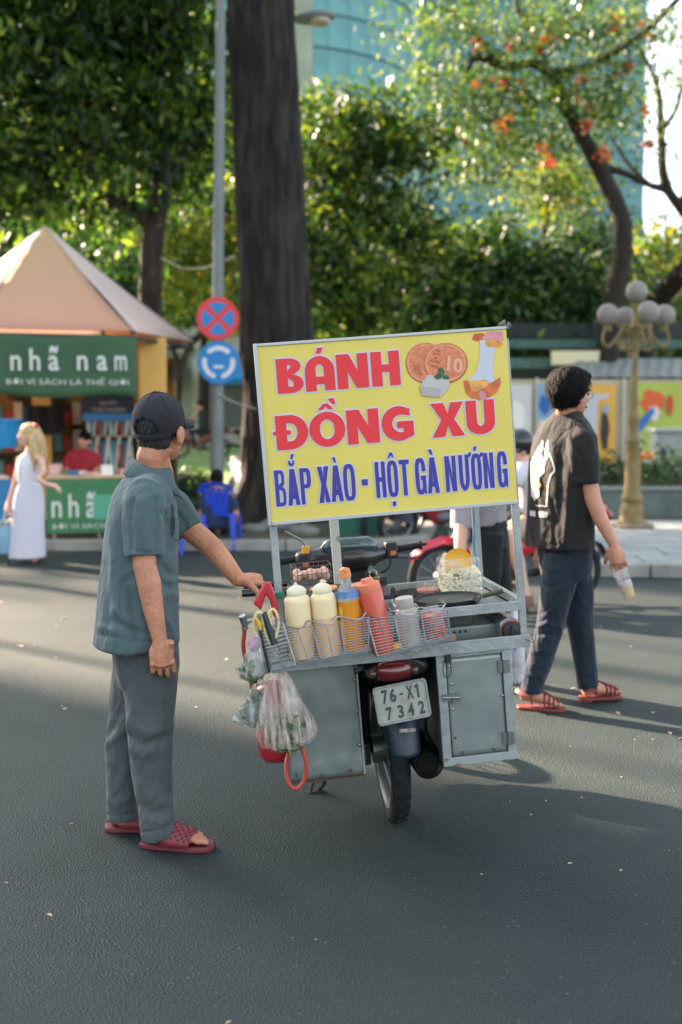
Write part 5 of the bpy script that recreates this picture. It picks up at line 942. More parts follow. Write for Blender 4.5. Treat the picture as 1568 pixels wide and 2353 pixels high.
lab = band(r*1.03, h*.1, h*.56, -135, -40, mat('label_yellow', 'e0b03a', .5, var=.12, scale=40), t, 'label')
band(r*1.045, h*.52, h*.61, -108, -70, mat('label_red', 'b8402f', .5), t, 'label_badge')
def curved(body, par, rr, z, hh, wd, mt):
    m = text_mesh(body, 1, 1); xs = [v.co.x for v in m.vertices]; k = wd/(max(xs)-min(xs))
    for v in m.vertices: a = R(-90)+v.co.x*k/rr; v.co = (rr*math.cos(a), rr*math.sin(a), z+v.co.y*hh/.73)
    m.materials.clear(); link('lettering', m, mt, par, 0)
curved('GOLD', t, r*1.06, h*.545, .012, .022, mat('label_cream', 'e6dcc0', .5))
for k in range(8): band(r*1.04, h*(.16+.042*k), h*(.172+.042*k), -112-(k*7 % 5), -66+(k*5 % 7), mat('label_print', 'b98a2c', .5), t, 'print')
t, h = stand('sauce_bottle', 'tilted red chilli-sauce squeeze bottle in the wire basket', 'bottle', 884, 1500, 842, 1328, -.49); r = .041
m = MB(); m.lathe([(r*.9, 0), (r*.98, .006), (r, h*.25), (r*1.02, h*.8), (r*.98, h*.83)], 26); m.build('body', mat('chilli_sauce', 'd55f42', .4, col2='b8483f', scale=3.5, thr=(.35, .7), sss=.2, coat=.2), t, 50)
m = MB(); m.lathe([(r*1.0, h*.83), (r*1.02, h*.84), (r*.96, h*.93), (r*.55, h*.945), (r*.5, h*.99), (r*.2, h)], 22); m.build('cap', mat('cap_coral', 'd97a58', .45, sss=.2), t, 50)
t, h = stand('spice_jar', 'cloudy plastic jar dusted with pale powder in the basket', 'jar', 947, 1492, 928, 1372, -.485); r = .040
m = MB(); m.lathe([(r*.88, 0), (r*.95, .008), (r*.96, h*.7), (r*.9, h*.76), (r*.72, h*.80), (r*.78, h*.82), (r*.78, h*.99), (r*.7, h)], 22); m.build('body', mat('dusty_jar', 'b3aca4', .45, col2='8d7d70', scale=7, thr=(.45, .7), alpha=1), t, 50)
t, h = stand('chilli_jar', 'clear jar of red chilli paste at the basket end', 'jar', 1006, 1470, 986, 1390, -.485); r = .036
m = MB(); m.lathe([(r*.9, 0), (r, .006), (r, h*.74), (r*.2, h*.77)], 22); m.build('filling', mat('chilli_paste', 'a82a1c', .5, col2='d9702f', scale=60, thr=(.5, .62), bump=.5, bscale=120), t, 50)
m = MB(); m.lathe([(r*1.02, h*.05), (r*1.04, h*.72), (r*.95, h*.78), (r*.88, h*.82), (r*.92, h*.84), (r*.92, h*.98), (r*.86, h)], 22, caps=False); m.build('glass', filmmat('jar_glass', 'd6d3cf', .97, .08, .1, 10), t, 60)
for lbl, u, v in [('yellow citrus wedge under the red sauce bottle', 882, 1500), ('second yellow citrus wedge in the right basket bay', 912, 1494)]:
    m = MB(); m.ell((0, 0, .012), (.022, .018, .014), 12, 8); tag(m.build('citrus_fruit', mat('citrus', 'e0a72c', .45, var=.15, scale=40), None, 180, M=cartM(cl(u, v, -.5))), lbl, 'fruit')
# caddy contents
t = thing('scissors', 'cream-handled scissors sticking out of the wire caddy', 'scissors', cartM(cl(640, 1480, -.54)))
o0 = cl(640, 1480, -.54)
for a in ([(588, 1455), (583, 1428), (592, 1408), (604, 1412), (606, 1432), (612, 1460), (622, 1480)], [(632, 1470), (640, 1440), (638, 1415), (628, 1400), (618, 1410), (624, 1440), (628, 1465)]):
    m = MB(); m.tube([cl(u, v, -.552)-o0 for u, v in smoothpts(a, 4)], .0052, 7); m.build('handle', mat('handle_cream', 'd6c488', .5), t, 60)
m = MB(); m.bar(cl(622, 1470, -.55)-o0, cl(650, 1530, -.55)-o0, .014, .003); m.build('blade', M_steel, t, 0)
t = thing('knife', 'black-handled knife in the wire caddy', 'knife', cartM(cl(628, 1450, -.55))); o0 = cl(628, 1450, -.55)
m = MB(); m.tube([cl(606, 1408, -.552)-o0, cl(614, 1425, -.552)-o0, cl(632, 1480, -.552)-o0], [(.009, .008), (.014, .01), (.015, .01)], 10); m.build('handle', mat('handle_black', '1d2a30', .5), t, 60); m = MB(); m.bar(cl(632, 1480, -.55)-o0, cl(656, 1530, -.55)-o0, .026, .002); m.build('blade', M_steel, t, 0)
t = thing('tongs', 'long thin black skewer tongs with yellow tip hanging from the caddy', 'tongs', cartM(cl(605, 1480, -.57))); o0 = cl(605, 1480, -.57)
m = MB(); m.tube([cl(u, v, -.57)-o0 for u, v in ((594, 1432), (603, 1470), (612, 1510), (620, 1545))], [.004, .005, .006, .004], 7); m.build('arm', M_blk, t, 60); m = MB(); m.tube([cl(u, v, -.572)-o0 for u, v in ((588, 1420), (596, 1436), (600, 1448))], [.006, .008, .004], 7); m.build('grip', mat('tip_yellow', 'd9a520', .5), t, 60)
m = MB(); P = [cl(u, v, -.50) for u, v in ((601, 1403), (582, 1388), (607, 1341), (622, 1337), (631, 1360), (641, 1400), (636, 1424), (628, 1414), (620, 1378), (612, 1368), (604, 1390))]; o0 = P[0]
m.loft([[p-o0 for p in P], [p-o0+Vector((0, .035, 0)) for p in P]]); tag(m.build('red_bracket', mat('plastic_red', 'b3202f', .4, coat=.3, var=.08), None, 30, .006, M=cartM(o0)), 'bent red plastic lighter holder tied to the left post', 'holder')
t = thing('hose', 'red rubber gas hose with metal clamp looping below the tray', 'hose', cartM(cl(565, 1440, -.35))); o0 = cl(565, 1440, -.35); M_hose = mat('hose_red', 'a8402f', .5, var=.15)
m = MB(); m.tube([cl(*p)-o0 for p in smoothpts([(562, 1425, -.35), (562, 1455, -.34), (560, 1490, -.33), (575, 1560, -.31), (600, 1640, -.3), (640, 1690, -.36), (680, 1700, -.42), (702, 1740, -.44), (702, 1785, -.44), (684, 1812, -.44), (664, 1800, -.43), (658, 1765, -.40), (662, 1735, -.34)])], .0075, 9); m.build('tube', M_hose, t, 60)
m = MB(); m.cyl(cl(556, 1415, -.36)-o0, cl(564, 1436, -.35)-o0, .013); m.cyl(cl(563, 1440, -.35)-o0, cl(563, 1446, -.35)-o0, .012); m.tube([cl(563, 1430, -.35)-o0, cl(580, 1425, -.34)-o0], .008, 8); m.build('fitting', M_chr, t, 50)
m = MB(); c = cl(642, 1722, -.18); m.lathe([(.02, -.13), (.055, -.12), (.075, -.1), (.08, -.05), (.08, .12), (.06, .16), (.03, .17)], 22); tag(m.build('gas_canister', mat('canister_red', 'b02a35', .35, coat=.3, var=.1), None, 50, M=cartM(c+Vector((0, .02, .08)))), 'red gas canister hanging beside the left metal box', 'canister')
# waffle press with coin breads
wf = thing('waffle_press', 'black cast-iron waffle press on a steel burner box with long handles', 'press', cartM((-.19, .0, .735)))
MB().box((0, -.0, .085), (.44, .36, .15)).build('burner_box', mat('burner_steel', '9aa0a0', .3, metal=.6, var=.2, scale=8), wf, 30, .004)
MB().box((.0, .0, .168), (.45, .38, .016)).build('plate', M_iron, wf, 30, .004)
for c in (((.222, -.17, .185), (.02, .03, .03)), ((.222, .1, .19), (.03, .1, .035))): MB().box(*c).build('hinge', M_iron, wf, 30, .004)
for k, (ua, va, ub, vb, yl) in enumerate([(560, 1346, 660, 1340, -.06), (556, 1364, 660, 1357, -.17)]):
    a, b = cl(ua, va, yl)-Vector((-.19, 0, .735)), cl(ub, vb, yl)-Vector((-.19, 0, .735)); m = MB(); m.cyl(a, b, .0135, n=16); m.build('handle', mat('handle_gloss', '14181b', .25, coat=.4), wf, 50)
for k, (u, v, yl) in enumerate([(672, 1341, .06), (743, 1338, .06), (838, 1336, .06), (700, 1352, -.08), (780, 1350, -.08)]):
    c = cl(u, v, yl); c.z = .735+.176; m = MB(); m.lathe([(.05, 0), (.054, .003), (.054, .010), (.05, .013), (.047, .010), (.02, .010), (.018, .012)], 24)
    if k < 3: tag(m.build('coin_bread', mat('bread', 'd08a4c', .6, var=.15, scale=30, bump=.4, bscale=90), None, 40, M=cartM(c)), ['coin-shaped golden bread on the press by the left post', 'coin-shaped golden bread in the middle of the press', 'coin-shaped golden bread behind the oil bottle cap'][k], 'bread')
    else: m.build('mould', M_iron, wf, 40)
# egg basket behind
eb = cl(716, 1335, .70); t = thing('egg_basket', 'small wire basket of pale pink eggs below the left handlebar', 'basket', cartM(eb)); m = MB(); w2, hh, dd = .085, .075, .07
for z in (0, .04, hh): m.tube([(-w2, -dd, z), (w2, -dd, z), (w2, dd, z), (-w2, dd, z)], .002, 5, closed=True)
for i in range(9): x = -w2+2*w2*i/8; m.tube([(x, -dd, hh), (x, -dd, 0), (x, dd, 0), (x, dd, hh)], .0018, 5)
m.build('wire_grid', mat('wire_dark', '6a625a', .4, metal=.6), t, 60)
for i in range(10):
    c = eb+Vector((-.062+.031*(i % 5), -.04+.05*(i//5), .025+.012*(i % 2))); tag(MB().ell((0, 0, 0), (.019, .019, .024), 14, 9, rot('Y', 50+i*31)).build('egg', mat('eggshell', 'd9ac98', .5, var=.06), None, 180, M=cartM(c)), 'pale pink egg in the small wire basket', 'egg', 'eggs in the wire basket')
# right side: pans, corn tub, shrimp tub, stove
ZS = .855
def onshelf(u, v, yl): c = cl(u, v, yl); return Vector((c.x, yl, ZS))
c = onshelf(1058, 1360, -.02); t = thing('corn_tub', 'square ribbed clear tub heaped with pale corn kernels', 'tub', cartM(c)); hw, hh = .077, .145
ribs = [(0, .9), (.012, 1), (.03, 1), (.036, .95), (.042, 1), (.062, 1), (.068, .95), (.074, 1), (.094, 1), (.10, .95), (.106, 1), (.14, 1), (.15, .9)]
m = MB(); m.loft([[Vector((x*hw*k, y*hw*k, z)) for x, y in rrect(2, 2, .35, 4)] for z, k in ribs], False); m.build('shell', M_clr, t, 60)
def heap(name, n, w_, z1, r, mt, par, seed, mound=.02):
    g = random.Random(seed); mb = MB(); mb.box((0, 0, z1*.5-.004), (w_*1.86, w_*1.86, z1-.012))
    for i in range(n):
        f = g.randrange(5); a, b = g.uniform(-w_, w_), g.uniform(-w_, w_)
        if f == 0: p = (a, -w_, g.uniform(.006, z1))
        elif f == 1: p = (-w_, a, g.uniform(.006, z1))
        elif f == 2: p = (w_, a, g.uniform(.006, z1))
        else: p = (a, b, z1+mound*(1-(a*a+b*b)/(w_*w_*1.4))+g.uniform(-.004, .004))
        mb.ell(p, (r*g.uniform(.8, 1.2), r, r*g.uniform(.7, 1)), 6, 4)
    o = mb.build(name, mt, par, 60); o['kind'] = 'stuff'; return o
heap('kernels', 900, .066, .092, .0075, mat('corn', 'dcd3b4', .5, var=.04, scale=30), t, 4)
m = MB(); m.lathe([(.001, 0), (.05, .0), (.054, .004), (.054, .007), (.05, .004)], 28, (0, 0, 0)); c2 = cl(1052, 1292, -.05)
tag(m.build('yellow_plate', mat('plate_yellow', 'd9a632', .45, sss=.1), None, 50, M=cartM(c2, Matrix.Rotation(R(80), 3, 'X') @ Matrix.Rotation(R(4), 3, 'Y'))), 'small yellow plastic plate standing in the corn', 'plate')
c = onshelf(986, 1362, .04); t = thing('shrimp_tub', 'round clear tub of pink dried shrimp beside the corn', 'tub', cartM(c)); m = MB(); m.lathe([(.045, 0), (.05, .004), (.05, .036), (.052, .037), (.052, .044)], 24, caps=False); m.build('shell', M_clr, t, 60)
m = MB(); m.lathe([(.046, .002), (.047, .026), (.02, .03)], 20); m.build('filling', mat('shrimp', 'c98a72', .7, col2='a8563f', scale=120, thr=(.5, .6), bump=.8, bscale=150), t, 50)
def pan(label, u, v, yl, r, hh, hu, hv, mt, inner, dz=.0):
    c = onshelf(u, v, yl)+Vector((0, 0, dz)); t = thing('frying_pan', label, 'pan', cartM(c)); m = MB(); m.lathe([(r*.8, 0), (r*.97, hh*.6), (r, hh), (r*.985, hh), (r*.95, hh*.7), (r*.78, .004)], 36); m.build('bowl', mt, t, 50)
    m = MB(); m.lathe([(.001, 0), (r*.93, .0)], 32, (0, 0, hh*.72)); m.build('cooking_surface', inner, t, 50)
    if hu:
        e = cl(hu, hv, yl-r*.9)-c; d = Vector((e.x, e.y, 0)).normalized(); m = MB(); m.tube([d*r*.95+Vector((0, 0, hh*.7)), d*(r+.02)+Vector((0, 0, hh)), e], [.009, .013, .014], 10); m.build('handle', mat('bakelite', '17191a', .4), t, 50)
    return t
pan('black speckled granite pan behind the jars', 955, 1388, .02, .09, .022, 0, 0, mat('granite_pan', '1b1d1f', .5, col2='8d9092', scale=160, thr=(.66, .7)), mat('granite_in', '232628', .5, col2='9a9c9c', scale=160, thr=(.64, .68)))
pan('wide black frying pan with grey inner face and stubby black handle', 1030, 1388, -.22, .125, .032, 1092, 1375, M_iron, mat('pan_in', '8d9292', .3, metal=.5, var=.1, scale=8), .0)
t = thing('ladle', 'steel ladle with brown wooden handle laid over the frying pan', 'ladle', cartM(cl(1080, 1375, -.2))); o0 = cl(1080, 1375, -.2); m = MB(); m.tube([cl(1108, 1370, -.22)-o0, cl(1156, 1357, -.24)-o0], [.008, .010], 10); m.build('handle', mat('wood_brown', '4b3a33', .55, var=.2), t, 50); m = MB(); m.bar(cl(1040, 1388, -.2)-o0, cl(1110, 1369, -.22)-o0, .02, .003); m.build('blade', M_steel, t, 0)
st = thing('gas_stove', 'silver portable gas stove with black control knob under the pan shelf', 'stove', cartM((.27, -.2, .733))); M_sil = mat('stove_silver', '8b9392', .28, metal=.6, var=.12, scale=6)
m = MB(); m.box((-.02, .0, .035), (.30, .27, .06)); m.build('body', M_sil, st, 30, .008); m = MB(); m.loft([[Vector((.10, y, 0.005)), Vector((.175, y, .005)), Vector((.178, y, .05)), Vector((.165, y, .082)), Vector((.13, y, .09)), Vector((.10, y, .075))] for y in (-.20, .13)]); m.build('canister_cover', M_sil, st, 30, .006)
kc = Vector((.138, -.202, .044)); m = MB(); m.lathe([(.031, 0), (.033, .004), (.031, .014), (.028, .016)], 24, kc, RF); m.box(kc+Vector((0, -.02, 0)), (.008, .012, .05)); m.build('knob', M_blk, st, 40); m = MB(); m.lathe([(.038, 0), (.038, .002)], 24, kc, RF); m.build('dial_ring', mat('dial_red', '8f3a38', .5), st, 40)
for k in range(7): MB().lathe([(.005, 0), (.005, .002)], 10, (-.13+.02*k, -.137, .045), RF).build('vent_hole', M_blk, st, 0)
text('lux', mat('logo_white', 'b9bdbd', .4), st, (-.115, -.138, .014), .022)
m = MB(); m.box((-.07, .02, .085), (.2, .24, .05)); m.build('pan_support', mat('soot_steel', '4b4d4b', .5, metal=.5, var=.3, col2='7a6a52', scale=9, thr=(.55, .75)), st, 30, .004)
c = cl(1000, 1455, -.40); m = MB(); m.box((0, 0, .012), (.13, .03, .022)); tag(m.build('wood_block', mat('wood_block', '8a7a63', .8, var=.25, scale=20, stretch=(.2, 1, 1)), None, 30, .002, M=cartM(Vector((.14, -.41, .765)))), 'small wooden wedge under the gas stove', 'wood block')
for yl, uu in ((.19, 1090),):
    m = MB(); m.tube([cl(u, v, yl) for u, v in smoothpts([(1086, 1150, 0)[:2], (1090, 1200), (1088, 1250), (1096, 1300), (1092, 1345)])], .004, 6); tag(m.build('wire', mat('wire_blue', '2f7db0', .5), None, 60, M=MC), 'blue electric wire taped along the front post', 'wire')
m = MB(); m.tube([cl(u, v, -.40) for u, v in smoothpts([(1105, 1158), (1120, 1170), (1138, 1173), (1152, 1155)])], .0022, 6); tag(m.build('wire', mat('wire_pale', '8fa0a8', .5), None, 60, M=MC), 'pale twisted wire hanging under the sign', 'wire')
# hanging bags
def bag(label, prof, yl, film, depth, seed, fill=None, fcol=None, n=400, zfill=.4, knot=True):
    """prof: list of (u_left, u_right, v) from top to bottom"""
    b = cl((prof[-1][0]+prof[-1][1])/2, prof[-1][2], yl); t = thing('plastic_bag', label, 'bag', cartM(b)); rings = []; g = random.Random(seed); pr = smoothpts(prof, 4); N_ = 30
    for k, (ul, ur, v) in enumerate(pr):
        a, c = cl(ul, v, yl)-b, cl(ur, v, yl)-b; ce = (a+c)/2; hw = max(.004, (c.x-a.x)/2); f = k/(len(pr)-1); dp = min(depth*(.25+.75*math.sin(min(1, f*1.25)*math.pi/2)), hw*.9); ring = []
        for j in range(N_):
            an = 2*math.pi*j/N_; w_ = 1+.10*noise.noise((math.cos(an)*5, math.sin(an)*5, f*1.5+seed))*(1.2-f*.5)+.05*noise.noise((j*2.1, f*4, seed))
            ring.append(ce+Vector((hw*math.cos(an)*w_, dp*math.sin(an)*w_, (.012*noise.noise((j*.7, k*.5, seed)) if k > 1 else 0))))
        rings.append(ring)
    m = MB(); m.loft(rings); m.build('film', film, t, 180)
    if fill is not None:
        lo = int(len(pr)*zfill); bl = []
        for k in range(lo, len(pr)-1, 2):
            ce = sum(rings[k], Vector())/N_; hw = (rings[k][0]-rings[k][N_//2]).length/2; bl.append((ce+Vector((0, 0, hw*.1)), hw*.42, depth*.4, hw*.2))
        leaves('greens', fill, bl, n, fcol, t, seed, .011, 12, shape=.5)
    return t
F1 = filmmat('film_clear', 'd3d6d2', .72, .18, .7, 22, (1, 1, .35)); F2 = filmmat('film_ribbed', 'd6c4b8', .72, .22, .8, 40, (1.6, 1.6, .05)); LG = leafmat('herbs', ['2f4f33', '49703f', '6f9455', '93ab6c'], .3)
bag('small knotted clear bag of chopped greens hanging from the caddy', [(590, 596, 1468), (578, 600, 1480), (562, 606, 1505), (550, 610, 1535), (548, 612, 1548), (558, 606, 1557), (572, 596, 1560)], -.46, F1, .045, 5, LG, .022, 900, .5)
bag('lower clear bag of dark herb leaves with pointed corner', [(592, 606, 1560), (575, 618, 1585), (560, 625, 1610), (545, 630, 1632), (532, 632, 1648), (560, 625, 1660), (590, 618, 1668)], -.42, F1, .05, 9, LG, .032, 600, .3)
bag('large ribbed clear bag of herbs hanging below the caddy', [(622, 648, 1535), (618, 664, 1550), (606, 682, 1585), (596, 704, 1625), (588, 724, 1660), (584, 732, 1685), (592, 722, 1702), (612, 700, 1712), (630, 682, 1714)], -.50, F2, .06, 13, LG, .04, 1900, .50)
bag('whitish plastic bag hanging behind the stove on the right', [(1172, 1186, 1385), (1165, 1196, 1420), (1162, 1204, 1480), (1160, 1206, 1530), (1166, 1203, 1562), (1178, 1196, 1572)], -.1, filmmat('film_white', 'd3d0d6', .3, .3, .5, 18), .04, 17)
m = MB(); m.ell((0, 0, 0), (.02, .02, .03), 12, 8); tag(m.build('pink_pouch', mat('pouch_pink', 'cf8fb0', .5, var=.2, scale=30), None, 180, M=cartM(cl(584, 1480, -.42))), 'small pink pouch tucked behind the upper greens bag', 'pouch')
# ================================================================ PEOPLE
M_skin = mat('skin_tan', 'bd8264', .5, var=.2, scale=11, sss=.1, bump=.25, bscale=70, detail=8); M_skin2 = mat('skin_warm', 'bd866b', .5, var=.08, scale=14, sss=.12); M_skin3 = mat('skin_fair', 'd3a58e', .5, var=.06, scale=12, sss=.12)
M_hair = mat('hair_black', '0a0908', .7, var=.4, scale=60, bump=.8, bscale=70, stretch=(3, 3, .6), spec=.18)
M_hairg = mat('hair_greying', '1c1d1c', .55, col2='6a6c6a', scale=130, thr=(.58, .74), bump=.8, bscale=160, stretch=(1, 1, .35))
def ellr(mb, c, r, Mx, n=14, m=9): mb.ell(c, r, n, m, Mx)
def head(mb, c, yaw, s=1., pitch=0., neck=None, nr=.056):
    Mx = rot('Z', -yaw) @ rot('X', pitch)
    for p, r in [((0, -.012, .035), (.075, .095, .088)), ((0, .03, -.03), (.062, .070, .084)), ((0, .05, -.082), (.042, .042, .034)), ((0, .104, -.022), (.013, .016, .026)), ((0, .108, -.034), (.017, .012, .011)), ((.036, .07, -.03), (.022, .022, .022)), ((-.036, .07, -.03), (.022, .022, .022)),
                 ((0, .088, .012), (.05, .014, .012)), ((0, .088, -.066), (.022, .012, .006)), ((0, .088, -.077), (.019, .012, .006)), ((.081, -.004, -.018), (.011, .023, .036)), ((-.081, -.004, -.018), (.011, .023, .036)), ((.074, .008, -.036), (.010, .014, .014)), ((-.074, .008, -.036), (.010, .014, .014))]:
        mb.ell(c+Mx@(Vector(p)*s), tuple(x*s for x in r), 14, 9, Mx)
    if neck is not None: mb.tube([c+Mx@(Vector((0, -.028, -.05))*s), c.lerp(neck, .6)+Mx@Vector((0, -.03, 0)), neck, neck-Vector((0, 0, .06))], [nr*s, nr*s, nr*1.12*s, nr*1.3*s], 14)
    return Mx
def facebits(par, c, Mx, s=1.):
    m = MB()
    for sx in (-1, 1): m.ell(c+Mx@(Vector((sx*.03, .088, -.008))*s), (.012*s, .008*s, .006*s), 10, 6, Mx)
    m.build('eyes', mat('eye_dark', '1b1714', .2), par, 180)
    m = MB()
    for sx in (-1, 1): m.tube([c+Mx@(Vector((sx*.015, .100, .012))*s), c+Mx@(Vector((sx*.032, .098, .018))*s), c+Mx@(Vector((sx*.05, .084, .012))*s)], .004*s, 6)
    m.build('eyebrows', M_hair, par, 60)
    m = MB(); m.ell(c+Mx@(Vector((0, .098, -.071))*s), (.02*s, .006*s, .008*s), 10, 6, Mx); m.build('lips', mat('lips', 'a25a50', .5), par, 180)
def hand(mb, w, d, n, side=1, curl=(35, 55, 35), sc=1., spread=.0, thumb=20):
    d = Vector(d).normalized(); n = Vector(n); n = (n-d*n.dot(d)).normalized(); s = d.cross(n).normalized()*side
    mb.tube([w-d*.02*sc, w+d*.02*sc, w+d*.055*sc, w+d*.09*sc], [.023*sc, .026*sc, .030*sc, .028*sc], 10)
    P = Matrix((s, d, n)).transposed(); mb.ell(w+d*.052*sc, (.042*sc, .05*sc, .017*sc), 14, 9, P); mb.ell(w+d*.04*sc+s*.024*sc+n*.006*sc, (.018*sc, .032*sc, .016*sc), 12, 8, P)
    for i, L in enumerate((.074, .082, .076, .060)):
        b = w+d*(.088-.004*abs(i-1.2))*sc+s*(.033-.0218*i)*sc; a = 0; pts = [b-d*.012*sc, b]; p = b
        mb.ell(b-n*.004*sc, (.0098*sc,)*3, 8, 6)
        for k, f in enumerate((.45, .31, .24)):
            a += curl[k]*(1+.06*i); q = (d*math.cos(R(a))+n*math.sin(R(a))+s*spread*(1.5-i)*.12).normalized(); p = p+q*L*f*sc; pts.append(p)
        mb.tube(pts, [x*sc for x in (.0090, .0092, .0086, .0078, .0064)], 8); mb.ell(p, (.0068*sc,)*3, 8, 6)
    b = w+d*.025*sc+s*.032*sc; q = (s*math.cos(R(thumb+35))+d*math.sin(R(thumb+35))+n*.45).normalized(); p1 = b+q*.036*sc; q2 = (q+n*.4+d*.35).normalized(); p2 = p1+q2*.03*sc; p3 = p2+(q2+n*.3).normalized()*.024*sc
    mb.tube([b-q*.015*sc, b, p1, p2, p3], [x*sc for x in (.013, .0135, .011, .0105, .008)], 9)
def rings(items, yaw, n=26, e=.85):
    """torso rings (centre, half width along his right, half depth along his front)"""
    f = Vector((math.sin(R(yaw)), math.cos(R(yaw)), 0)); r = Vector((math.cos(R(yaw)), -math.sin(R(yaw)), 0)); out = []
    for c, a, b in items:
        out.append([c+r*a*math.copysign(abs(math.cos(t))**e, math.cos(t))+f*b*math.copysign(abs(math.sin(t))**e, math.sin(t)) for t in np.linspace(0, 2*math.pi, n, endpoint=False)])
    return out
def foot(mb, heel, toe, w_=.046, h=.062, toes=True):
    d = (toe-heel); L = d.length; d.normalize(); s = Vector((d.y, -d.x, 0)); Z = Vector((0, 0, 1))
    mb.tube([heel+d*.01+Z*.03, heel+d*L*.18+Z*.036, heel+d*L*.45+Z*.035, heel+d*L*.72+Z*.024, heel+d*L*.84+Z*.018], [(.028, .03), (.034, .033), (.033, .036), (.023, w_*.98), (.014, w_*.9)], 14, flat=.99)
    mb.ell(heel+d*.04+Z*.032, (.034, .034, .03), 12, 8)
    if toes:
        for i in range(5): b = heel+d*L*(.80-.014*i*i*.6)+s*(.034-.0165*i)+Z*.016; mb.tube([b, b+d*.03+Z*.003, b+d*(.047-.003*i)-Z*.002], [.0105-.0007*i, .0105-.0007*i, .008-.0005*i], 8)
def sole(heel, toe, w0, w1, z0, z1, ext=.012):
    d = (toe-heel); L = d.length; d.normalize(); s = Vector((d.y, -d.x, 0)); P = []
    for f, w_ in ((-.04, .5), (.02, .85), (.15, 1.0)): P.append((f, w_*w0))
    for f, w_ in ((.4, .88), (.6, 1.0), (.78, 1.08), (.92, .95), (1.0, .7), (1.04, .35)): P.append((f, w_*w1))
    pts = [heel+d*L*f+s*w_ for f, w_ in P]+[heel+d*L*f-s*w_ for f, w_ in reversed(P)]
    return [[Vector((p.x, p.y, z)) for p in pts] for z in (z0, z1)]
def bvh(o): return BVHTree.FromPolygons([v.co.copy() for v in o.data.vertices], [tuple(p.vertices) for p in o.data.polygons])
def decal(tree, poly, name, mt, par, off=.003, step=3.):
    """patch printed on a surface: polygon given in survey pixels, laid on the mesh itself"""
    from mathutils.geometry import intersect_point_tri_2d
    us = [p[0] for p in poly]; vs = [p[1] for p in poly]; m = MB(); pts = {}
    def inside(x, y):
        c = False; j = len(poly)-1
        for i in range(len(poly)):
            xi, yi = poly[i]; xj, yj = poly[j]
            if (yi > y) != (yj > y) and x < (xj-xi)*(y-yi)/(yj-yi)+xi: c = not c
            j = i
        return c
    def hit(i, j):
        if (i, j) not in pts:
            d = ray(min(us)+i*step, min(vs)+j*step).normalized(); h = tree.ray_cast(EYE, d); pts[(i, j)] = None
            if h[0] is not None: m.v.append(tuple(h[0]+h[1]*off)); pts[(i, j)] = len(m.v)-1
        return pts[(i, j)]
    for i in range(int((max(us)-min(us))/step)+1):
        for j in range(int((max(vs)-min(vs))/step)+1):
            if inside(min(us)+(i+.5)*step, min(vs)+(j+.5)*step):
                q = [hit(i, j), hit(i, j+1), hit(i+1, j+1), hit(i+1, j)]
                if None not in q: m.f.append(tuple(q))
    if m.f: return m.build(name, mt, par, 180, fix=False)
def strands(par, c, Mx, rad, n, L, mt, cond, seed, wd=.0035, drop=.6, s=1., back=.3, puff=.01):
    g = random.Random(seed); m = MB()
    for _ in range(n):
        v = Vector((g.gauss(0, 1), g.gauss(0, 1), g.gauss(0, 1))).normalized()
        if not cond(v): continue
        p = Vector((v.x*rad[0], v.y*rad[1], v.z*rad[2])); t = Vector((v.x*.3+g.uniform(-.2, .2), -back+v.y*.2+g.uniform(-.2, .2), -drop)); t = (t-v*t.dot(v)*.85).normalized(); sd = v.cross(t).normalized()*wd*s; l = L*g.uniform(.6, 1.2)
        a = [p+v*.002, p+t*l*.5+v*puff, p+t*l-v*.004]; k = (1, .8, .1); vs = []
        for q, kk in zip(a, k): vs += [c+Mx@((q+sd*kk)*s), c+Mx@((q-sd*kk)*s)]
        m.add(vs, [(0, 1, 3, 2), (2, 3, 5, 4)])
    return m.build('strands', mt, par, 180, fix=False)

# ---------------------------------------------------------------- the vendor
DV = 4.05
def V(u, v, y=DV): return at(u, v, y)
vd = wthing('person', 'older man in dark cap, grey-green polo and grey trousers gripping the cart handle', 'person', gr(345, 1930))
TY = 80; rV = Vector((math.cos(R(TY)), -math.sin(R(TY)), 0))
M_polo = fabric('polo_grey_green', '485c5f', .10, .5, 9.); M_trou = fabric('trousers_grey', '474f50', .10, .55, 8.)
hc = V(369, 988); nk = V(356, 1082)
sk = MB(); Mh = head(sk, hc, 20, 1.0, 4, nk, .058)
R_sh = V(330, 1150, 3.88); R_el = V(333, 1300, 3.84); R_wr = V(367, 1468, 3.83)
sk.tube([R_sh, V(330, 1230, 3.86), R_el, V(343, 1340, 3.835), V(353, 1400, 3.83), R_wr], [.047, .044, .040, .042, .036, .026], 14)
hand(sk, R_wr, V(378, 1560, 3.84)-R_wr, Vector((-.15, 1, 0)), 1, (14, 38, 28), 1.06, .35, thumb=70)
L_sh = V(385, 1165, 4.2); L_wr = V(548, 1332, 4.08)
sk.tube([L_sh, V(425, 1205, 4.2), V(472, 1245, 4.17), V(490, 1262, 4.16), V(515, 1290, 4.12), L_wr], [.046, .045, .043, .043, .037, .028], 14)
hd_d = V(590, 1338, 4.10)-L_wr; hand(sk, L_wr, Vector((hd_d.x, .05, -.012)), Vector((.1, .35, -1)), -1, (48, 70, 50), 1.02, thumb=-10)
nh, nt = gr(330, 1944), gr(487, 1952); fh, ft = gr(247, 1908), gr(372, 1903)
nh.z = nt.z = .022; fh.z = ft.z = .022
foot(sk, nh, nt, .045); foot(sk, fh, ft, .045)
sk.tube([V(368, 1850, 3.99), V(352, 1915, 3.985), nh+(nt-nh)*.17+Vector((0, 0, .04))], [.045, .04, .036], 12); sk.tube([V(282, 1830, 4.13), V(277, 1880, 4.13), fh+(ft-fh)*.17+Vector((0, 0, .04))], [.045, .04, .036], 12)
T0, T1 = V(335, 1140), V(335, 1500)
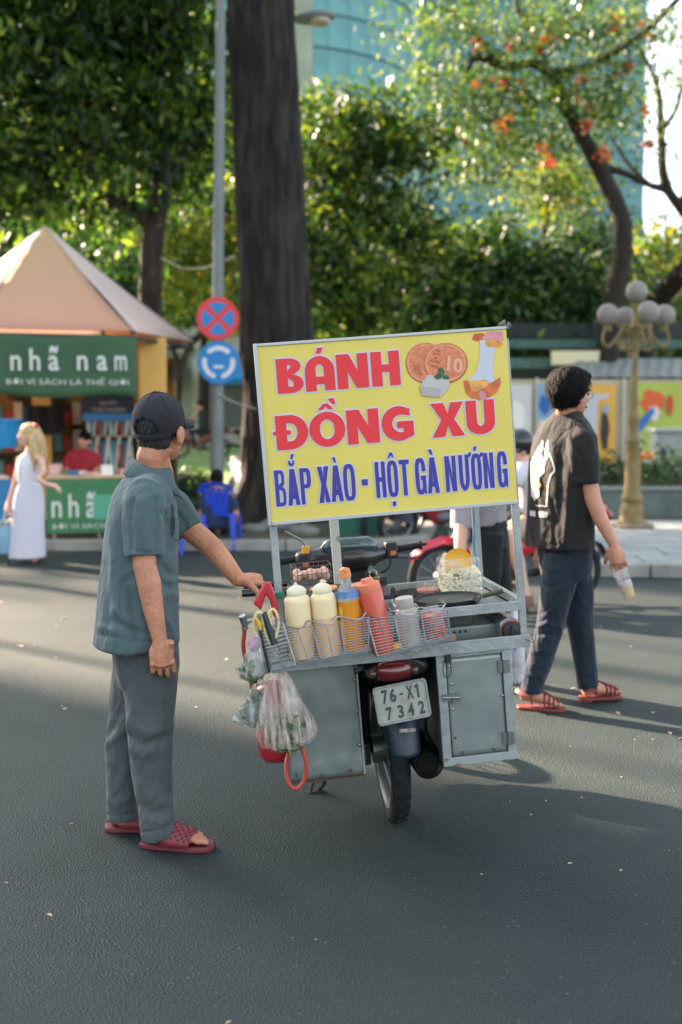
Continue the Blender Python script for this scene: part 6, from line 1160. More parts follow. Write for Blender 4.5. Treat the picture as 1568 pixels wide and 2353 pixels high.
sk.tube([nk, T0, V(325, 1300), T1], [.06, .07, .08, .08], 12); sk.tube([T0, R_sh], .045, 10); sk.tube([T0, L_sh], .045, 10); sk.tube([T1, V(345, 1600, 3.98), V(352, 1760, 3.98), V(368, 1860, 3.99)], [.06, .055, .045, .042], 10); sk.tube([T1, V(303, 1620, 4.13), V(285, 1760, 4.13), V(282, 1840, 4.13)], [.06, .055, .045, .042], 10)
organic('body', sk, .0038, M_skin, vd, 2, .5); facebits(vd, hc, Mh)
# polo shirt
sh_ = MB(); T = [(1070, 352, .066, .062), (1084, 349, .085, .075), (1100, 341, .125, .092), (1122, 334, .165, .106), (1150, 329, .186, .118), (1200, 326, .195, .130), (1260, 324, .198, .136), (1330, 322, .200, .142), (1400, 319, .206, .148), (1450, 316, .212, .152), (1478, 314, .216, .155)]
sh_.loft(rings([(V(u, v), a, b) for v, u, a, b in smoothpts(T, 3)], TY))
sh_.tube([V(350, 1112, 4.06), V(342, 1120, 3.98), V(334, 1138, 3.91), V(330, 1165, 3.88), V(328, 1205, 3.86), V(330, 1250, 3.85), V(331, 1279, 3.845)], [.03, .056, .072, .076, .074, .071, .070], 18)
sh_.tube([V(345, 1125, 4.1), V(365, 1138, 4.17), V(395, 1168, 4.2), V(418, 1200, 4.2), V(437, 1222, 4.195)], [.03, .066, .074, .068, .064], 18)
fo = [([(303, 1150), (296, 1200), (300, 1260)], 5, -.006), ([(362, 1150), (366, 1210), (362, 1270)], 5, -.008), ([(320, 1150), (330, 1200), (338, 1262)], 6, .004), ([(345, 1150), (350, 1220)], 5, -.003),
      ([(380, 1180), (392, 1215), (388, 1260)], 5, -.007), ([(398, 1190), (402, 1240), (395, 1290), (398, 1350)], 5, .005), ([(372, 1300), (390, 1320), (412, 1318)], 5, -.006), ([(370, 1340), (392, 1350), (412, 1342)], 5, -.006), ([(372, 1370), (398, 1365), (412, 1372)], 5, .004),
      ([(262, 1130), (278, 1200), (290, 1300), (300, 1400)], 10, -.005), ([(250, 1200), (262, 1300), (262, 1420)], 9, .004), ([(240, 1300), (250, 1400), (245, 1460)], 7, -.004), ([(270, 1400), (300, 1425), (330, 1440)], 6, .005), ([(262, 1425), (290, 1442), (320, 1455)], 5, -.005), ([(225, 1440), (260, 1448)], 5, .004), ([(296, 1360), (310, 1420), (312, 1470)], 7, -.006), ([(380, 1420), (396, 1440), (406, 1470)], 6, .004),
      ([(216, 1458), (260, 1464), (320, 1474), (412, 1478)], 2.2, -.0025), ([(302, 1268), (330, 1268), (360, 1273)], 2.2, -.0025), ([(405, 1240), (428, 1232), (447, 1212)], 2.4, -.003), ([(410, 1180), (425, 1200), (430, 1225)], 4, -.005)]
po_ = organic('polo_shirt', sh_, .0062, M_polo, vd, 14, .5, fo, .005, (6, 6, 3.0), fk=1.7, fwd=1.6)
# collar: folded band round the neck
cr = []
for k, (dz, rr, up2) in enumerate([(.026, .064, 0), (.032, .068, 0), (.020, .084, 0), (-.018, .104, 0), (-.020, .102, 0), (.012, .078, 0), (.018, .064, 0)]):
    ring = []
    for t_ in np.linspace(-150, 150, 30):
        a = R(TY*-1+90+180+t_); f = (abs(t_)/150)**1.5
        dirv = Vector((math.cos(a), math.sin(a), 0)); c_ = V(351, 1082); ring.append(c_+dirv*(rr*(1+.14*f))+Vector((0, 0, dz-.055*f*(1 if k < 2 or k > 4 else 1.35)+.012*(1-f))))
    cr.append(ring)
m = MB(); m.loft(cr, False, False); o = m.build('collar', M_polo, vd, 180, fix=False); o.modifiers.new('s', 'SOLIDIFY').thickness = .003
tp = bvh(po_); decal(tp, [(393, 1158), (399, 1160), (402, 1205), (398, 1238), (392, 1225), (394, 1190)], 'placket', mat('placket_dark', '2a3638', .85), vd, .002, 1.6)
for q in ([(400, 1240), (432, 1243), (432, 1246), (400, 1243)],): decal(tp, q, 'pocket_seam', mat('placket_dark', '2a3638'), vd, .002, 1.5)
# trousers
tr_ = MB(); tr_.loft(rings([(V(335, 1455), .155, .110), (V(335, 1485), .165, .120), (V(338, 1530), .168, .118), (V(338, 1570, 4.05), .15, .105)], TY))
for L_ in ([(1490, 343, 3.98, .108), (1540, 343, 3.975, .106), (1600, 345, 3.975, .098), (1660, 346, 3.975, .091), (1720, 347, 3.975, .085), (1790, 351, 3.975, .076), (1850, 357, 3.975, .069), (1890, 361, 3.975, .068), (1921, 368, 3.975, .069)], [(1500, 318, 4.12, .095), (1560, 309, 4.13, .092), (1620, 301, 4.13, .088), (1680, 294, 4.13, .084), (1740, 287, 4.13, .078), (1800, 283, 4.13, .069), (1850, 281, 4.13, .063), (1882, 281, 4.13, .063)]):
    tr_.tube([V(u, v, y) for v, u, y, r in smoothpts(L_, 3)], [(r*.92, r) for v, u, y, r in smoothpts(L_, 3)], 22)
fo = [([(292, 1535), (320, 1600), (345, 1640)], 9, -.005), ([(300, 1660), (340, 1685), (398, 1668)], 9, .007), ([(296, 1690), (325, 1712), (368, 1700), (398, 1690)], 6, -.008), ([(306, 1722), (330, 1738), (352, 1728)], 8, .006), ([(402, 1640), (385, 1672), (372, 1715)], 6, -.005), ([(400, 1700), (388, 1750), (392, 1800)], 8, .005), ([(345, 1740), (362, 1790), (388, 1820)], 8, -.005), ([(318, 1800), (345, 1830), (372, 1840)], 9, .005), ([(325, 1850), (350, 1872), (395, 1858)], 6, -.005), ([(338, 1880), (370, 1890), (402, 1872)], 6, .005), ([(380, 1560), (372, 1620), (384, 1650)], 9, .004),
      ([(242, 1690), (262, 1668), (276, 1640)], 6, -.007), ([(240, 1715), (266, 1694), (288, 1680)], 7, .006), ([(245, 1770), (262, 1790), (268, 1830)], 8, -.005), ([(246, 1840), (272, 1850), (305, 1830)], 7, .004), ([(258, 1545), (266, 1600), (258, 1640)], 6, -.005),
      ([(273, 1490), (279, 1520), (296, 1537)], 3, -.006), ([(368, 1500), (366, 1700), (372, 1890)], 1.6, -.0016), ([(322, 1913), (365, 1908), (410, 1886)], 2.2, -.004), ([(240, 1872), (280, 1876), (316, 1868)], 2.2, -.004)]
organic('trousers', tr_, .0062, M_trou, vd, 8, .5, fo, .005, (8, 8, 2.6), fk=1.3, fwd=1.5)
# cap with arch opening, brim and strap
M_cap_ = mat('cap_navy', '23232b', .9, var=.08, scale=20, bump=.1, bscale=300)
Mc = Mh @ rot('X', 9); m = MB(); na, nb = 56, 22; cr_ = (.088, .108, .098); cc = hc+Mh@Vector((0, -.012, .038)); gv = {}
for i in range(nb+1):
    for j in range(na):
        a = -math.pi/2+2*math.pi*j/na; lo_ = R(-20-12*max(0, -math.sin(a))); b_ = lo_+(math.pi/2-lo_)*i/nb*.995; p = Vector((cr_[0]*math.cos(b_)*math.cos(a), cr_[1]*math.cos(b_)*math.sin(a), cr_[2]*math.sin(b_)))
        k = 1+.012*abs(math.sin(a*3))*max(0, math.cos(b_)); gv[(i, j)] = len(m.v); m.v.append(tuple(cc+Mc@(p*k)))
for i in range(nb):
    for j in range(na):
        p = (Vector(m.v[gv[(i, j)]])+Vector(m.v[gv[(i+1, (j+1) % na)]]))/2-cc; q = Mc.transposed()@p
        if q.y < 0 and (q.x/.046)**2+((q.z+.030)/.056)**2 < 1 and q.z > -.032: continue
        m.f.append((gv[(i, j)], gv[(i, (j+1) % na)], gv[(i+1, (j+1) % na)], gv[(i+1, j)]))
m.f.append(tuple(gv[(nb, j)] for j in range(na))); cp = bpy.data.objects.new('cap', None); COL.objects.link(cp); cp.parent = vd; cp.matrix_parent_inverse = WP[vd.name]
o = m.build('crown', M_cap_, cp, 180, fix=False); o.modifiers.new('s', 'SOLIDIFY').thickness = .003
m = MB(); m.tube([cc+Mc@Vector((cr_[0]*1.05*math.cos(R(b))*math.cos(a), cr_[1]*1.05*math.cos(R(b))*math.sin(a), cr_[2]*math.sin(R(b)))) for a, b in [(R(x), -25) for x in range(-150, -25, 8)]], [(.011, .003)]*16, 8, flat=.99); m.build('strap', mat('cap_strap', '17171c', .9), cp, 60)
m = MB(); m.ell(cc+Mc@Vector((0, 0, .099)), (.008, .008, .005), 10, 6); m.build('button', M_cap_, cp, 180)
m = MB()
for k in range(6):
    a = math.pi/6+k*math.pi/3
    m.tube([cc+Mc@Vector((cr_[0]*1.012*math.cos(b)*math.cos(a), cr_[1]*1.012*math.cos(b)*math.sin(a), cr_[2]*1.012*math.sin(b))) for b in np.linspace(R(28 if math.sin(a) < -.5 else -12), R(86), 12)], .0014, 5)
m.build('seam', mat('cap_seam', '17171d', .9), cp, 60)
m = MB(); rows = []
for k, (yy, zz, wd) in enumerate([(.085, -.018, 1.0), (.12, -.020, .98), (.15, -.028, .9), (.172, -.038, .72), (.182, -.044, .45)]):
    rows.append([cc+Mc@Vector((.084*wd*sx, (yy if k == 0 else yy+.018)*(1-.12*sx*sx)-.035*sx*sx*(1 if k == 0 else .6), zz-.026*sx*sx)) for sx in np.linspace(-1, 1, 13)])
m.loft(rows, False, False); o = m.build('brim', M_cap_, cp, 180, fix=False); o.modifiers.new('s', 'SOLIDIFY').thickness = .004
hr = MB(); hr.ell(hc+Mh@Vector((0, -.016, .028)), (.078, .099, .080), 20, 14, Mh); hr.ell(hc+Mh@Vector((0, -.048, -.03)), (.064, .047, .054), 16, 10, Mh); hr.ell(hc+Mh@Vector((.066, .02, -.005)), (.014, .02, .03), 12, 8, Mh); hr.ell(hc+Mh@Vector((-.066, .02, -.005)), (.014, .02, .03), 12, 8, Mh)
ho = organic('hair', hr, .005, M_hairg, vd, 2, .5, None, .0015, (60, 60, 40)); strands(vd, hc+Mh@Vector((0, -.02, .02)), Mh, (.076, .088, .080), 2600, .020, M_hairg, lambda v: v.y < .0 and (v.z < -.42 or (abs(v.x) < .38 and v.y < -.5 and v.z < .05)), 3, .0016, .9, back=.05, puff=.002)
# sandals
M_san = mat('sandal_maroon', '7d2c34', .5, var=.15, scale=12)
def slipper(h_, t_, label):
    e = bpy.data.objects.new('sandal', None); COL.objects.link(e); e.parent = vd; e.matrix_parent_inverse = WP[vd.name]
    L_ = MB(); L_.loft(sole(h_, t_, .04, .05, .0, .022)); L_.build('sole', mat('sandal_sole', '6a2a2f', .6, var=.12), e, 40, .006)
    d = (t_-h_).normalized(); s = Vector((d.y, -d.x, 0)); Ln = (t_-h_).length; m = MB(); rows = []
    for f, hz, wd in ((.34, .072, .050), (.45, .070, .054), (.58, .060, .057), (.70, .050, .057), (.80, .041, .054)): rows.append([h_+d*Ln*f+s*wd*math.cos(a)*(1.0)+Vector((0, 0, .0+hz*max(0, math.sin(a))**.75))-d*.02*abs(math.cos(a)) for a in np.linspace(0, math.pi, 17)])
    nh_ = len(rows); m.loft(rows, False, False); o = m.build('strap', M_san, e, 180, fix=False); o.modifiers.new('s', 'SOLIDIFY').thickness = .004
    hm = MB()
    for i in range(5):
        for j in range(2, 15):
            f = (i+.5*(j % 2)+.2)/5; k = min(nh_-2, int(f*(nh_-1))); q = f*(nh_-1)-k; p = rows[k][j].lerp(rows[k+1][j], q); nrm = (p-(h_+d*Ln*(.34+.46*f)+Vector((0, 0, .01)))).normalized(); hm.ell(p+nrm*.004, (.0042, .0042, .0042), 6, 4)
    hm.build('perforation', mat('perf_dark', '3d1519', .7), e, 60)
slipper(nh, nt, ''); slipper(fh, ft, '')
# ---------------------------------------------------------------- the young man walking
YD = 6.0
def Y(u, v, y=YD): return at(u, v, y)
ym = wthing('person', 'young man in black printed T-shirt, jeans and red sandals walking past with a drink', 'person', gr(1300, 1625))
M_tee = fabric('tee_black', '11100e', .12, .6, 7., sheen=.1); M_jean = fabric('jeans_navy', '102130', .25, .6, 8., 300., sheen=.1)
hc = Y(1312, 903, 6.0); nk = Y(1306, 965, 6.02); sk = MB(); Mh = head(sk, hc, 60, 1.0, 0, nk, .053)
sk.tube([Y(1342, 1020, 5.89), Y(1350, 1090, 5.87), Y(1362, 1145, 5.85), Y(1380, 1192, 5.84), Y(1398, 1225, 5.83), Y(1412, 1252, 5.82)], [.05, .048, .044, .04, .034, .027], 14)
rw_ = Y(1412, 1252, 5.82); hand(sk, rw_, Y(1424, 1310, 5.82)-rw_, Vector((.35, .8, 0)), -1, (20, 40, 30), 1.12, .5)
sk.tube([Y(1245, 1030, 6.2), Y(1240, 1150, 6.22), Y(1246, 1250, 6.2)], [.05, .044, .03], 12); lw = Y(1246, 1250, 6.2); hand(sk, lw, Vector((-.02, .0, -.1)), Vector((.8, .5, 0)), 1, (20, 35, 25), 1.1)
nh, nt = gr(1192, 1628), gr(1296, 1634); fh, ft = gr(1336, 1612), gr(1424, 1606)
for p in (nh, nt, fh, ft): p.z = .02
nh.z = .045; fh.z = .03; ft.z = .03
foot(sk, nh, nt, .044); foot(sk, fh, ft, .044)
sk.tube([Y(1225, 1545, 5.95), Y(1214, 1590, 5.95), nh+(nt-nh)*.16+Vector((0, 0, .04))], [.045, .038, .036], 12); sk.tube([Y(1350, 1540, 6.1), Y(1352, 1575, 6.1), fh+(ft-fh)*.16+Vector((0, 0, .04))], [.045, .038, .036], 12)
T0, T1 = Y(1300, 1010, 6.03), Y(1298, 1290, 6.03)
sk.tube([nk, T0, Y(1290, 1150, 6.03), T1], [.055, .07, .08, .08], 12); sk.tube([T0, Y(1342, 1020, 5.89)], .045, 10); sk.tube([T0, Y(1245, 1030, 6.2)], .045, 10); sk.tube([T1, Y(1285, 1330, 5.96), Y(1272, 1400, 5.95), Y(1240, 1520, 5.95), Y(1225, 1550, 5.95)], [.05, .05, .045, .042, .042], 10); sk.tube([T1, Y(1325, 1350, 6.1), Y(1332, 1420, 6.1), Y(1346, 1530, 6.1), Y(1350, 1545, 6.1)], [.05, .05, .045, .042, .04], 10)
organic('body', sk, .0055, M_skin2, ym, 3, .5); facebits(ym, hc, Mh, 1.04)
TY2 = 58; t_ = MB(); T = [(945, 1305, .07, .065), (958, 1303, .10, .08), (975, 1300, .15, .095), (1000, 1298, .19, .11), (1040, 1296, .205, .125), (1100, 1292, .205, .135), (1170, 1288, .207, .14), (1230, 1286, .21, .145), (1258, 1285, .212, .147)]
t_.loft(rings([(Y(u, v, 6.03), a, b) for v, u, a, b in smoothpts(T, 3)], TY2))
t_.tube([Y(1310, 972, 6.0), Y(1326, 985, 5.95), Y(1338, 1010, 5.9), Y(1343, 1060, 5.87), Y(1346, 1112, 5.86)], [.03, .065, .082, .08, .078], 18); t_.tube([Y(1290, 972, 6.06), Y(1272, 985, 6.1), Y(1256, 1015, 6.16), Y(1248, 1060, 6.2), Y(1245, 1110, 6.2)], [.03, .065, .08, .08, .078], 18)
fo = [([(1308, 1000), (1318, 1040), (1308, 1120), (1300, 1250)], 10, .012), ([(1290, 1030), (1292, 1100), (1282, 1200)], 10, -.008), ([(1330, 1040), (1334, 1100), (1326, 1250)], 9, -.008), ([(1262, 1000), (1280, 1060)], 6, .004), ([(1235, 1100), (1250, 1200), (1245, 1250)], 7, .005), ([(1270, 1150), (1275, 1250)], 6, -.006), ([(1340, 1050), (1345, 1108)], 5, -.005), ([(1215, 1246), (1280, 1252), (1358, 1248)], 2.5, -.003), ([(1310, 1040), (1322, 1060), (1320, 1085)], 4, .006)]
ts = organic('t_shirt', t_, .0075, M_tee, ym, 12, .5, fo, .006, (6, 6, 3))
tp = bvh(ts); M_pr = mat('print_cream', 'd6cdbd', .85, var=.12, scale=20); M_prl = mat('print_line', 'c3bfb6', .85); M_pro = mat('print_peach', 'cf9f7d', .85)
decal(tp, [(1222, 1062), (1232, 1040), (1242, 1022), (1247, 1012), (1250, 1020), (1246, 1045), (1254, 1062), (1252, 1085), (1240, 1098), (1240, 1140), (1230, 1150), (1223, 1140), (1222, 1100)], 'print', M_pr, ym)
decal(tp, [(1256, 1020), (1260, 1012), (1263, 1020), (1261, 1050), (1255, 1062), (1253, 1040)], 'print', M_pr, ym); decal(tp, [(1226, 1105), (1240, 1098), (1244, 1115), (1236, 1130), (1227, 1128)], 'print', M_pro, ym, .0045)
for q in ([(1264, 1040), (1272, 1060), (1277, 1082), (1268, 1092), (1262, 1110), (1258, 1165), (1234, 1163), (1232, 1160), (1255, 1162), (1259, 1110), (1266, 1090), (1274, 1081), (1269, 1060), (1262, 1041)], [(1219, 1173), (1232, 1175), (1232, 1187), (1219, 1185)], [(1240, 1175), (1260, 1176), (1258, 1190), (1240, 1188)]): decal(tp, q, 'print', M_prl, ym, .003, 1.3)
j_ = MB(); j_.loft(rings([(Y(1296, 1225, 6.03), .15, .115), (Y(1298, 1262, 6.03), .158, .118), (Y(1299, 1300, 6.03), .158, .115), (Y(1298, 1330, 6.03), .14, .10)], TY2))
for L_ in ([(1275, 1290, 5.97, .096), (1330, 1285, 5.96, .094), (1400, 1272, 5.95, .082), (1450, 1262, 5.95, .074), (1520, 1240, 5.95, .068), (1562, 1226, 5.95, .063), (1590, 1222, 5.95, .062)], [(1285, 1312, 6.10, .10), (1350, 1325, 6.10, .092), (1420, 1332, 6.1, .075), (1470, 1338, 6.1, .068), (1530, 1346, 6.1, .06), (1578, 1352, 6.1, .058)]):
    j_.tube([Y(u, v, y) for v, u, y, r in smoothpts(L_, 3)], [r for *_, r in smoothpts(L_, 3)], 20)
fo = [([(1240, 1290), (1260, 1310), (1275, 1308)], 4, .006), ([(1238, 1340), (1262, 1350), (1300, 1340)], 5, -.005), ([(1232, 1440), (1260, 1432), (1290, 1445)], 5, .006), ([(1230, 1460), (1258, 1455), (1285, 1465)], 5, -.006), ([(1222, 1500), (1250, 1495), (1275, 1500)], 5, .004), ([(1208, 1550), (1235, 1555), (1250, 1548)], 4, .004), ([(1320, 1440), (1340, 1450), (1352, 1445)], 4, -.005), ([(1328, 1540), (1350, 1548), (1368, 1540)], 4, .004)]
organic('jeans', j_, .0075, M_jean, ym, 5, .5, fo, .004, (7, 7, 4))
hr = MB(); hr.ell(hc+Mh@Vector((0, -.018, .045)), (.090, .108, .096), 20, 14, Mh); hr.ell(hc+Mh@Vector((0, -.062, -.03)), (.074, .055, .06), 16, 10, Mh); hr.ell(hc+Mh@Vector((.07, .01, .02)), (.022, .05, .04), 12, 8, Mh); hr.ell(hc+Mh@Vector((-.07, .01, .02)), (.022, .05, .04), 12, 8, Mh); hr.ell(hc+Mh@Vector((0, .06, .085)), (.07, .06, .04), 14, 9, Mh)
organic('hair', hr, .006, M_hair, ym, 2, .5, None, .007, (26, 26, 12)); strands(ym, hc+Mh@Vector((0, -.016, .038)), Mh, (.096, .114, .104), 2600, .07, M_hair, lambda v: (v.y < .35 and v.z > -.85) or v.z > .4, 5, .0045, .75, 1.0)
gl = MB(); torus(gl, Vector(), .022, .0022, 'Y', 18, 6)
m = MB()
for sx in (-1, 1): m.add([tuple(hc+Mh@(Vector(p)+Vector((sx*.034, .108, -.008)))) for p in gl.v], gl.f); m.tube([hc+Mh@Vector((sx*.056, .106, -.004)), hc+Mh@Vector((sx*.076, .06, -.002)), hc+Mh@Vector((sx*.082, -.01, -.004))], .0018, 5)
m.build('glasses', mat('glasses_metal', '9a968c', .3, metal=.7), ym, 60)
def jelly(h_, t_):
    e = bpy.data.objects.new('sandal', None); COL.objects.link(e); e.parent = ym; e.matrix_parent_inverse = WP[ym.name]; Mr_ = mat('sandal_red', '7a352e', .5, var=.15)
    zb = min(h_.z, t_.z); z0 = max(.0, zb-.022); L_ = MB(); L_.loft(sole(h_, t_, .038, .046, z0, z0+.018)); d = (t_-h_).normalized(); s = Vector((d.y, -d.x, 0)); Ln = (t_-h_).length; L_.box(h_+d*.025+Vector((0, 0, z0+.006-h_.z)), (.06, .06, .03)); L_.build('sole', Mr_, e, 40, .004)
    m = MB()
    for f, hz, wd, rr in ((.30, .095, .045, .007), (.58, .062, .046, .008), (.68, .054, .048, .008), (.78, .046, .047, .008), (.88, .036, .042, .008)): m.tube([h_+d*Ln*f+s*wd*math.cos(a)+Vector((0, 0, hz*max(0, math.sin(a))**.7)) for a in np.linspace(0, math.pi, 11)], [(rr*.5, rr)]*11, 8)
    m.tube([h_+d*Ln*.3+Vector((0, 0, .092)), h_+d*Ln*.58+Vector((0, 0, .066)), h_+d*Ln*.88+Vector((0, 0, .036))], [(.004, .008)]*3, 8); hl = [h_-d*.008+s*w_+Vector((0, 0, hz)) for w_, hz in ((.036, .0), (.036, .05), (0, .06), (-.036, .05), (-.036, .0))]
    m.tube([h_+d*Ln*.3+s*.042+Vector((0, 0, .045)), h_+d*.01+s*.034+Vector((0, 0, .052)), h_-d*.012+Vector((0, 0, .055)), h_+d*.01-s*.034+Vector((0, 0, .052)), h_+d*Ln*.3-s*.042+Vector((0, 0, .045))], [(.016, .004)]*5, 8); m.build('straps', Mr_, e, 60)
jelly(nh, nt); jelly(fh, ft)
cu = Y(1424, 1305, 5.80); ax = (Y(1447, 1372, 5.80)-cu); Mr = (-ax).to_track_quat('Z', 'Y').to_matrix(); t = thing('drink_cup', 'clear plastic cup of yellow drink with red straw in the young man\'s hand', 'cup', Matrix.Translation(cu+ax) @ Mr.to_4x4()); hC = ax.length
m = MB(); m.lathe([(.030, 0), (.032, .01), (.043, hC*.97), (.045, hC)], 22, caps=False); m.build('shell', filmmat('cup_clear', 'd9d6d2', .68, .12, .2, 15), t, 60); m = MB(); m.lathe([(.028, .003), (.0335, hC*.36)], 20); m.build('drink', mat('mango_drink', 'd9a93f', .4, sss=.2), t, 50); m = MB(); m.lathe([(.0335, hC*.37), (.036, hC*.52), (.02, hC*.55)], 20); m.build('ice', mat('ice', 'cfc7c0', .4, bump=.8, bscale=60), t, 60); m = MB(); m.tube([(.0, 0, .02), (.02, 0, hC*1.02)], .004, 7); m.build('straw', mat('straw_red', 'c23a4a', .5), t, 60)
# ================================================================ OTHER PEOPLE
def figure(label, base, S, hc, yaw, nk, torso, tyaw, top, arms, hands, bottom, legs, hips, feet, skin, hairm, sleeves=(), vox=.012, hair=True, wr=.004, parts=('shirt', 'trousers', 'shoes'), shoe='2a2b2c', hs=1.):
    p = wthing('person', label, 'person', base); sk = MB(); Mx = head(sk, hc, yaw, hs, 0, nk)
    sp = [nk]+[c for c, *_ in torso[1:]]; sk.tube(sp, [.05]+[min(b, a)*.6 for c, a, b in torso[1:]], 12)
    for a in list(arms)+legs.get('skin', [])[:0]: sk.tube([sp[1], a[0][0]], [.045, a[0][1]*.9], 10)
    for a in legs.get('skin', []):
        k_ = legs.get('cloth'); sk.tube([sp[-1]]+([q for q, r in k_[min(len(k_)-1, legs['skin'].index(a))]] if k_ else [])+[a[0][0]], .04, 10)
    for i_, (a, b_) in enumerate(feet):
        k_ = legs.get('cloth') or []; j_ = legs.get('skin') or []
        sk.tube([sp[-1]]+([q for q, r in k_[min(i_, len(k_)-1)]] if k_ else [])+([q for q, r in j_[min(i_, len(j_)-1)]] if j_ else [])+[a+(b_-a)*.15+Vector((0, 0, .05)), a+(b_-a)*.15+Vector((0, 0, .02))], .034, 10)
    for a in arms: sk.tube([q for q, r in a], [r for q, r in a], 12)
    for w_, d, n, sd in hands: hand(sk, w_, d, n, sd, (25, 35, 25), 1.05)
    for a in legs.get('skin', []): sk.tube([q for q, r in a], [r for q, r in a], 12)
    for a, b in feet: foot(sk, a, b, toes=False)
    organic('body', sk, vox*.7, skin, p, 2, .5); facebits(p, hc, Mx, hs)
    t = MB(); t.loft(rings(torso, tyaw))
    for a in sleeves: t.tube([q for q, r in a], [r for q, r in a], 14)
    organic(parts[0], t, vox, top, p, 4, .5, None, wr, (8, 8, 5))
    if hips or legs.get('cloth'):
        b = MB()
        if hips: b.loft(rings(hips, tyaw))
        for a in legs.get('cloth', []): b.tube([q for q, r in a], [r for q, r in a], 16)
        organic(parts[1], b, vox, bottom, p, 4, .5, None, wr, (7, 7, 4))
    for a, c in feet:
        m = MB(); m.loft(sole(a, c, .04, .048, max(0, a.z-.025), max(0, a.z-.025)+.02)); d = (c-a).normalized(); s = Vector((d.y, -d.x, 0)); L = (c-a).length
        m.loft([[a+d*L*f+s*w_*math.cos(t_)+Vector((0, 0, h*max(0, math.sin(t_))**.7)) for t_ in np.linspace(0, math.pi, 11)] for f, w_, h in ((-.02, .036, .07), (.2, .042, .085), (.5, .046, .07), (.8, .046, .05), (1.0, .03, .035))], False, False); m.build(parts[2], mat('shoe_'+shoe, shoe, .6), p, 60)
    if hair:
        h = MB(); h.ell(hc+Mx@(Vector((0, -.018, .04))*hs), (.087*hs, .105*hs, .092*hs), 18, 12, Mx); h.ell(hc+Mx@(Vector((0, -.055, -.03))*hs), (.07*hs, .05*hs, .055*hs), 14, 9, Mx); organic('hair', h, vox*.7, hairm, p, 2, .5, None, .003, (30, 30, 20))
    return p, Mx
# woman in white
W = lambda u, v, y=12.1: at(u, v, y)
M_wht = mat('cotton_white', 'd6d3d8', .9, var=.04, scale=6, sheen=.1); M_bl = mat('hair_blonde', 'b79b6c', .5, var=.3, scale=40, stretch=(1, 1, .1), bump=.5, bscale=60)
hcw = W(66, 1000)
pw, Mx = figure('blonde woman in white top and long pale skirt standing before the kiosk', gr(65, 1296), 1, hcw, -115, W(72, 1035), [(W(72, 1038), .06, .05), (W(72, 1048), .12, .07), (W(70, 1068), .145, .09), (W(68, 1090), .135, .09), (W(68, 1118), .12, .085)], 150, M_wht,
    [[(W(50, 1052), .042), (W(40, 1090), .036), (W(30, 1130), .032), (W(20, 1155), .022)], [(W(95, 1055, 12.0), .042), (W(100, 1085, 11.95), .036), (W(88, 1102, 11.9), .032), (W(112, 1114, 11.8), .022)]], [(W(20, 1155), (-.02, 0, -.1), (1, 0, 0), 1), (W(112, 1114, 11.8), (.1, -.02, -.02), (0, 0, -1), 1)], None,
    {'skin': [[(W(55, 1250), .045), (W(50, 1288), .035)], [(W(85, 1250), .045), (W(78, 1288), .035)]]}, None, [(gr(60, 1296)+Vector((0, 0, .02)), gr(20, 1300)+Vector((0, 0, .02))), (gr(92, 1290)+Vector((0, 0, .02)), gr(48, 1298)+Vector((0, 0, .02)))], M_skin3, M_bl, (), .012, False, .002, ('tank_top', 'skirt', 'shoe'))
s_ = MB(); s_.loft(rings([(W(u, v), a, b) for v, u, a, b in smoothpts([(1110, 68, .118, .085), (1130, 67, .15, .11), (1160, 66, .172, .13), (1200, 65, .178, .14), (1245, 64, .185, .15), (1282, 63, .195, .16)], 3)], 150)); organic('skirt', s_, .012, mat('skirt_pale', 'c6c4cc', .9, var=.05, scale=10, stretch=(3, 3, .3)), pw, 3, .5, None, .008, (14, 14, 1.2))
h = MB(); h.ell(hcw+Mx@Vector((0, -.02, .04)), (.09, .11, .095), 18, 12, Mx); h.tube([hcw+Mx@Vector((-.03, -.06, .03)), hcw+Mx@Vector((-.03, -.10, -.08)), hcw+Mx@Vector((-.02, -.11, -.22)), hcw+Mx@Vector((0, -.12, -.40))], [.075, .085, .08, .03], 16); h.tube([hcw+Mx@Vector((-.07, .0, .0)), hcw+Mx@Vector((-.09, -.03, -.15)), hcw+Mx@Vector((-.10, -.04, -.38))], [.04, .045, .015], 12); organic('hair', h, .009, M_bl, pw, 2, .5, None, .006, (25, 25, 4))
m = MB(); m.ell(hcw+Mx@Vector((-.05, -.07, .10)), (.03, .03, .03), 12, 8); m.build('hair_clip', mat('clip_red', 'c23038', .4), pw, 180)
t = thing('shopping_bag', 'pale blue bag with yellow flowers in the blonde woman\'s hand', 'bag', W(10, 1272)); m = MB(); m.loft([[Vector((wd*math.cos(a)*(1+.08*math.sin(3*a)), wd*.5*math.sin(a), z)) for a in np.linspace(0, 2*math.pi, 16, endpoint=False)] for z, wd in ((0, .1), (.08, .16), (.2, .15), (.3, .08), (.36, .05))]); m.tube([(0, 0, .3), (.02, 0, .42), (.045, 0, .53)], .015, 8); m.build('sack', mat('bag_blue', '7fa6bd', .6, var=.2, scale=8), t, 60); leaves('flowers', leafmat('yellow_fl', ['d9c24a', 'e8d98a', 'c99a3a'], .3, (1, 1, 1, 1)), [(Vector((.0, 0, .34)), .07, .05, .05)], 60, .05, t, 3, .04, 10, shape=.9)
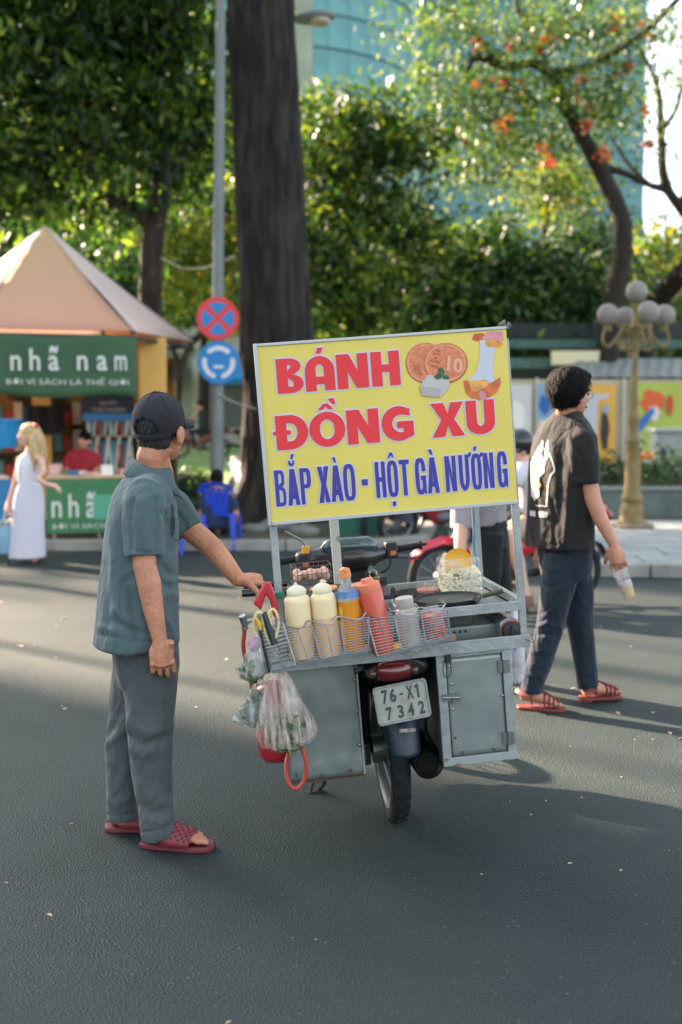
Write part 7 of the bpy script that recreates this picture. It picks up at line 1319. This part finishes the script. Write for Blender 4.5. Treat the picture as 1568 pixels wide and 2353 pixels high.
# seated man on blue chair
Cq = lambda u, v, y=13.3: at(u, v, y); CB = gr(503, 1262); M_chair = mat('plastic_chair', '2a49c4', .4, var=.06)
ch = thing('plastic_chair', 'bright blue plastic chair under the seated man', 'chair', Matrix.Translation(CB+Vector((0, -.16, 0))) @ Matrix.Rotation(R(-6), 4, 'Z'))
MB().box((0, .22, .42), (.40, .38, .03)).build('seat', M_chair, ch, 30, .012)
for i, x in enumerate((-.105, -.035, .035, .105)): m = MB(); m.bar((x*.8, .03, .43), (x*1.2, -.04, .75), .062, .018, (0, 1, 0)); m.build('back_slat', M_chair, ch, 30, .006)
m = MB(); m.tube([(-.20, -.03, .69), (-.15, -.05, .78), (0, -.06, .80), (.15, -.05, .78), (.20, -.03, .69)], [(.04, .014)]*5, 10); m.build('back_rail', M_chair, ch, 60)
for x in (-.17, .17):
    for y in (.05, .39): m = MB(); m.loft([[Vector((x*k+sx*w_, y+(y-.22)*(k-1)+sy*w_, z)) for sx, sy in ((-1, -1), (1, -1), (1, 1), (-1, 1))] for z, k, w_ in ((.42, 1, .03), (0, 1.15, .022))]); m.build('leg', M_chair, ch, 30, .005)
o = copy_tree(ch); o['label'] = 'low blue plastic stool beside the seated man'; o['category'] = 'stool'; o.name = 'plastic_stool'; o.matrix_world = Matrix.Translation(gr(448, 1275)) @ Matrix.Rotation(R(20), 4, 'Z') @ Matrix.Scale(.78, 4)
for c in list(o.children):
    if c.name.startswith('back_'): bpy.data.objects.remove(c)
sc_ = [Cq(500, 1128), Cq(500, 1180)]
figure('man in dark blue shirt seated with his back turned on a blue chair', CB, 1, Cq(498, 1103, 13.45), -15, Cq(500, 1128, 13.42), [(Cq(500, 1130, 13.42), .07, .06), (Cq(500, 1140, 13.42), .16, .09), (Cq(500, 1156, 13.42), .20, .11), (Cq(500, 1185, 13.45), .19, .12), (Cq(502, 1210, 13.48), .18, .13)], -15, mat('shirt_navy', '1f3350', .9, var=.1),
    [[(Cq(468, 1150, 13.45), .05), (Cq(464, 1180, 13.45), .042), (Cq(470, 1200, 13.6), .036), (Cq(474, 1206, 13.75), .026)], [(Cq(535, 1150, 13.45), .05), (Cq(542, 1180, 13.45), .042), (Cq(538, 1200, 13.6), .036), (Cq(534, 1206, 13.75), .026)]], [], mat('shorts_dark', '23272b', .9), {'cloth': [[(Cq(486, 1205, 13.5), .085), (Cq(484, 1200, 13.9), .07), (Cq(484, 1235, 13.98), .055)], [(Cq(516, 1205, 13.5), .085), (Cq(518, 1200, 13.9), .07), (Cq(518, 1235, 13.98), .055)]], 'skin': [[(Cq(484, 1230, 13.98), .045), (Cq(484, 1250, 13.98), .035)], [(Cq(518, 1230, 13.98), .045), (Cq(518, 1250, 13.98), .035)]]}, [(Cq(502, 1200, 13.5), .17, .13), (Cq(502, 1216, 13.5), .17, .13)],
    [(Vector((Cq(484, 1250, 13.98).x, 13.95, .145)), Vector((Cq(484, 1250, 13.98).x, 14.2, .145))), (Vector((Cq(518, 1250, 13.98).x, 13.95, .145)), Vector((Cq(518, 1250, 13.98).x, 14.2, .145)))], M_skin2, M_hair, [[(Cq(482, 1142, 13.43), .07), (Cq(468, 1155, 13.45), .068), (Cq(465, 1172, 13.45), .062)], [(Cq(520, 1142, 13.43), .07), (Cq(535, 1155, 13.45), .068), (Cq(540, 1172, 13.45), .062)]], .014)
# seller in red inside the kiosk
K_ = lambda u, v, y=14.9: at(u, v, y)
figure('kiosk seller in red T-shirt looking down at the counter', at(185, 1205, 14.9), 1, K_(194, 1012, 14.85), 200, K_(190, 1032), [(K_(190, 1030), .06, .055), (K_(190, 1038), .15, .08), (K_(188, 1055), .185, .1), (K_(185, 1085), .175, .105), (K_(184, 1125), .175, .11)], 195, mat('tee_red', '9c2430', .9, var=.1),
    [[(K_(160, 1048), .045), (K_(152, 1075), .04), (K_(158, 1095, 14.6), .035), (K_(175, 1102, 14.4), .025)], [(K_(220, 1050), .045), (K_(224, 1075), .04), (K_(214, 1092, 14.6), .035), (K_(200, 1100, 14.4), .025)]], [(K_(175, 1102, 14.4), (.1, -.05, -.02), (0, 0, -1), 1), (K_(200, 1100, 14.4), (-.1, -.05, -.02), (0, 0, -1), -1)], mat('pants_black', '1c1d1f', .9), {'cloth': [[(K_(174, 1120), .09), (K_(174, 1198), .06)], [(K_(196, 1120), .09), (K_(196, 1198), .06)]]}, None, [(Vector((K_(174, 1200).x, 14.95, .145)), Vector((K_(174, 1200).x, 14.7, .145))), (Vector((K_(196, 1200).x, 14.95, .145)), Vector((K_(196, 1200).x, 14.7, .145)))], M_skin2, M_hair, [[(K_(172, 1042), .075), (K_(158, 1055), .07), (K_(154, 1072), .065)], [(K_(208, 1042), .075), (K_(220, 1056), .07), (K_(224, 1072), .065)]], .014)
m = MB(); c = K_(190, 1092, 14.77); m.ell(c, (.09, .012, .07), 14, 8); o = m.build('tee_print', mat('print_pale', 'c9a9a0', .9), None, 180); o.parent = bpy.data.objects['person.003'] if 'person.003' in bpy.data.objects else None; o.matrix_parent_inverse = WP.get(o.parent.name, Matrix())
# passer-by in grey shirt behind the cart
Q = lambda u, v, y=6.5: at(u, v, y)
def gz(p, z=.025): p = p.copy(); p.z = z; return p
figure('passer-by in rolled-sleeve grey shirt and black trousers behind the cart tray', gr(1130, 1581), 1, Q(1098, 905), -60, Q(1105, 965), [(Q(1105, 968), .07, .06), (Q(1106, 985), .16, .09), (Q(1108, 1015), .195, .115), (Q(1108, 1080), .185, .125), (Q(1108, 1150), .175, .125), (Q(1112, 1206), .165, .12)], -60, mat('shirt_greylilac', '9d9499', .85, var=.16, scale=14, sheen=.1),
    [[(Q(1075, 1020, 6.35), .05), (Q(1062, 1120, 6.3), .045), (Q(1060, 1190, 6.28), .042), (Q(1058, 1250, 6.2), .036), (Q(1060, 1300, 6.15), .026)], [(Q(1140, 1015, 6.65), .05), (Q(1150, 1120, 6.7), .044), (Q(1130, 1230, 6.7), .03)]], [(Q(1060, 1300, 6.15), (0, -.02, -.1), (1, .3, 0), 1), (Q(1130, 1230, 6.7), (0, 0, -.1), (1, 0, 0), 1)], mat('pants_charcoal', '1f2325', .9, var=.1),
    {'cloth': [[(Q(1120, 1225, 6.42), .10), (Q(1118, 1320, 6.4), .088), (Q(1112, 1400, 6.4), .07), (Q(1115, 1545, 6.45), .055)], [(Q(1130, 1225, 6.58), .10), (Q(1142, 1320, 6.58), .088), (Q(1160, 1410, 6.58), .07), (Q(1182, 1535, 6.55), .055)]], 'skin': [[(Q(1115, 1530, 6.45), .04), (Q(1115, 1570, 6.45), .036)], [(Q(1182, 1525, 6.55), .04), (Q(1184, 1565, 6.55), .036)]]}, [(Q(1114, 1195), .155, .12), (Q(1116, 1235), .16, .12), (Q(1120, 1260), .14, .11)], [(gz(Q(1125, 1575, 6.47)), gz(Q(1040, 1575, 6.47))), (gz(Q(1200, 1570, 6.57)), gz(Q(1130, 1570, 6.57)))], M_skin3, M_hair,
    [[(Q(1082, 1000, 6.4), .08), (Q(1070, 1050, 6.33), .075), (Q(1062, 1130, 6.3), .068), (Q(1062, 1215, 6.28), .064)], [(Q(1135, 1000, 6.6), .08), (Q(1145, 1060, 6.66), .075), (Q(1152, 1130, 6.7), .066)]], .01, shoe='c9c6c0')
# helmeted rider on the red motorbike
bR = next(o for o in bpy.data.objects if o.get('label', '').startswith('red motorbike ridden')); bR.matrix_world = bikeM(1168, 1396, 110, 0)
Z_ = lambda u, v, y=9.3: at(u, v, y); hcr = Z_(1192, 1030)
pr_, Mr2 = figure('motorbike rider with dark helmet, white shirt and beige shorts', gr(1215, 1396), 1, hcr, -110, Z_(1202, 1062), [(Z_(1202, 1058), .065, .06), (Z_(1204, 1072), .15, .085), (Z_(1208, 1095), .18, .11), (Z_(1212, 1140), .17, .115), (Z_(1218, 1195), .17, .12)], -110, mat('shirt_white', 'c4c1c6', .9, var=.05),
    [[(Z_(1196, 1085, 9.15), .05), (Z_(1170, 1140, 9.1), .04), (Z_(1130, 1140, 9.1), .034), (Z_(1108, 1122, 9.1), .026)], [(Z_(1205, 1085, 9.5), .05), (Z_(1170, 1135, 9.6), .04), (Z_(1120, 1122, 9.6), .028)]], [(Z_(1108, 1122, 9.1), (-.1, 0, -.01), (0, 0, -1), 1)], mat('shorts_beige', 'a8917a', .9, var=.08),
    {'cloth': [[(Z_(1215, 1205, 9.2), .1), (Z_(1190, 1216, 9.12), .095), (Z_(1172, 1222, 9.08), .085)], [(Z_(1215, 1205, 9.4), .1), (Z_(1185, 1216, 9.48), .09)]], 'skin': [[(Z_(1190, 1215, 9.1), .07), (Z_(1172, 1225, 9.05), .06), (Z_(1190, 1290, 9.05), .056), (Z_(1205, 1350, 9.05), .036), (Z_(1210, 1372, 9.05), .034)], [(Z_(1185, 1215, 9.5), .065), (Z_(1170, 1240, 9.55), .055), (Z_(1190, 1340, 9.5), .035)]]}, [(Z_(1218, 1185), .16, .12), (Z_(1220, 1212), .165, .13)], [(gz(Z_(1222, 1385, 9.05), .06), gz(Z_(1165, 1385, 9.0), .06))], M_skin3, M_hair, [[(Z_(1200, 1075, 9.22), .075), (Z_(1190, 1095, 9.14), .07), (Z_(1182, 1115, 9.12), .065)], [(Z_(1206, 1075, 9.4), .075), (Z_(1195, 1100, 9.55), .065)]], .013, shoe='6b4f42')
m = MB(); m.ell(hcr+Mr2@Vector((0, -.012, .05)), (.12, .135, .115), 22, 14, Mr2); o = m.build('helmet', mat('helmet_dark', '1b1d20', .3, coat=.4, col2='8a6a2c', scale=9, thr=(.62, .66)), pr_, 180); m = MB(); m.ell(hcr+Mr2@Vector((0, .06, -.06)), (.062, .06, .05), 14, 9, Mr2); m.build('face_mask', mat('mask_orange', 'c07a4a', .8), pr_, 180)
# tiny far rider
fb_ = motorbike('tiny dark motorbike with rider passing far behind beside the pole', '6e2f35', Matrix.Translation(gr(462, 1052, .45)) @ Matrix.Rotation(R(80), 4, 'Z')); T_ = lambda dx, dz: gr(462, 1052, .45)+Vector((dx, 0, dz))
figure('tiny far rider in dark clothes beside the pole', gr(462, 1052, .45), 1, T_(-.05, 1.55), -90, T_(0, 1.42), [(T_(0, 1.42), .06, .06), (T_(.02, 1.36), .16, .1), (T_(.05, 1.15), .18, .12), (T_(.1, .85), .17, .13)], -90, mat('jacket_dark', '1f2d2b', .9), [[(T_(0, 1.33), .05), (T_(-.2, 1.15), .045), (T_(-.38, 1.08), .03)]], [], mat('pants_black', '1c1d1f'), {'cloth': [[(T_(.1, .85), .1), (T_(-.25, .75), .08), (T_(-.15, .3), .05)]]}, [(T_(.1, .9), .17, .13), (T_(.1, .78), .17, .13)], [], M_skin2, M_hair, (), .025)
t = thing('shopping_bag', 'lavender shopping bag hanging from the parked motorbike', 'bag', gr(935, 1238)+Vector((0, -.1, .22))); m = MB(); m.loft([[Vector((wd*math.cos(a), wd*.55*math.sin(a), z)) for a in np.linspace(0, 2*math.pi, 14, endpoint=False)] for z, wd in ((0, .1), (.05, .15), (.25, .15), (.34, .08), (.45, .02))]); m.build('sack', mat('bag_lavender', '8f9fd0', .6, var=.12), t, 60)
# ---------------------------------------------------------------- litter on the road
LT = [(129, 1439), (79, 1483), (128, 1512), (176, 1297), (153, 1342), (519, 1516), (450, 1626), (547, 1376), (1428, 1786), (1337, 1833), (1172, 1841), (1459, 1700), (1311, 1715), (14, 2029), (1310, 1985), (1500, 1700), (1420, 1640), (1380, 1440), (1430, 1450), (165, 1893), (1255, 1840), (1107, 2010), (727, 2160), (150, 1630), (525, 2350)]
lfm = []
for k, c in enumerate(('b9a58c', 'a98a6c', 'c9b9a4')):
    m = MB(); g = random.Random(k); pts = [(-.5, 0, .0), (-.25, .2, .06), (.1, .24, .1), (.5, 0, .03), (.1, -.22, .07), (-.25, -.18, .12), (0, 0, 0)]; m.v = [tuple(Vector(p)*.055+Vector((0, 0, .003))) for p in pts]; m.f = [(0, 1, 6), (1, 2, 6), (2, 3, 6), (3, 4, 6), (4, 5, 6), (5, 0, 6)]; me_ = m.mesh('fallen_leaf'); me_.materials.append(mat('dry_leaf_'+c, c, .8, var=.3, scale=60)); lfm.append(me_)
g = random.Random(11)
for k, (u, v) in enumerate(LT+[(g.uniform(0, 1568), g.uniform(1300, 1700)) for _ in range(26)]+[(g.uniform(0, 1568), g.uniform(1700, 2340)) for _ in range(4)]):
    p = gr(u, v, .001); o = bpy.data.objects.new('fallen_leaf', lfm[k % 3]); COL.objects.link(o); sc = g.uniform(.45, 1.0) if v < 1700 else g.uniform(.2, .42); o.location = p; o.scale = (sc*g.uniform(.7, 1.3), sc, sc); o.rotation_euler = (0, 0, g.uniform(0, 6.28)); nm_ = ('pale beige', 'brown', 'whitish')[k % 3]; tag(o, 'small dry '+nm_+' leaf fallen on the asphalt road', 'leaf', nm_+' dry leaves scattered over the road')
